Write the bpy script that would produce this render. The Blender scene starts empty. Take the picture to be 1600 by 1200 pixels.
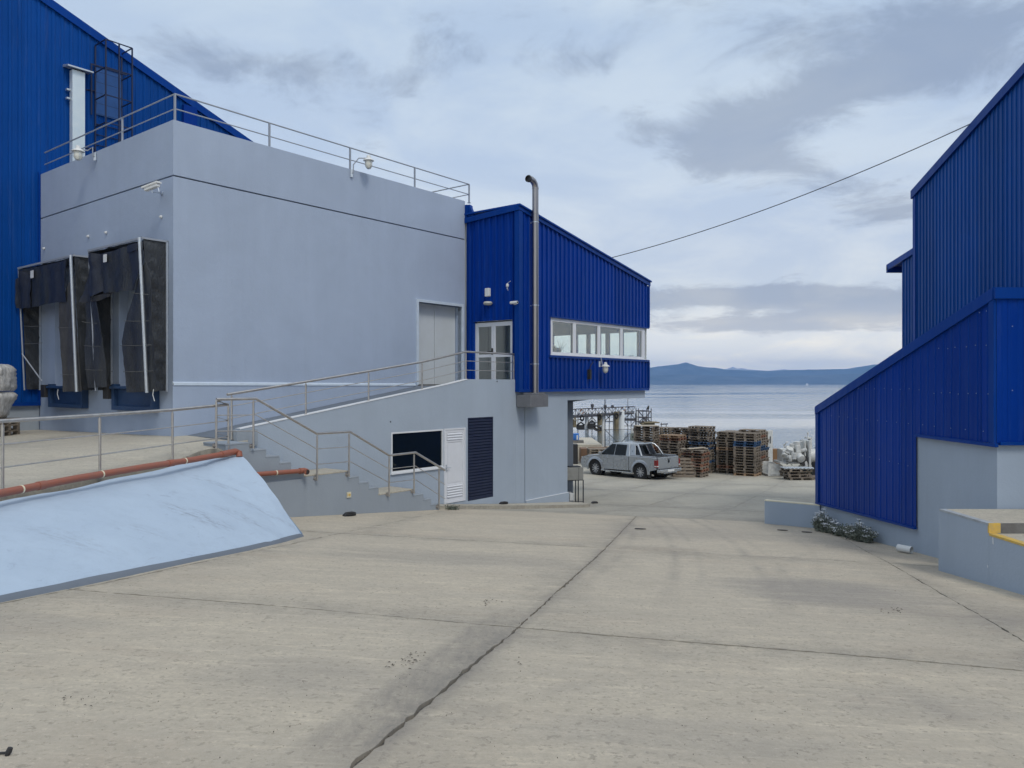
import bpy, bmesh, math, random
import numpy as np
from mathutils import Vector, Matrix, noise
RND = random.Random(7)
sc = bpy.context.scene
COL = sc.collection
F = 1205.0          # focal length of the photograph in its own pixels (1600 wide)

# ------------------------------------------------------------------ camera
cam_d = bpy.data.cameras.new('camera'); cam = bpy.data.objects.new('camera', cam_d); COL.objects.link(cam)
cam.location = (0, 0, 0); cam.rotation_euler = (math.radians(90), 0, 0)
cam_d.sensor_width = 36; cam_d.lens = 36 * F / 1600; cam_d.clip_start = .05; cam_d.clip_end = 90000
sc.camera = cam

# ------------------------------------------------------------------ sky, sun, exposure
SUN_EL, SUN_AZ = math.radians(50), math.radians(150)     # azimuth measured from +Y towards +X
w = bpy.data.worlds.new('World'); sc.world = w; w.use_nodes = True
def build_world():
    nt = w.node_tree; nt.nodes.clear(); L = nt.links
    def N(t, **k):
        n = nt.nodes.new(t)
        for a, b in k.items(): setattr(n, a, b)
        return n
    def M(op, a, b=None, c=None):
        n = N('ShaderNodeMath', operation=op)
        for i, v in enumerate((a, b, c)):
            if v is None: continue
            if isinstance(v, (int, float)): n.inputs[i].default_value = v
            else: L.new(v, n.inputs[i])
        return n.outputs[0]
    tc = N('ShaderNodeTexCoord'); sp = N('ShaderNodeSeparateXYZ'); L.new(tc.outputs['Generated'], sp.inputs[0])
    x, y, z = sp.outputs
    zz = M('MAXIMUM', z, 0.0)
    k = M('ADD', zz, .16)
    cb = N('ShaderNodeCombineXYZ')
    L.new(M('DIVIDE', x, k), cb.inputs[0]); L.new(M('DIVIDE', y, k), cb.inputs[1]); L.new(M('MULTIPLY', zz, 1.5), cb.inputs[2])
    def noise_tex(vec, scale, detail, rough, dist=0.0, w=0.0):
        n = N('ShaderNodeTexNoise', noise_dimensions='4D'); n.inputs['Scale'].default_value = scale
        n.inputs['Detail'].default_value = detail; n.inputs['Roughness'].default_value = rough
        n.inputs['Distortion'].default_value = dist; n.inputs['W'].default_value = w
        L.new(vec, n.inputs['Vector']); return n.outputs['Fac']
    n1 = noise_tex(cb.outputs[0], .85, 9, .57, .35, 3.1)
    n2 = noise_tex(cb.outputs[0], 3.4, 12, .66, .45, 8.4)
    n3 = noise_tex(cb.outputs[0], 1.3, 8, .6, .6, 1.7)
    yy = M('MAXIMUM', y, .02)
    a = M('DIVIDE', x, yy); e = M('DIVIDE', z, yy)
    front = M('GREATER_THAN', y, .05)
    def blob(px, py, sx, sy, wgt, tilt=0.0):
        a0, e0 = (px - 800) / F, (600 - py) / F
        da = M('SUBTRACT', a, a0); de = M('SUBTRACT', e, e0)
        if tilt: de = M('SUBTRACT', de, M('MULTIPLY', da, tilt))
        q = M('ADD', M('POWER', M('ABSOLUTE', M('DIVIDE', da, sx / F)), 2.0), M('POWER', M('ABSOLUTE', M('DIVIDE', de, sy / F)), 2.0))
        return M('MULTIPLY', M('EXPONENT', M('MULTIPLY', q, -1.0)), wgt)
    blobs = [(1130, 225, 140, 55, .17, -.12), (1290, 150, 210, 45, .13, .28), (1480, 70, 230, 75, .12), (440, 110, 150, 38, .09, -.15),
             (1180, 465, 240, 20, .27, 0), (1240, 506, 260, 13, .20), (1330, 488, 120, 8, .10), (1370, 330, 110, 45, .11), (1230, 556, 700, 22, -.40),
             (800, 250, 260, 110, -.10), (1350, 395, 170, 35, -.14), (60, 60, 300, 60, .05), (780, 90, 200, 60, .05), (1010, 400, 200, 50, -.06),
             (1420, 235, 110, 30, -.06)]
    s = None
    for bargs in blobs:
        t = blob(*bargs); s = t if s is None else M('ADD', s, t)
    s = M('MULTIPLY', s, front)
    dens = M('ADD', M('ADD', M('MULTIPLY', n1, .45), M('MULTIPLY', n2, .55)), s)
    ramp = N('ShaderNodeMapRange', interpolation_type='SMOOTHSTEP'); ramp.inputs[1].default_value = .50; ramp.inputs[2].default_value = .635
    L.new(dens, ramp.inputs[0])
    thin = N('ShaderNodeMapRange', interpolation_type='SMOOTHSTEP'); thin.inputs[1].default_value = .30; thin.inputs[2].default_value = .52
    L.new(dens, thin.inputs[0])
    # veil of high cloud: pale at the horizon, faintly blue above, brighter to the zenith as an overcast sky is
    cr = N('ShaderNodeValToRGB'); L.new(zz, cr.inputs[0]); r = cr.color_ramp
    r.elements[0].position = 0; r.elements[0].color = (1.45, 1.42, 1.25, 1)
    r.elements[1].position = 1; r.elements[1].color = (.88, .96, 1.04, 1)
    for p, c in ((.05, (1.20, 1.20, 1.10, 1)), (.10, (.72, .80, .88, 1)), (.16, (.60, .70, .84, 1)), (.28, (.53, .655, .835, 1)), (.42, (.50, .635, .82, 1)), (.7, (.72, .84, .98, 1))):
        el = r.elements.new(p); el.color = c
    def mix(fac, c1, c2, bt='MIX'):
        m = N('ShaderNodeMix', data_type='RGBA', blend_type=bt)
        for idx, v in ((0, fac), (6, c1), (7, c2)):
            if isinstance(v, (int, float)): m.inputs[idx].default_value = v
            elif isinstance(v, tuple): m.inputs[idx].default_value = v
            else: L.new(v, m.inputs[idx])
        return m.outputs[2]
    pale = N('ShaderNodeMapRange', interpolation_type='SMOOTHSTEP'); pale.inputs[1].default_value = .40; pale.inputs[2].default_value = .66; L.new(n3, pale.inputs[0])
    bright = mix(pale.outputs[0], (1.04, 1.015, 1.0, 1), (1.30, 1.20, 1.07, 1))
    veil = mix(1.0, cr.outputs[0], bright, 'MULTIPLY')
    cloud = mix(1.0, veil, (.66, .665, .70, 1), 'MULTIPLY')
    col = mix(ramp.outputs[0], veil, cloud)
    up = N('ShaderNodeVectorMath', operation='SCALE'); L.new(col, up.inputs[0]); up.inputs['Scale'].default_value = 10.0
    sky = N('ShaderNodeTexSky', sky_type='NISHITA'); sky.sun_disc = False
    sky.sun_elevation = SUN_EL; sky.sun_rotation = SUN_AZ; sky.dust_density = 2.0
    fin = mix(.93, sky.outputs[0], up.outputs[0])
    bg = N('ShaderNodeBackground'); bg.inputs[1].default_value = .10; L.new(fin, bg.inputs[0])
    out = N('ShaderNodeOutputWorld'); L.new(bg.outputs[0], out.inputs[0])
build_world()
sun_d = bpy.data.lights.new('sun', 'SUN'); sun_d.energy = 1.35; sun_d.angle = math.radians(16); sun_d.color = (1, .95, .87)
sun = bpy.data.objects.new('sun', sun_d); COL.objects.link(sun)
sd = Vector((math.sin(SUN_AZ) * math.cos(SUN_EL), math.cos(SUN_AZ) * math.cos(SUN_EL), math.sin(SUN_EL)))
sun.rotation_euler = (-sd).to_track_quat('-Z', 'Y').to_euler(); sun.location = (20, -20, 40)
sc.view_settings.view_transform = 'Standard'; sc.view_settings.look = 'None'
sc.view_settings.exposure = 0; sc.view_settings.gamma = 1; sc.view_settings.use_curve_mapping = False
sc.cycles.max_bounces = 8; sc.cycles.transparent_max_bounces = 12

# ------------------------------------------------------------------ frames and measured planes
Ua = math.radians(38.25); US, UC = math.sin(Ua), math.cos(Ua)     # building axes: u runs away to the right, v away to the left
def uv(u, v, z): return Vector((US * u - UC * v, UC * u + US * v, z))
def xyz(x, y, z): return Vector((x, y, z))
def onu(px, py, v0):      # a sight line met with the wall plane v = v0 -> (u, z)
    a = (px - 800) / F; Y = v0 / (US - UC * a); return Y * (UC + US * a), (600 - py) / F * Y
def onv(px, py, u0):      # the same for a wall plane u = u0 -> (v, z)
    a = (px - 800) / F; Y = u0 / (UC + US * a); return Y * (US - UC * a), (600 - py) / F * Y
def atY(px, py, Y): return Vector(((px - 800) / F * Y, Y, (600 - py) / F * Y))
def lerp(a, b, t): return a + (b - a) * t

# ------------------------------------------------------------------ materials
MATS = {}
def mat(name, col, rough=.6, metal=0.0, var=0.0, vscale=2.0, vcol=None, bump=0.0, bscale=40.0, spec=.5, stretch=None, rand=0.0, extra=None, coords='Object'):
    if name in MATS: return MATS[name]
    m = bpy.data.materials.new(name); m.use_nodes = True; nt = m.node_tree; L = nt.links
    b = nt.nodes['Principled BSDF']
    b.inputs['Base Color'].default_value = (*col, 1); b.inputs['Roughness'].default_value = rough
    b.inputs['Metallic'].default_value = metal; b.inputs['Specular IOR Level'].default_value = spec
    if var or bump:
        geo = nt.nodes.new('ShaderNodeNewGeometry'); vec = geo.outputs['Position']
        mp = nt.nodes.new('ShaderNodeMapping'); L.new(vec, mp.inputs[0])
        if stretch: mp.inputs['Scale'].default_value = stretch
        if coords == 'Object':
            pass
    if var:
        n = nt.nodes.new('ShaderNodeTexNoise'); n.inputs['Scale'].default_value = vscale; n.inputs['Detail'].default_value = 7; n.inputs['Roughness'].default_value = .62
        L.new(mp.outputs[0], n.inputs['Vector'])
        mr = nt.nodes.new('ShaderNodeMapRange'); mr.inputs[1].default_value = .3; mr.inputs[2].default_value = .7; L.new(n.outputs['Fac'], mr.inputs[0])
        mx = nt.nodes.new('ShaderNodeMix'); mx.data_type = 'RGBA'
        vc = vcol or tuple(c * .7 for c in col)
        L.new(mr.outputs[0], mx.inputs[0]); mx.inputs[6].default_value = (*col, 1); mx.inputs[7].default_value = (*lerp(np.array(col), np.array(vc), var), 1)
        src = mx.outputs[2]
        if rand:
            oi = nt.nodes.new('ShaderNodeObjectInfo'); hs = nt.nodes.new('ShaderNodeHueSaturation')
            r2 = nt.nodes.new('ShaderNodeMapRange'); r2.inputs[3].default_value = 1 - rand; r2.inputs[4].default_value = 1 + rand
            L.new(oi.outputs['Random'], r2.inputs[0]); L.new(r2.outputs[0], hs.inputs['Value']); L.new(src, hs.inputs['Color']); src = hs.outputs[0]
        L.new(src, b.inputs['Base Color'])
        r3 = nt.nodes.new('ShaderNodeMapRange'); r3.inputs[3].default_value = max(0, rough - .06); r3.inputs[4].default_value = min(1, rough + .1)
        L.new(n.outputs['Fac'], r3.inputs[0]); L.new(r3.outputs[0], b.inputs['Roughness'])
    if bump:
        n2 = nt.nodes.new('ShaderNodeTexNoise'); n2.inputs['Scale'].default_value = bscale; n2.inputs['Detail'].default_value = 6
        L.new(mp.outputs[0], n2.inputs['Vector'])
        bp = nt.nodes.new('ShaderNodeBump'); bp.inputs['Strength'].default_value = bump; bp.inputs['Distance'].default_value = .02
        L.new(n2.outputs['Fac'], bp.inputs['Height']); L.new(bp.outputs[0], b.inputs['Normal'])
    if extra: extra(nt, b)
    MATS[name] = m; return m

class NT:   # small helper for hand-made node trees
    def __init__(s, m): s.nt = m.node_tree; s.L = s.nt.links; s.b = s.nt.nodes['Principled BSDF']
    def n(s, t, ins=None, **k):
        nd = s.nt.nodes.new(t)
        for a, b in k.items(): setattr(nd, a, b)
        for i, v in (ins or {}).items(): s.put(nd.inputs[i], v)
        return nd
    def put(s, sock, v):
        if hasattr(v, 'is_output'): s.L.new(v, sock)
        elif isinstance(v, tuple) and len(v) == 3 and sock.type == 'RGBA': sock.default_value = (*v, 1)
        else: sock.default_value = v
    def math(s, op, a, b=0.0, c=0.0): return s.n('ShaderNodeMath', {0: a, 1: b, 2: c}, operation=op).outputs[0]
    def noise(s, vec, scale, detail=5, rough=.6, dist=0.0): return s.n('ShaderNodeTexNoise', {'Vector': vec, 'Scale': scale, 'Detail': detail, 'Roughness': rough, 'Distortion': dist}).outputs['Fac']
    def rng(s, v, a, b, c=0.0, d=1.0): return s.n('ShaderNodeMapRange', {0: v, 1: a, 2: b, 3: c, 4: d}, clamp=True).outputs[0]
    def mix(s, f, a, b, bt='MIX'): return s.n('ShaderNodeMix', {0: f, 6: a, 7: b}, data_type='RGBA', blend_type=bt).outputs[2]
    def pos(s, scale=(1, 1, 1), rot=(0, 0, 0)):
        g = s.n('ShaderNodeNewGeometry'); return s.n('ShaderNodeMapping', {0: g.outputs['Position'], 'Rotation': rot, 'Scale': scale}).outputs[0]
    def bump(s, h, st, dist=.02): s.L.new(s.n('ShaderNodeBump', {'Height': h, 'Strength': st, 'Distance': dist}).outputs[0], s.b.inputs['Normal'])
def nmat(name, rough=.7, metal=0.0):
    m = bpy.data.materials.new(name); m.use_nodes = True; MATS[name] = m; t = NT(m); t.b.inputs['Roughness'].default_value = rough; t.b.inputs['Metallic'].default_value = metal; return t

# yard concrete: brushed grain across the slope, blotches, brown dust, dark stains, tyre arcs, grit
def concrete(name, base, tint, tracks=True):
    t = nmat(name, .85)
    p = t.pos(); ps = t.pos((.35, 3.2, 1), (0, 0, math.radians(8))); pl = t.pos((.12, .5, 1), (0, 0, math.radians(10)))
    big = t.rng(t.noise(p, .33, 6, .6, .6), .3, .7)
    st = t.rng(t.noise(ps, 1.0, 8, .68, .3), .33, .68)
    mid = t.rng(t.noise(p, 2.3, 10, .78), .34, .68)
    fine = t.rng(t.noise(p, 34, 6, .8), .36, .64)
    mic = t.rng(t.noise(p, 260, 2, .6), .3, .7)
    c = t.mix(big, base, tint)
    c = t.mix(t.math('MULTIPLY', t.rng(t.noise(t.pos((.8, 1.5, 1), (0, 0, .15)), 1.0, 10, .74, .3), .36, .64), .45), c, (base[0] * .70, base[1] * .69, base[2] * .69))
    c = t.mix(t.math('MULTIPLY', t.rng(t.noise(t.pos((.9, 2.0, 1), (0, 0, -.1)), .8, 10, .75, .5), .50, .66), .5), c, (base[0] * 1.28, base[1] * 1.27, base[2] * 1.2))
    c = t.mix(t.math('MULTIPLY', st, .55), c, tuple(v * .72 for v in base))
    c = t.mix(t.math('MULTIPLY', t.rng(t.noise(pl, 2.2, 7, .66), .45, .75), .5), c, (base[0] * 1.18, base[1] * 1.17, base[2] * 1.10))
    c = t.mix(t.math('MULTIPLY', t.rng(mid, .55, 1.0), .38), c, (base[0] * .60, base[1] * .59, base[2] * .60))
    stain = t.rng(t.noise(t.pos((1, 1, 1), (0, 0, .4)), .42, 9, .72, .9), .56, .70)
    c = t.mix(t.math('MULTIPLY', stain, .30), c, (.19, .185, .18))
    rust = t.rng(t.noise(t.pos((.7, 1.6, 1)), .6, 8, .7, .4), .52, .70)
    c = t.mix(t.math('MULTIPLY', rust, .34), c, (.40, .28, .19))
    if tracks:   # rubber left by turning trucks: thin arcs about far centres
        for (cx, cy, r0, amp, wd) in ((-41.3, 21, 44.75, 1.3, .13), (-41.3, 21, 45.12, .9, .09), (-41.3, 21, 45.95, 1.3, .14), (-41.3, 21, 46.3, .8, .08), (-44, 24, 47.2, .8, .1), (16, 6, 13.2, .7, .16), (-14.2, 19.5, 20.4, .5, .14), (-30, 2, 31.5, .35, .3), (-13.5, -8, 15.6, .55, .1), (-13.5, -8, 15.28, .5, .06)):
            g = t.n('ShaderNodeNewGeometry'); d = t.n('ShaderNodeVectorMath', {0: g.outputs['Position'], 1: (cx, cy, 0)}, operation='SUBTRACT')
            d2 = t.n('ShaderNodeVectorMath', {0: d.outputs[0], 1: (1, 1, 0)}, operation='MULTIPLY')
            ln = t.n('ShaderNodeVectorMath', {0: d2.outputs[0]}, operation='LENGTH').outputs['Value']
            k = t.rng(t.math('ABSOLUTE', t.math('SUBTRACT', ln, r0)), 0, wd, 1, 0)
            k = t.math('MULTIPLY', k, t.rng(t.noise(p, 1.1, 6, .7), .38, .62))
            if cx < -40: k = t.math('MULTIPLY', k, t.rng(t.n('ShaderNodeSeparateXYZ', {0: g.outputs['Position']}).outputs[1], 7.5, 11.0))
            c = t.mix(t.math('MULTIPLY', k, min(.85, amp * .5)), c, (.14, .135, .14))
    c = t.mix(t.math('MULTIPLY', fine, .58), c, tuple(v * .56 for v in base))
    st2 = t.rng(t.noise(t.pos((1.1, 8.0, 1), (0, 0, math.radians(5))), 1.0, 9, .74, .4), .36, .64)
    c = t.mix(t.math('MULTIPLY', st2, .55), c, tuple(v * .66 for v in base))
    c = t.mix(t.math('MULTIPLY', t.rng(t.noise(t.pos((1.3, 10, 1), (0, 0, math.radians(9))), 1.2, 9, .75, .3), .54, .68), .40), c, (base[0] * 1.25, base[1] * 1.24, base[2] * 1.18))
    pits = t.rng(t.noise(p, 17, 4, .7), .57, .63); c = t.mix(t.math('MULTIPLY', pits, .6), c, tuple(v * .42 for v in base))
    grit = t.rng(t.noise(p, 7, 9, .88), .47, .60); c = t.mix(t.math('MULTIPLY', grit, .55), c, tuple(v * .60 for v in base))
    c = t.mix(t.math('MULTIPLY', t.rng(t.noise(p, 19, 5, .85), .58, .70), .35), c, tuple(min(1, v * 1.4) for v in base))
    c = t.mix(t.math('MULTIPLY', t.rng(mic, .7, 1), .35), c, (.62, .61, .57))
    # grime lying in and beside the joints, stored on the slab edges
    at = t.n('ShaderNodeAttribute', attribute_name='edge')
    ed = t.math('MULTIPLY', at.outputs['Fac'], t.rng(t.noise(p, 3.0, 6, .7), .28, .58))
    c = t.mix(t.math('MULTIPLY', ed, .34), c, (.12, .118, .115))
    if tracks:   # dark worn band beside the middle joint and a patchwork of grey stains
        sx = t.n('ShaderNodeSeparateXYZ', {0: t.n('ShaderNodeNewGeometry').outputs['Position']}); X_, Y_ = sx.outputs[0], sx.outputs[1]
        jl = t.math('ADD', t.math('MULTIPLY', t.math('SUBTRACT', Y_, 3.8), t.math('SUBTRACT', .272, t.math('MULTIPLY', Y_, .0013))), -.78)
        d = t.math('ADD', t.math('SUBTRACT', X_, jl), t.math('MULTIPLY', t.math('SUBTRACT', t.noise(p, 1.5, 5, .6), .5), .16))
        band = t.math('MULTIPLY', t.math('MULTIPLY', t.rng(d, -.46, -.36), t.rng(d, -.06, .10, 1, 0)), t.math('MULTIPLY', t.rng(Y_, 3.7, 4.3), t.rng(Y_, 6.6, 8.2, 1, 0)))
        band = t.math('ADD', t.math('MULTIPLY', band, t.rng(t.noise(t.pos((5, 1.2, 1), (0, 0, .26)), 2.2, 9, .8), .36, .62, .25, 1.15)), t.math('MULTIPLY', t.rng(t.math('ABSOLUTE', d), 0, .13, 1, 0), .55))
        c = t.mix(t.math('MULTIPLY', band, .46), c, (.17, .16, .15))
        for (cx, cy, rx, ry, am) in ((4.0, 9.6, 1.3, 1.3, .5), (6.2, 8.3, 1.6, .8, .3), (-1.5, 5.2, .7, .5, .22), (1.0, 4.4, 1.0, .35, .25), (-4.2, 6.3, .9, .5, .25), (-1.2, 11.2, 2.2, .8, .28), (3.4, 16.5, 2.2, 1.6, .3), (8, 33, 6, 4, .22), (2.6, 26, 2.6, 2.4, .3), (2.6, 5.2, .8, .4, .22)):
            q = t.math('ADD', t.math('POWER', t.math('ABSOLUTE', t.math('DIVIDE', t.math('SUBTRACT', X_, cx), rx)), 2.0), t.math('POWER', t.math('ABSOLUTE', t.math('DIVIDE', t.math('SUBTRACT', Y_, cy), ry)), 2.0))
            k = t.math('MULTIPLY', t.rng(t.math('ADD', q, t.math('MULTIPLY', t.math('SUBTRACT', t.noise(ps, 1.3, 8, .7), .5), 2.6)), .1, 1.2, 1, 0), am)
            c = t.mix(k, c, (.20, .19, .185))
    t.L.new(c, t.b.inputs['Base Color'])
    h = t.math('ADD', t.math('MULTIPLY', fine, .5), t.math('ADD', mic, t.math('MULTIPLY', st, .6)))
    t.bump(h, .5, .008)
    return MATS[name]
M_conc = concrete('yard_concrete', (.65, .575, .455), (.52, .472, .39))
M_yard = concrete('old_yard_concrete', (.54, .505, .42), (.47, .45, .39), tracks=False)
M_terr = concrete('terrace_concrete', (.63, .58, .475), (.54, .505, .43), tracks=False)
M_dirt = mat('joint_dirt', (.19, .18, .165), .95, var=1, vscale=28, vcol=(.05, .048, .044), bump=.8, bscale=120)

def render_paint(name, col, streak=.25):
    t = nmat(name, .72)
    p = t.pos(); pv = t.pos((1.2, 1.2, .10)); ph = t.pos((.5, .5, 1.6))
    big = t.rng(t.noise(p, .45, 6, .6, .5), .3, .7)
    c = t.mix(big, col, tuple(v * .89 for v in col))
    c = t.mix(t.math('MULTIPLY', t.rng(t.noise(pv, 1.6, 7, .65), .45, .75), streak), c, tuple(min(1, v * 1.16 + .01) for v in col))
    c = t.mix(t.math('MULTIPLY', t.rng(t.noise(pv, 3.4, 8, .7), .55, .8), streak * 1.1), c, tuple(v * .72 for v in col))
    c = t.mix(t.math('MULTIPLY', t.rng(t.noise(ph, 2.4, 7, .7), .55, .78), .25), c, tuple(v * .82 for v in col))
    c = t.mix(t.math('MULTIPLY', t.rng(t.noise(p, 9, 6, .75), .62, .8), .25), c, tuple(v * .7 for v in col))
    t.L.new(c, t.b.inputs['Base Color'])
    t.bump(t.math('ADD', t.noise(p, 28, 6, .65), t.math('MULTIPLY', t.noise(p, 3, 4, .5), 2.0)), .35, .012)
    return MATS[name]
M_wall = render_paint('wall_render_paint', (.365, .435, .555), .22)
M_wall2 = render_paint('ramp_wall_paint', (.375, .438, .515), .18)
M_stair = render_paint('stair_wall_paint', (.30, .34, .385), .3)
M_rwall = render_paint('dock_wall_paint', (.36, .43, .52), .2)
M_skirt_shade = render_paint('skirting_and_shade_paint', (.14, .165, .20), .3)
M_white = mat('white_paint', (.74, .76, .78), .45, var=.3, vscale=3, bump=.1)
M_whitedoor = mat('white_door_enamel', (.72, .74, .78), .4, var=.3, vscale=2)
M_doorleaf = mat('service_door_panel', (.55, .59, .62), .5, var=.5, vscale=1.2, vcol=(.45, .47, .46))
M_doorframe = mat('service_door_frame', (.55, .63, .72), .5, var=.4, vscale=5)

def ribbed_blue(name, col, dusty=.3):
    t = nmat(name, .36); t.b.inputs['Specular IOR Level'].default_value = .32; t.b.inputs['Specular Tint'].default_value = (.18, .45, 1, 1)
    p = t.pos(); pv = t.pos((3, 3, .25))
    c = t.mix(t.rng(t.noise(p, .6, 5, .6), .3, .7), col, tuple(v * .86 for v in col))
    c = t.mix(t.math('MULTIPLY', t.rng(t.noise(pv, 2.5, 8, .7), .55, .8), dusty), c, (.05, .10, .27))
    c = t.mix(t.math('MULTIPLY', t.rng(t.noise(p, 22, 7, .8), .70, .76), .45), c, (.24, .33, .46))
    oi = t.n('ShaderNodeObjectInfo'); hs = t.n('ShaderNodeHueSaturation', {'Value': t.rng(oi.outputs['Random'], 0, 1, .88, 1.14), 'Color': c}); c = hs.outputs[0]
    c = t.mix(t.math('MULTIPLY', t.rng(t.noise(t.pos((5, 5, .12)), 1.2, 9, .75), .56, .72), dusty * .9), c, (.03, .085, .25))
    t.L.new(c, t.b.inputs['Base Color'])
    t.L.new(t.rng(t.noise(pv, 1.5, 6, .6), .3, .7, .32, .5), t.b.inputs['Roughness'])
    t.bump(t.noise(t.pos((1, 1, .4)), 5, 4, .5), .12, .02)
    return MATS[name]
M_blue = ribbed_blue('blue_cladding_paint', (.001, .031, .245))
M_blue2 = ribbed_blue('weathered_blue_cladding', (.003, .052, .25), .45)
M_trim = ribbed_blue('blue_flashing_paint', (.002, .038, .235), .3)

t = nmat('light_blue_bank_paint', .7)
p = t.pos(); c = t.mix(t.rng(t.noise(p, 1.2, 7, .65, .4), .3, .7), (.415, .51, .62), (.375, .465, .575))
c = t.mix(t.math('MULTIPLY', t.rng(t.noise(p, 5.5, 8, .75), .50, .68), .35), c, (.32, .395, .49))
c = t.mix(t.math('MULTIPLY', t.rng(t.noise(t.pos((1, .6, 1), (0, 0, .5)), 2.2, 10, .78, 1.2), .60, .66), .6), c, (.27, .33, .43))
c = t.mix(t.math('MULTIPLY', t.rng(t.noise(t.pos((3.4, .5, 1), (0, 0, -.6)), 2.6, 8, .7, .4), .64, .72), .55), c, (.30, .34, .42))
sx = t.n('ShaderNodeSeparateXYZ', {0: t.n('ShaderNodeNewGeometry').outputs['Position']}); X_, Y_ = sx.outputs[0], sx.outputs[1]
for (cx, cy, rx, ry, am) in ((-4.75, 11.6, .55, .28, .8), (-4.3, 12.3, .5, .16, .6), (-4.2, 13.0, .7, .10, .5), (-5.3, 9.2, .6, .3, .35), (-5.2, 13.4, .6, .12, .5), (-5.9, 8.0, .5, .5, .3), (-4.9, 10.3, .4, .2, .3)):
    q = t.math('ADD', t.math('POWER', t.math('ABSOLUTE', t.math('DIVIDE', t.math('SUBTRACT', X_, cx), rx)), 2.0), t.math('POWER', t.math('ABSOLUTE', t.math('DIVIDE', t.math('SUBTRACT', Y_, cy), ry)), 2.0))
    k = t.math('MULTIPLY', t.rng(q, .2, 1.3, 1, 0), t.rng(t.noise(t.pos((1, 3, 1)), 6, 9, .8), .48, .60)); c = t.mix(t.math('MULTIPLY', k, am), c, (.21, .24, .30))
t.L.new(c, t.b.inputs['Base Color']); t.bump(t.math('ADD', t.noise(p, 6, 6, .6), t.math('MULTIPLY', t.noise(p, 40, 4, .6), .4)), .35, .02)
M_bank = MATS['light_blue_bank_paint']

M_steel = mat('brushed_stainless_steel', (.62, .59, .55), .33, .9, var=.5, vscale=6, vcol=(.33, .30, .27))
M_galv = mat('galvanised_steel', (.62, .66, .70), .42, .75, var=.6, vscale=7, vcol=(.45, .50, .56))
M_flue = mat('polished_flue_steel', (.36, .34, .33), .3, .95, var=.5, vscale=3, vcol=(.35, .33, .32))
M_duct = mat('galvanised_duct', (.58, .68, .74), .45, .3, var=.6, vscale=4, vcol=(.70, .76, .78))
M_dark = mat('dark_painted_steel', (.035, .04, .05), .5, .3)
M_cage = mat('blue_black_ladder_steel', (.012, .02, .06), .5, .2)
M_greyrail = mat('grey_painted_rail', (.33, .36, .41), .5, .2, var=.3, vscale=8)
M_orange = mat('terracotta_pvc', (.31, .095, .055), .55, var=.7, vscale=8, vcol=(.24, .11, .08))
M_black = mat('black_rubber', (.018, .018, .02), .6, var=.4, vscale=10, vcol=(.05, .05, .05))
M_fab = mat('black_dock_fabric', (.014, .016, .020), .42, var=.9, vscale=3, vcol=(.045, .050, .056), bump=.9, bscale=30, stretch=(1, 1, .35))
M_fab2 = mat('navy_black_dock_fabric', (.014, .018, .030), .5, var=.7, vscale=4, vcol=(.03, .035, .05), bump=.4, bscale=25)
M_slate = mat('navy_shutter_paint', (.008, .014, .045), .42, var=.4, vscale=5, vcol=(.03, .04, .07))
M_glassdark = mat('dark_window_glass', (.006, .010, .012), .04, 0, spec=.7)
M_plastic = mat('white_plastic', (.68, .69, .68), .4, var=.3, vscale=12)
M_jar = mat('lamp_glass_globe', (.66, .66, .60), .15, 0, spec=.6)
M_wrap = mat('stretch_wrap', (.88, .87, .85), .2, .1, var=.8, vscale=10, vcol=(.30, .29, .27), bump=.7, bscale=22, stretch=(1.4, 1.4, .6))
M_wood = mat('weathered_pallet_wood', (.27, .222, .172), .85, var=.8, vscale=5, vcol=(.13, .11, .09), bump=.3, rand=.25)
M_wood2 = mat('fresh_pallet_wood', (.38, .26, .16), .8, var=.8, vscale=5, vcol=(.28, .18, .11), rand=.2)
M_woodred = mat('red_stained_pallet_wood', (.27, .125, .075), .8, var=.8, vscale=5, vcol=(.24, .12, .08), rand=.2)
M_woodblue = mat('blue_pallet_paint', (.02, .07, .16), .7, var=.7, vscale=6, vcol=(.05, .09, .17), rand=.2)
M_ply = mat('weathered_plywood', (.42, .36, .28), .8, var=.7, vscale=3, vcol=(.30, .26, .21))
M_yellow = mat('yellow_kerb_paint', (.72, .46, .06), .6, var=.9, vscale=9, vcol=(.45, .34, .16), bump=.3)
M_cream = mat('cream_edge_paint', (.74, .68, .50), .6, var=.5, vscale=6)
M_dockconc = mat('dock_edge_concrete', (.20, .195, .185), .85, var=.9, vscale=6, vcol=(.11, .105, .10), bump=.4)
def glass_mat(name, tint, refl=.12, rough=.02):
    m = bpy.data.materials.new(name); m.use_nodes = True; nt = m.node_tree; nt.nodes.clear()
    o = nt.nodes.new('ShaderNodeOutputMaterial'); mx = nt.nodes.new('ShaderNodeMixShader'); tr = nt.nodes.new('ShaderNodeBsdfTransparent'); gl = nt.nodes.new('ShaderNodeBsdfGlossy')
    fr = nt.nodes.new('ShaderNodeLayerWeight'); fr.inputs[0].default_value = .5; pw = nt.nodes.new('ShaderNodeMath'); pw.operation = 'POWER'; pw.inputs[1].default_value = 5
    ad = nt.nodes.new('ShaderNodeMath'); ad.operation = 'ADD'; ad.inputs[1].default_value = refl; nt.links.new(fr.outputs['Facing'], pw.inputs[0])
    nt.links.new(pw.outputs[0], ad.inputs[0]); nt.links.new(ad.outputs[0], mx.inputs[0])
    tr.inputs[0].default_value = (*tint, 1); gl.inputs['Roughness'].default_value = rough
    nt.links.new(tr.outputs[0], mx.inputs[1]); nt.links.new(gl.outputs[0], mx.inputs[2]); nt.links.new(mx.outputs[0], o.inputs[0]); MATS[name] = m; return m
M_glass = glass_mat('window_glass', (.86, .93, .91), .16)
M_glasst = glass_mat('door_glass', (.75, .80, .78), .24)

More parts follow.
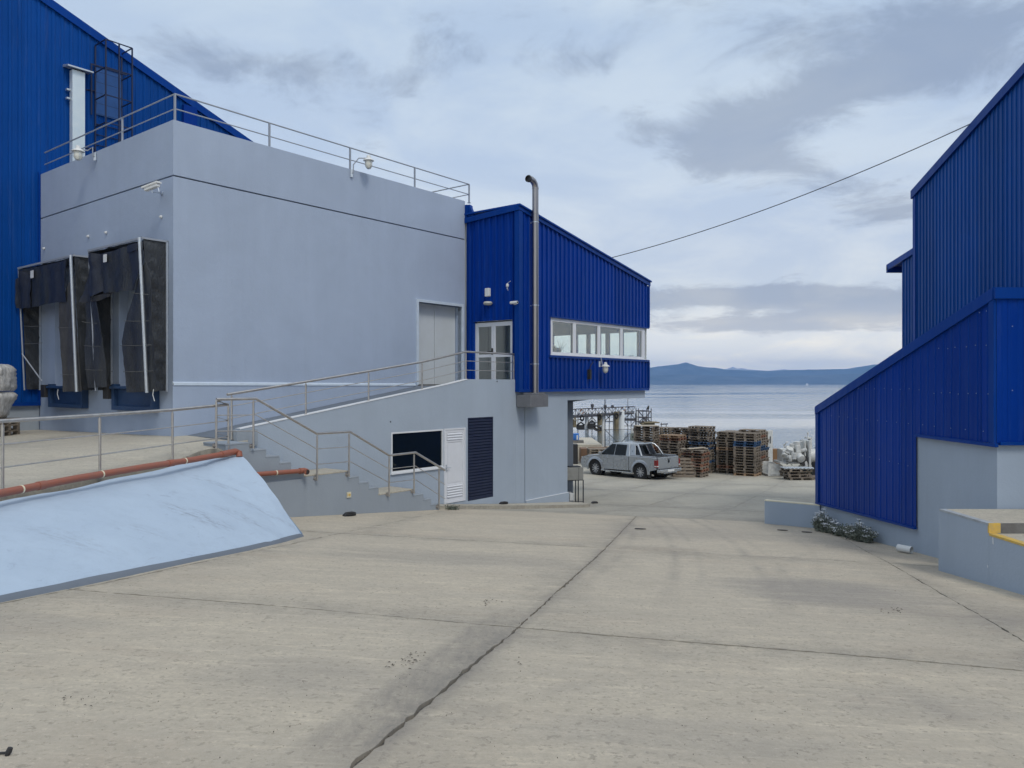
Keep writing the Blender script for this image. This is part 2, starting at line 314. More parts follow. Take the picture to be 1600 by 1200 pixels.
# ------------------------------------------------------------------ mesh builder
class MB:
    def __init__(s): s.v = []; s.f = []
    def add(s, vs, fs):
        o = len(s.v); s.v += [Vector(p) for p in vs]; s.f += [tuple(i + o for i in f) for f in fs]; return s
    def hexa(s, p):      # 8 corners: bottom 0-3, top 4-7
        return s.add(p, [(0, 3, 2, 1), (4, 5, 6, 7), (0, 1, 5, 4), (1, 2, 6, 5), (2, 3, 7, 6), (3, 0, 4, 7)])
    def box(s, a0, a1, b0, b1, z0, z1, fr=xyz):
        return s.hexa([fr(a0, b0, z0), fr(a1, b0, z0), fr(a1, b1, z0), fr(a0, b1, z0), fr(a0, b0, z1), fr(a1, b0, z1), fr(a1, b1, z1), fr(a0, b1, z1)])
    def prism(s, pts, fn0, fn1):      # 2-D outline mapped to two caps
        n = len(pts); a = [fn0(*q) for q in pts]; b = [fn1(*q) for q in pts]
        return s.add(a + b, [tuple(range(n))[::-1], tuple(range(n, 2 * n))] + [(i, (i + 1) % n, n + (i + 1) % n, n + i) for i in range(n)])
    def tube(s, pts, r, n=10, cap=True, r_end=None):
        pts = [Vector(p) for p in pts]; rings = []
        up = Vector((0, 0, 1)); prev = None
        for i, p in enumerate(pts):
            d = (pts[min(i + 1, len(pts) - 1)] - pts[max(i - 1, 0)]).normalized()
            if prev is None:
                x = d.cross(up)
                if x.length < .05: x = d.cross(Vector((1, 0, 0)))
            else: x = prev - d * prev.dot(d)
            x.normalize(); prev = x; y = d.cross(x)
            k = 1.0
            if 0 < i < len(pts) - 1:
                c = (pts[i] - pts[i - 1]).normalized().dot((pts[i + 1] - pts[i]).normalized()); k = 1 / max(.5, math.sqrt((1 + c) / 2))
            rr = r if r_end is None else lerp(r, r_end, i / (len(pts) - 1))
            rings.append([p + (x * math.cos(2 * math.pi * j / n) + y * math.sin(2 * math.pi * j / n)) * rr for j in range(n)])
        vs = [q for rg in rings for q in rg]; fs = []
        for i in range(len(rings) - 1):
            for j in range(n): fs.append((i * n + j, i * n + (j + 1) % n, (i + 1) * n + (j + 1) % n, (i + 1) * n + j))
        if cap: fs += [tuple(range(n))[::-1], tuple((len(rings) - 1) * n + j for j in range(n))]
        return s.add(vs, fs)
    def lathe(s, prof, org, axis=(0, 0, 1), n=16):   # prof: (radius, height)
        ax = Vector(axis).normalized(); q = ax.to_track_quat('Z', 'Y'); org = Vector(org); vs = []; fs = []
        for r, h in prof:
            for j in range(n):
                t = 2 * math.pi * j / n; vs.append(org + q @ Vector((r * math.cos(t), r * math.sin(t), h)))
        for i in range(len(prof) - 1):
            for j in range(n): fs.append((i * n + j, i * n + (j + 1) % n, (i + 1) * n + (j + 1) % n, (i + 1) * n + j))
        if prof[0][0] > 1e-4: fs.append(tuple(range(n))[::-1])
        if prof[-1][0] > 1e-4: fs.append(tuple((len(prof) - 1) * n + j for j in range(n)))
        return s.add(vs, fs)
    def mesh(s, name, m, off=Vector((0, 0, 0)), smooth=False, recalc=True):
        me = bpy.data.meshes.new(name); me.from_pydata([tuple(p - off) for p in s.v], [], s.f); me.materials.append(m)
        if recalc:
            bm = bmesh.new(); bm.from_mesh(me); bmesh.ops.recalc_face_normals(bm, faces=bm.faces); bm.to_mesh(me); bm.free()
        if smooth:
            me.polygons.foreach_set('use_smooth', [True] * len(me.polygons))
            try: me.set_sharp_from_angle(angle=math.radians(40))
            except Exception: pass
        return me
    def build(s, name, m, parent=None, smooth=False, bevel=0.0, seg=2, recalc=True):
        off = rootloc(parent) if parent else Vector((0, 0, 0))
        own = Vector((0, 0, 0))
        if parent is None:
            xs = [p.x for p in s.v]; ys = [p.y for p in s.v]; zs = [p.z for p in s.v]
            own = Vector(((min(xs) + max(xs)) / 2, (min(ys) + max(ys)) / 2, min(zs)))
        o = bpy.data.objects.new(name, s.mesh(name, m, off + own, smooth, recalc)); COL.objects.link(o)
        if parent: o.parent = parent
        else: o.location = own
        if bevel:
            b = o.modifiers.new('bevel', 'BEVEL'); b.width = bevel; b.segments = seg; b.limit_method = 'ANGLE'; b.angle_limit = math.radians(35)
            if seg > 1 or smooth: 
                o.data.polygons.foreach_set('use_smooth', [True] * len(o.data.polygons)); b.harden_normals = True
        return o
def rootloc(o):
    while o.parent: o = o.parent
    return o.location.copy()
def tag(o, label=None, cat=None, group=None, kind=None):
    if label: o['label'] = label
    if cat: o['category'] = cat
    if group: o['group'] = group
    if kind: o['kind'] = kind
    return o
def thing(name, label, cat, loc, group=None):
    o = bpy.data.objects.new(name, None); COL.objects.link(o); o.location = loc; o.empty_display_size = .2
    return tag(o, label, cat, group)
def inst(me, name, parent, loc, rot=(0, 0, 0)):
    o = bpy.data.objects.new(name, me); COL.objects.link(o); o.location = Vector(loc) - (rootloc(parent) if parent else Vector((0, 0, 0))); o.rotation_euler = rot
    if parent: o.parent = parent
    return o
def copy_tree(o, parent=None):
    c = o.copy(); COL.objects.link(c)
    if parent: c.parent = parent
    for ch in list(o.children): copy_tree(ch, c)
    return c
def nz(x, y, z=0.0): return noise.noise(Vector((x, y, z)))
# wall made of butted cells round its openings; m(s, d, z) maps to the world; zt may be a function of s
def wallcells(mb, m, s0, s1, d0, d1, zb, zt, holes=(), breaks=()):
    f = zt if callable(zt) else (lambda s: zt); g = zb if callable(zb) else (lambda s: zb)
    ss = sorted({s0, s1, *[h[0] for h in holes], *[h[1] for h in holes], *breaks})
    for a, b in zip(ss, ss[1:]):
        mid = (a + b) / 2; hs = sorted([h for h in holes if h[0] <= mid <= h[1]], key=lambda h: h[2])
        lo = (g(a), g(b))
        for h in hs:
            if h[2] > min(lo) + 1e-4: mb.hexa([m(a, d0, lo[0]), m(b, d0, lo[1]), m(b, d1, lo[1]), m(a, d1, lo[0]), m(a, d0, h[2]), m(b, d0, h[2]), m(b, d1, h[2]), m(a, d1, h[2])])
            lo = (h[3], h[3])
        mb.hexa([m(a, d0, lo[0]), m(b, d0, lo[1]), m(b, d1, lo[1]), m(a, d1, lo[0]), m(a, d0, f(a)), m(b, d0, f(b)), m(b, d1, f(b)), m(a, d1, f(a))])
# trapezoidal steel cladding, one object per sheet; P(s, z, d): d outward
def clad(parent, P, s0, s1, zb, zt, m, pitch=.25, depth=.042, sheet=1.0, name='cladding_sheet'):
    f = zt if callable(zt) else (lambda s: zt); g = zb if callable(zb) else (lambda s: zb)
    s = s0; k = 0
    while s < s1 - .02:
        e = min(s + sheet, s1); pr = [(s, 0.0)]
        c = s + pitch / 2
        while c < e - .01:
            for q, d in ((c - .048, 0), (c - .032, depth), (c + .032, depth), (c + .048, 0), (c + pitch / 2 - .045, 0), (c + pitch / 2 - .035, .006), (c + pitch / 2 - .005, .006)):
                if s < q < e: pr.append((q, d))
            c += pitch
        pr.append((e, 0.0)); off = .002 * (k % 2) + RND.uniform(0, .002)
        mb = MB(); n = len(pr)
        vs = [P(q, g(q), d + off) for q, d in pr] + [P(q, f(q), d + off) for q, d in pr]
        mb.add(vs, [(i, i + 1, n + i + 1, n + i) for i in range(n - 1)])
        mb.build(name, m, parent, recalc=False)
        s = e; k += 1
# outline in (s, t) -> dense wrinkled sheet with thickness
def sheet_mesh(outline, fn, step, m, name, parent, thick=.012, disp=None, nrm=None, kind=None, smooth=True):
    bm = bmesh.new(); pts = []
    for i, (a, b) in enumerate(outline):
        c, d = outline[(i + 1) % len(outline)]; L = math.hypot(c - a, d - b); k = max(1, int(L / step))
        for j in range(k): pts.append((lerp(a, c, j / k), lerp(b, d, j / k)))
    bm.faces.new([bm.verts.new((a, b, 0)) for a, b in pts])
    xs = [p[0] for p in pts]; ys = [p[1] for p in pts]
    x = min(xs) + step
    while x < max(xs) - .01: bmesh.ops.bisect_plane(bm, geom=bm.verts[:] + bm.edges[:] + bm.faces[:], plane_co=(x, 0, 0), plane_no=(1, 0, 0)); x += step
    y = min(ys) + step
    while y < max(ys) - .01: bmesh.ops.bisect_plane(bm, geom=bm.verts[:] + bm.edges[:] + bm.faces[:], plane_co=(0, y, 0), plane_no=(0, 1, 0)); y += step
    top = list(bm.faces)
    flat = {v: (v.co.x, v.co.y) for v in bm.verts}
    r = bmesh.ops.extrude_face_region(bm, geom=top); low = [g for g in r['geom'] if isinstance(g, bmesh.types.BMVert)]
    lowset = set(low)
    off = rootloc(parent) if parent else Vector((0, 0, 0))
    for v in bm.verts:
        a, b = v.co.x, v.co.y; d = disp(a, b) if disp else 0.0
        v.co = fn(a, b, d - (thick if v in lowset else 0.0)) - off
    bmesh.ops.recalc_face_normals(bm, faces=bm.faces)
    me = bpy.data.meshes.new(name); bm.to_mesh(me); bm.free(); me.materials.append(m)
    if smooth:
        me.polygons.foreach_set('use_smooth', [True] * len(me.polygons)); me.set_sharp_from_angle(angle=math.radians(50))
    o = bpy.data.objects.new(name, me); COL.objects.link(o)
    if parent: o.parent = parent
    return o
# ------------------------------------------------------------------ ground
def zg(x, y):
    xc = max(-9, min(13, x))
    z20 = 1.6 + .043 * xc + .0856 * 20
    if y <= 20: return -(1.6 + .043 * xc + .0856 * y)
    z26 = 4.02 + .012 * xc
    if y <= 26: return -lerp(z20, z26, (y - 20) / 6)
    if y <= 40: return -lerp(z26, 4.91, (y - 26) / 14)
    return -(4.91 + (y - 40) * .016)
def zgn(x, y): return zg(x, y) + .012 * nz(x * .5, y * .5, 3.3)
def clip(poly, n, d):     # keep n.p >= d
    out = []
    for i, p in enumerate(poly):
        q = poly[(i + 1) % len(poly)]; a = n[0] * p[0] + n[1] * p[1] - d; b = n[0] * q[0] + n[1] * q[1] - d
        if a >= 0: out.append(p)
        if a * b < 0: t = a / (a - b); out.append((lerp(p[0], q[0], t), lerp(p[1], q[1], t)))
    return out
def y_near(a, b): return min(a[1], b[1]) < 14 and max(a[1], b[1]) > 2
def slab(name, poly, m, parent, zf=zgn, step=1.0, thick=.05, gap=.012, wob=.012, lift=0.0, edge=.13):
    cx = sum(p[0] for p in poly) / len(poly); cy = sum(p[1] for p in poly) / len(poly)
    P = []
    for (x, y) in poly:
        d = math.hypot(x - cx, y - cy); k = 1 - gap * 1.4 / max(d, .1); P.append((cx + (x - cx) * k, cy + (y - cy) * k))
    pts = []
    for i, a in enumerate(P):
        b = P[(i + 1) % len(P)]; L = math.hypot(b[0] - a[0], b[1] - a[1]); nn = max(1, int(L / (.07 if y_near(a, b) else .16))); tx, ty = (b[0] - a[0]) / L, (b[1] - a[1]) / L
        for j in range(nn):
            t = j / nn; w_ = 0 if j == 0 else wob * (.35 * nz(a[0] * 3 + t * L * 2.2, a[1] * 3, 1) + 1.2 * nz(t * L * 11, a[0] + a[1], 5))
            pts.append((lerp(a[0], b[0], t) - ty * w_, lerp(a[1], b[1], t) + tx * w_))
    bm = bmesh.new(); f = bm.faces.new([bm.verts.new((x, y, 0)) for x, y in pts])
    bmesh.ops.inset_individual(bm, faces=[f], thickness=edge * .8)
    x0 = math.floor(min(p[0] for p in pts)); x1 = max(p[0] for p in pts); y0 = math.floor(min(p[1] for p in pts)); y1 = max(p[1] for p in pts)
    g = x0 + step
    while g < x1: bmesh.ops.bisect_plane(bm, geom=bm.verts[:] + bm.edges[:] + bm.faces[:], plane_co=(g, 0, 0), plane_no=(1, 0, 0)); g += step
    g = y0 + step
    while g < y1: bmesh.ops.bisect_plane(bm, geom=bm.verts[:] + bm.edges[:] + bm.faces[:], plane_co=(0, g, 0), plane_no=(0, 1, 0)); g += step
    bmesh.ops.recalc_face_normals(bm, faces=bm.faces)
    if sum(fc.normal.z for fc in bm.faces) < 0: bmesh.ops.reverse_faces(bm, faces=bm.faces[:])
    be = [e for e in bm.edges if e.is_boundary]
    dz = RND.uniform(-.0015, .0015); off = rootloc(parent) if parent else Vector((0, 0, 0))
    lay = bm.verts.layers.float.new('edge')
    for v in bm.verts:
        x, y = v.co.x, v.co.y; dm = 9
        for i, a in enumerate(P):
            b = P[(i + 1) % len(P)]; ex, ey = b[0] - a[0], b[1] - a[1]; L2 = ex * ex + ey * ey
            t = max(0, min(1, ((x - a[0]) * ex + (y - a[1]) * ey) / L2)); dm = min(dm, math.hypot(x - a[0] - ex * t, y - a[1] - ey * t))
        v[lay] = max(0, 1 - dm / (edge * .8))
        v.co.z = zf(x, y) + dz + lift
    r = bmesh.ops.extrude_edge_only(bm, edges=be)
    for v in [q for q in r['geom'] if isinstance(q, bmesh.types.BMVert)]: v.co.z -= thick; v[lay] = 1
    for v in bm.verts: v.co -= off
    me = bpy.data.meshes.new(name); bm.to_mesh(me); bm.free(); me.materials.append(m)
    o = bpy.data.objects.new(name, me); COL.objects.link(o)
    if parent: o.parent = parent
    return o

def grid_sheet(name, xs, ys, zf, m, kind='structure'):
    vs = [(x, y, zf(x, y)) for y in ys for x in xs]; n = len(xs)
    mb = MB(); mb.add(vs, [(j * n + i, j * n + i + 1, (j + 1) * n + i + 1, (j + 1) * n + i) for j in range(len(ys) - 1) for i in range(n - 1)])
    o = mb.build(name, m, recalc=False); tag(o, kind=kind); return o
ground = grid_sheet('ground', [-60 + 4 * i for i in range(37)], [-40 + 2 * i for i in range(47)], lambda x, y: zg(x, y) - .024, M_dirt)
ground['label'] = 'dark dirt bed showing in the joints between the concrete slabs'
# ramp slabs: joints run down the slope to the sea and across it
def jx(c, y): return -.78 + (y - 3.8) * (.272 - .0013 * y) + 4.72 * c
rows = [(-15.5, 0), (-9.5, 0), (-4.2, -.12), (1.05, -.19), (6.98, -.185), (13.12, -.10), (20.35, -.02)]   # y where the joint meets the middle line, slope in x
def cross(c, r):
    y0, sl = rows[r]; y = y0
    for _ in range(6): y = y0 + sl * (jx(c, y) - jx(0, y0))
    return (jx(c, y), y)
for r in range(len(rows) - 1):
    for c in range(-3, 3):
        slab('slab', [cross(c, r), cross(c + 1, r), cross(c + 1, r + 1), cross(c, r + 1)], M_conc, ground, gap=.013 if r < 5 else .009, wob=.026)
# yard slabs, laid askew to the ramp
e_a, e_b = (.432, .902), (.902, -.432); P0 = (7.0, 30.9)
for i in range(-12, 9):
    for j in range(-6, 5):
        A = lambda p, q: (P0[0] + e_a[0] * p * 6.2 + e_b[0] * q * 2.65, P0[1] + e_a[1] * p * 6.2 + e_b[1] * q * 2.65)
        pl = [A(j, i), A(j, i + 1), A(j + 1, i + 1), A(j + 1, i)]
        pl = clip(clip(clip(clip(pl, (.02, 1), 20.36), (0, -1), -52), (1, 0), -9), (-1, 0), -30)
        if len(pl) >= 3 and (lambda q: abs(sum(q[k][0] * q[(k + 1) % len(q)][1] - q[(k + 1) % len(q)][0] * q[k][1] for k in range(len(q)))) > .6)(pl):
            slab('slab', pl, M_yard, ground, gap=.010, wob=.008, step=2.0)
# quay wall down to the water
mb = MB(); mb.box(-60, 84, 51.6, 52.4, -9, -5.14); tag(mb.build('quay_wall', mat('quay_wall_concrete', (.25, .24, .22), .9, var=.8, vscale=1.5, bump=.4)), 'grey concrete edge wall of the quay above the water', kind='structure')

# sea
t = nmat('sea_water', .07); t.b.inputs['Base Color'].default_value = (.12, .15, .165, 1); t.b.inputs['IOR'].default_value = 1.33; t.b.inputs['Specular IOR Level'].default_value = .8
g = t.n('ShaderNodeNewGeometry'); 
p1 = t.pos((1, 1, 1)); p2 = t.pos((.02, .10, 1), (0, 0, .1)); p3 = t.pos((.004, .03, 1))
calm = t.rng(t.noise(p3, 1.0, 5, .6, .6), .42, .6)
h = t.math('ADD', t.math('MULTIPLY', t.noise(p1, .55, 5, .6), .55), t.math('MULTIPLY', t.noise(p2, 2.2, 4, .6), 1.4))
t.b.inputs['Emission Strength'].default_value = 0
t.L.new(t.rng(calm, 0, 1, .03, .14), t.b.inputs['Roughness'])
bn = t.n('ShaderNodeBump', {'Height': h, 'Strength': t.rng(calm, 0, 1, .03, .13), 'Distance': .8}); t.L.new(bn.outputs[0], t.b.inputs['Normal'])
ys = [45, 60, 80, 110, 160, 250, 400, 700, 1200, 2500, 5000, 8600]
sea = grid_sheet('sea_water', [-16000 + 2000 * i for i in range(17)], ys, lambda x, y: -6.0, MATS['sea_water'])

# far shore: foothills, the long ridge with its notched peak, snowy tops behind
M_hill = mat('forested_hills', (.03, .05, .06), .9, var=1, vscale=.0022, vcol=(.11, .13, .15))
M_snow = mat('bare_snowy_peaks', (.20, .22, .25), .9, var=1, vscale=.002, vcol=(.55, .56, .60))
def ridge(name, prof, d0, d1, m, rough, seed, back=1.12):
    px = [q[0] for q in prof]; hz = [(600 - q[1]) / F for q in prof]
    SS = list(np.arange(-2300, 880, 30)) + list(np.arange(880, 1460, 2.5)) + list(np.arange(1460, 3900, 30)); NX, NY = len(SS), 26; vs = []
    for j in range(NY):
        t = j / (NY - 1)
        for i in range(NX):
            s = float(SS[i]); a = (s - 800) / F
            # shape by bearing in the world; distance grows from the shore to the crest and then falls away behind it
            hcrest = np.interp(s, px, hz) * d1
            tt = t / .8 if t < .8 else 1
            D = lerp(d0, d1, tt) if t < .8 else lerp(d1, d1 * back, (t - .8) / .2)
            prof_t = tt ** 1.25 if t < .8 else 1 - (t - .8) / .2
            X = a * D; n = noise.fractal(Vector((X / 520, D / 520, seed)), 1.0, 2.1, 6)
            z = -6 + (hcrest + 6) * prof_t * (1 + rough * n * (1 if t < .8 else 0) * (1 - .75 * tt ** 3))
            vs.append((X, D, max(-8, z)))
    mb = MB(); mb.add(vs, [(j * NX + i, j * NX + i + 1, (j + 1) * NX + i + 1, (j + 1) * NX + i) for j in range(NY - 1) for i in range(NX - 1)])
    o = mb.build(name, m, smooth=True, recalc=False); return tag(o, kind='structure')
main = [(-6000, 560), (-3000, 570), (-1500, 566), (-400, 574), (300, 570), (700, 577), (900, 579), (1013, 575), (1030, 572.2), (1048, 570.5), (1060, 569), (1068, 567), (1073, 566), (1079, 568.5), (1090, 572), (1104, 574), (1118, 574.5), (1135, 577.5), (1160, 578.5), (1200, 579.5), (1240, 578), (1265, 577.8), (1290, 577), (1322, 576.5), (1340, 573.5), (1366, 569.5), (1400, 568), (1500, 571), (1700, 565), (2200, 572), (3200, 562), (5000, 566), (8000, 560)]
ridge('hills', main, 9200, 11200, M_hill, .5, 2.0)
fore = [(-6000, 582), (-2000, 586), (0, 583), (700, 587), (1013, 587), (1060, 585), (1120, 587), (1200, 590), (1262, 586.5), (1330, 584), (1400, 585), (1800, 582), (3000, 586), (8000, 582)]
ridge('foothills', fore, 8500, 9300, M_hill, .8, 9.0)
snow = [(-6000, 600), (900, 596), (1100, 585), (1130, 578), (1138, 575.5), (1145, 573), (1152, 575.8), (1158, 574.8), (1168, 577), (1180, 578), (1200, 579.5), (1218, 577.8), (1226, 576.8), (1236, 578.5), (1270, 584), (1400, 592), (8000, 600)]
ridge('snowy_mountains', snow, 11900, 13200, M_snow, .25, 5.0)
# low dark spit on the right of the far shore and two specks of boats
for (bx, by, D, s, lab) in ((1261, 599.3, 5200, 9, 'tiny white boat far out on the water below the hills'),):
    q = atY(bx, by, D); th = thing('boat', lab, 'boat', (q.x, D, -6))
    mb = MB(); mb.prism([(-s, 0), (s * .8, 0), (s * 1.3, 4.2), (-s, 3.2)], lambda a, b: Vector((q.x + a, D - 3, -6 + b)), lambda a, b: Vector((q.x + a, D + 3, -6 + b))); mb.build('hull', M_white, th)
    mb = MB(); mb.box(q.x - s * .5, q.x + s * .3, D - 2, D + 2, -2.8, 4.5); mb.build('cabin', M_white, th)

# the air between: one pale even volume
mb = MB(); mb.box(-34000, 34000, -500, 15200, -16, 420); hz_o = mb.build('haze', MATS['white_paint'])
hm = bpy.data.materials.new('pale_haze'); hm.use_nodes = True; hm.node_tree.nodes.clear()
ho = hm.node_tree.nodes.new('ShaderNodeOutputMaterial'); pv = hm.node_tree.nodes.new('ShaderNodeVolumePrincipled')
pv.inputs['Color'].default_value = (.25, .51, 1.0, 1); pv.inputs['Density'].default_value = 8e-5; pv.inputs['Anisotropy'].default_value = 0
hm.node_tree.links.new(pv.outputs[0], ho.inputs['Volume']); hz_o.data.materials.clear(); hz_o.data.materials.append(hm); tag(hz_o, kind='stuff')

# ------------------------------------------------------------------ terrace, bank, kerb
TC = [(-7.49, 17.07, -1.157), (-13.2, 21.6, -1.28), (-6.87, 10.4, -1.44), (-6.52, 12.2, -1.43), (-6.17, 14.0, -1.41), (-5.55, 15.0, -1.34), (-5.67, 14.9, -1.22), (-5.0, 15.5, -1.165), (-8.2, 4, -1.48), (-15, 12, -1.36), (-20, 18, -1.35), (-14, 3, -1.45), (-4.3, 17, -1.13)]
TP = np.array([(a, b) for a, b, c in TC]); TZ = np.array([c for a, b, c in TC])
TK = np.linalg.norm(TP[:, None] - TP[None], axis=2); AA = np.block([[TK, np.c_[TP, np.ones(len(TP))]], [np.c_[TP, np.ones(len(TP))].T, np.zeros((3, 3))]])
TW = np.linalg.solve(AA, np.r_[TZ, np.zeros(3)])
def zt(x, y):
    d = np.hypot(TP[:, 0] - x, TP[:, 1] - y); return float(d @ TW[:len(TP)] + TW[-3] * x + TW[-2] * y + TW[-1])
terr = tag(bpy.data.objects.new('terrace', None), 'raised concrete loading terrace behind the railing', kind='structure'); COL.objects.link(terr)
W0 = uv(8.78, 16.47, 0); W1 = uv(8.78, 23.7, 0); S0 = uv(8.80, 13.62, 0); S1 = uv(9.3, 14.4, 0); S2 = uv(9.3, 16.4, 0)
te = [(-8.25, 4.0), (-7.02, 9.6), (-6.73, 11.4), (-6.40, 13.2), (-5.93, 14.7), (S0.x, S0.y), (S1.x, S1.y), (S2.x, S2.y), (W0.x, W0.y), (W1.x, W1.y), (-26, 32), (-26, -4), (-8.6, -4)]
left = clip(te, (-1, .0), 10.5); right = clip(te, (1, 0), -10.5)
slab('slab', left, M_terr, terr, zf=zt, thick=.3, gap=.004, wob=.003)
slab('slab', right, M_terr, terr, zf=zt, thick=.3, gap=.004, wob=.012)
mb = MB(); q = [(x - .03, y) for x, y in te]
mb.prism(te[:8] + [(W0.x, W0.y), (-26, 30), (-26, -4), (-8.6, -4)], lambda x, y: Vector((x - .05, y, -3.4)), lambda x, y: Vector((x - .05, y, zt(x, y) - .32))); mb.build('terrace_fill', M_stair, terr)

# light blue bank from the terrace edge down to the yard
bt = [(-9.05, -2.5, -1.50), (-8.10, 4.0, -1.50), (-6.86, 9.6, -1.53), (-6.55, 11.5, -1.52), (-6.22, 13.2, -1.47), (-5.85, 14.35, -1.40), (-5.26, 14.95, -1.355)]
bb = [(-6.65, -2.5), (-5.72, 3.0), (-4.72, 7.06), (-4.28, 9.0), (-3.80, 11.0), (-3.60, 12.2), (-3.52, 12.95)]
bank = thing('painted_bank', 'light blue painted sloping concrete bank below the terrace railing', 'embankment', (-4.5, 10, zg(-4.5, 10)))
NB, MBk = 70, 22
def along(L, t):
    k = t * (len(L) - 1); i = min(int(k), len(L) - 2); f = k - i; return [lerp(a, b, f) for a, b in zip(L[i], L[i + 1])]
vs = []
for i in range(NB):
    t = i / (NB - 1); a = along(bt, t); b = along(bb, t); zb = zg(b[0], b[1]) + .0
    for j in range(MBk):
        s = j / (MBk - 1); bulge = .05 * math.sin(math.pi * s) + .022 * nz(i * .16, j * .22, 4) + .008 * nz(i * .6, j * .6, 9)
        vs.append((lerp(a[0], b[0], s) + bulge * .5, lerp(a[1], b[1], s), lerp(a[2], zb, s) + bulge - (.03 if j == 0 else 0)))
mb = MB(); mb.add(vs, [(i * MBk + j, (i + 1) * MBk + j, (i + 1) * MBk + j + 1, i * MBk + j + 1) for i in range(NB - 1) for j in range(MBk - 1)])
mb.build('painted_slope', M_bank, bank, smooth=True)
a, b = bt[-1], bb[-1]      # closed far end of the bank
mb = MB(); zb = zg(b[0], b[1]); mb.add([(a[0], a[1], a[2] - .03), (b[0], b[1], zb + .05), (b[0], b[1], zb - .2), (a[0] + .1, a[1] + .15, zb - .2), (a[0], a[1] + .1, a[2] - .06), (b[0] - .05, b[1] + .08, zb)], [(0, 1, 5, 4), (1, 2, 5), (4, 5, 2, 3)]); mb.build('bank_end', M_bank, bank)
mb = MB()
for i in range(60):        # dark painted skirting strip at the foot of the bank
    t0, t1 = i / 60, (i + 1) / 60; b0, b1 = along(bb, t0), along(bb, t1); w0 = .10 + .03 * nz(i * .3, 0); w1 = .10 + .03 * nz((i + 1) * .3, 0)
    def strip(bx, w_): return [(bx[0] - .06, bx[1], zg(bx[0], bx[1]) + .05 + .012 * nz(bx[1] * 1.5, 3)), (bx[0] + .01, bx[1] - .006, zg(bx[0], bx[1]) + .03), (bx[0] + .03 + w_ * .25, bx[1] - .02, zg(bx[0], bx[1]) - .03)]
    A, B = strip(b0, w0), strip(b1, w1); mb.add(A + B, [(0, 1, 4, 3), (1, 2, 5, 4)])
mb.build('skirting_strip', M_skirt_shade, bank, smooth=True)

# pavement kerb along the foot of the building
kp = [(14.27, 13.64), (17.5, 13.42), (20.3, 13.0), (21.0, 13.35), (21.35, 14.40), (14.27, 14.40)]
kp = [(uv(a, b, 0).x, uv(a, b, 0).y) for a, b in kp]
kerb = slab('kerb', kp, M_terr, None, zf=zg, thick=.25, gap=.003, wob=.01, lift=.095); tag(kerb, 'low concrete kerb in front of the white louvred door', kind='structure')

# ------------------------------------------------------------------ grey loading building
gb = thing('loading_building', 'tall grey-blue rendered building with two black dock shelters', 'building', uv(8.76, 16.45, -1.3))
m1 = lambda s, d, z: uv(s, 16.45 + d, z)        # long face, d inwards
m4 = lambda s, d, z: uv(8.76 + d, s, z)         # dock face, d inwards
D0 = (onu(653, 474, 16.45), onu(720.7, 480, 16.45))
sdoor = (D0[0][0], D0[1][0], -.03, 2.45)
docks = [(17.15, 19.0, -.05, 2.55), (20.75, 22.7, -.05, 2.55)]
mb = MB(); wallcells(mb, m1, 8.76, 18.44, .0, .4, -1.6, 4.60, [sdoor]); wallcells(mb, m4, 16.85, 23.74, .0, .4, -1.6, 4.60, docks); mb.build('wall', M_wall, gb)
mb = MB(); mb.box(8.82, 18.44, 16.51, 16.8, 4.595, 4.655, uv); mb.box(8.82, 9.1, 16.8, 23.74, 4.595, 4.655, uv); mb.build('shadow_joint', M_skirt_shade, gb)
mb = MB(); mb.box(8.76, 18.44, 16.45, 16.85, 4.635, 5.85, uv); mb.box(8.76, 9.16, 16.85, 23.74, 4.635, 5.85, uv); mb.build('parapet', M_wall, gb)
mb = MB(); mb.box(9.2, 18.4, 16.9, 23.6, 5.2, 5.3, uv); mb.build('roof_slab', M_dockconc, gb)
mb = MB(); mb.box(8.70, 18.44, 16.40, 16.448, -1.6, -.035, uv); mb.hexa([uv(8.70, 16.375, -.035), uv(16.2, 16.375, -.062), uv(16.2, 16.448, -.062), uv(8.70, 16.448, -.035), uv(8.70, 16.40, .035), uv(16.2, 16.40, 0.0), uv(16.2, 16.448, .02), uv(8.70, 16.448, .055)])
mb2 = MB(); mb2.hexa([uv(8.74, 16.392, -.03), uv(16.2, 16.392, -.05), uv(16.2, 16.46, -.05), uv(8.74, 16.46, -.02), uv(8.74, 16.40, .026), uv(16.2, 16.40, -.01), uv(16.2, 16.46, .02), uv(8.74, 16.46, .055)])
mb = MB(); mb.box(8.73, 16.6, 16.41, 16.449, -1.6, -.035, uv); mb.build('plinth', M_wall, gb); mb2.build('plinth_cap', M_doorframe, gb)
# service door
fr = MB(); a0, a1, z0, z1 = sdoor; w_ = .085
fr.box(a0 - w_, a0, 16.40, 16.60, z0, z1 + w_, uv); fr.box(a1, a1 + w_, 16.40, 16.60, z0, z1 + w_, uv); fr.box(a0, a1, 16.403, 16.60, z1, z1 + w_, uv)
sd_f = fr.build('service_door', M_doorframe, gb, bevel=.006); sd_f['label'] = 'tall grey double door with a pale frame at the top of the ramp'
L0 = onu(678, 540, 16.72)[0]; L1 = onu(710.5, 540, 16.72)[0]
mb = MB(); mb.box(a0, L0 - .008, 16.70, 16.75, z0 + .02, z1, uv); mb.build('door_leaf', M_doorleaf, sd_f, bevel=.004)
mb = MB(); mb.box(L0 + .008, L1, 16.70, 16.75, z0 + .02, z1, uv); mb.build('door_leaf', M_doorleaf, sd_f, bevel=.004)
mb = MB(); mb.box(L0 - .02, L0 + .02, 16.752, 16.78, z0, z1, uv); mb.box(a0 - .2, a1 + .2, 16.79, 16.82, z0 - .1, z1, uv); mb.build('door_gap', M_black, sd_f)
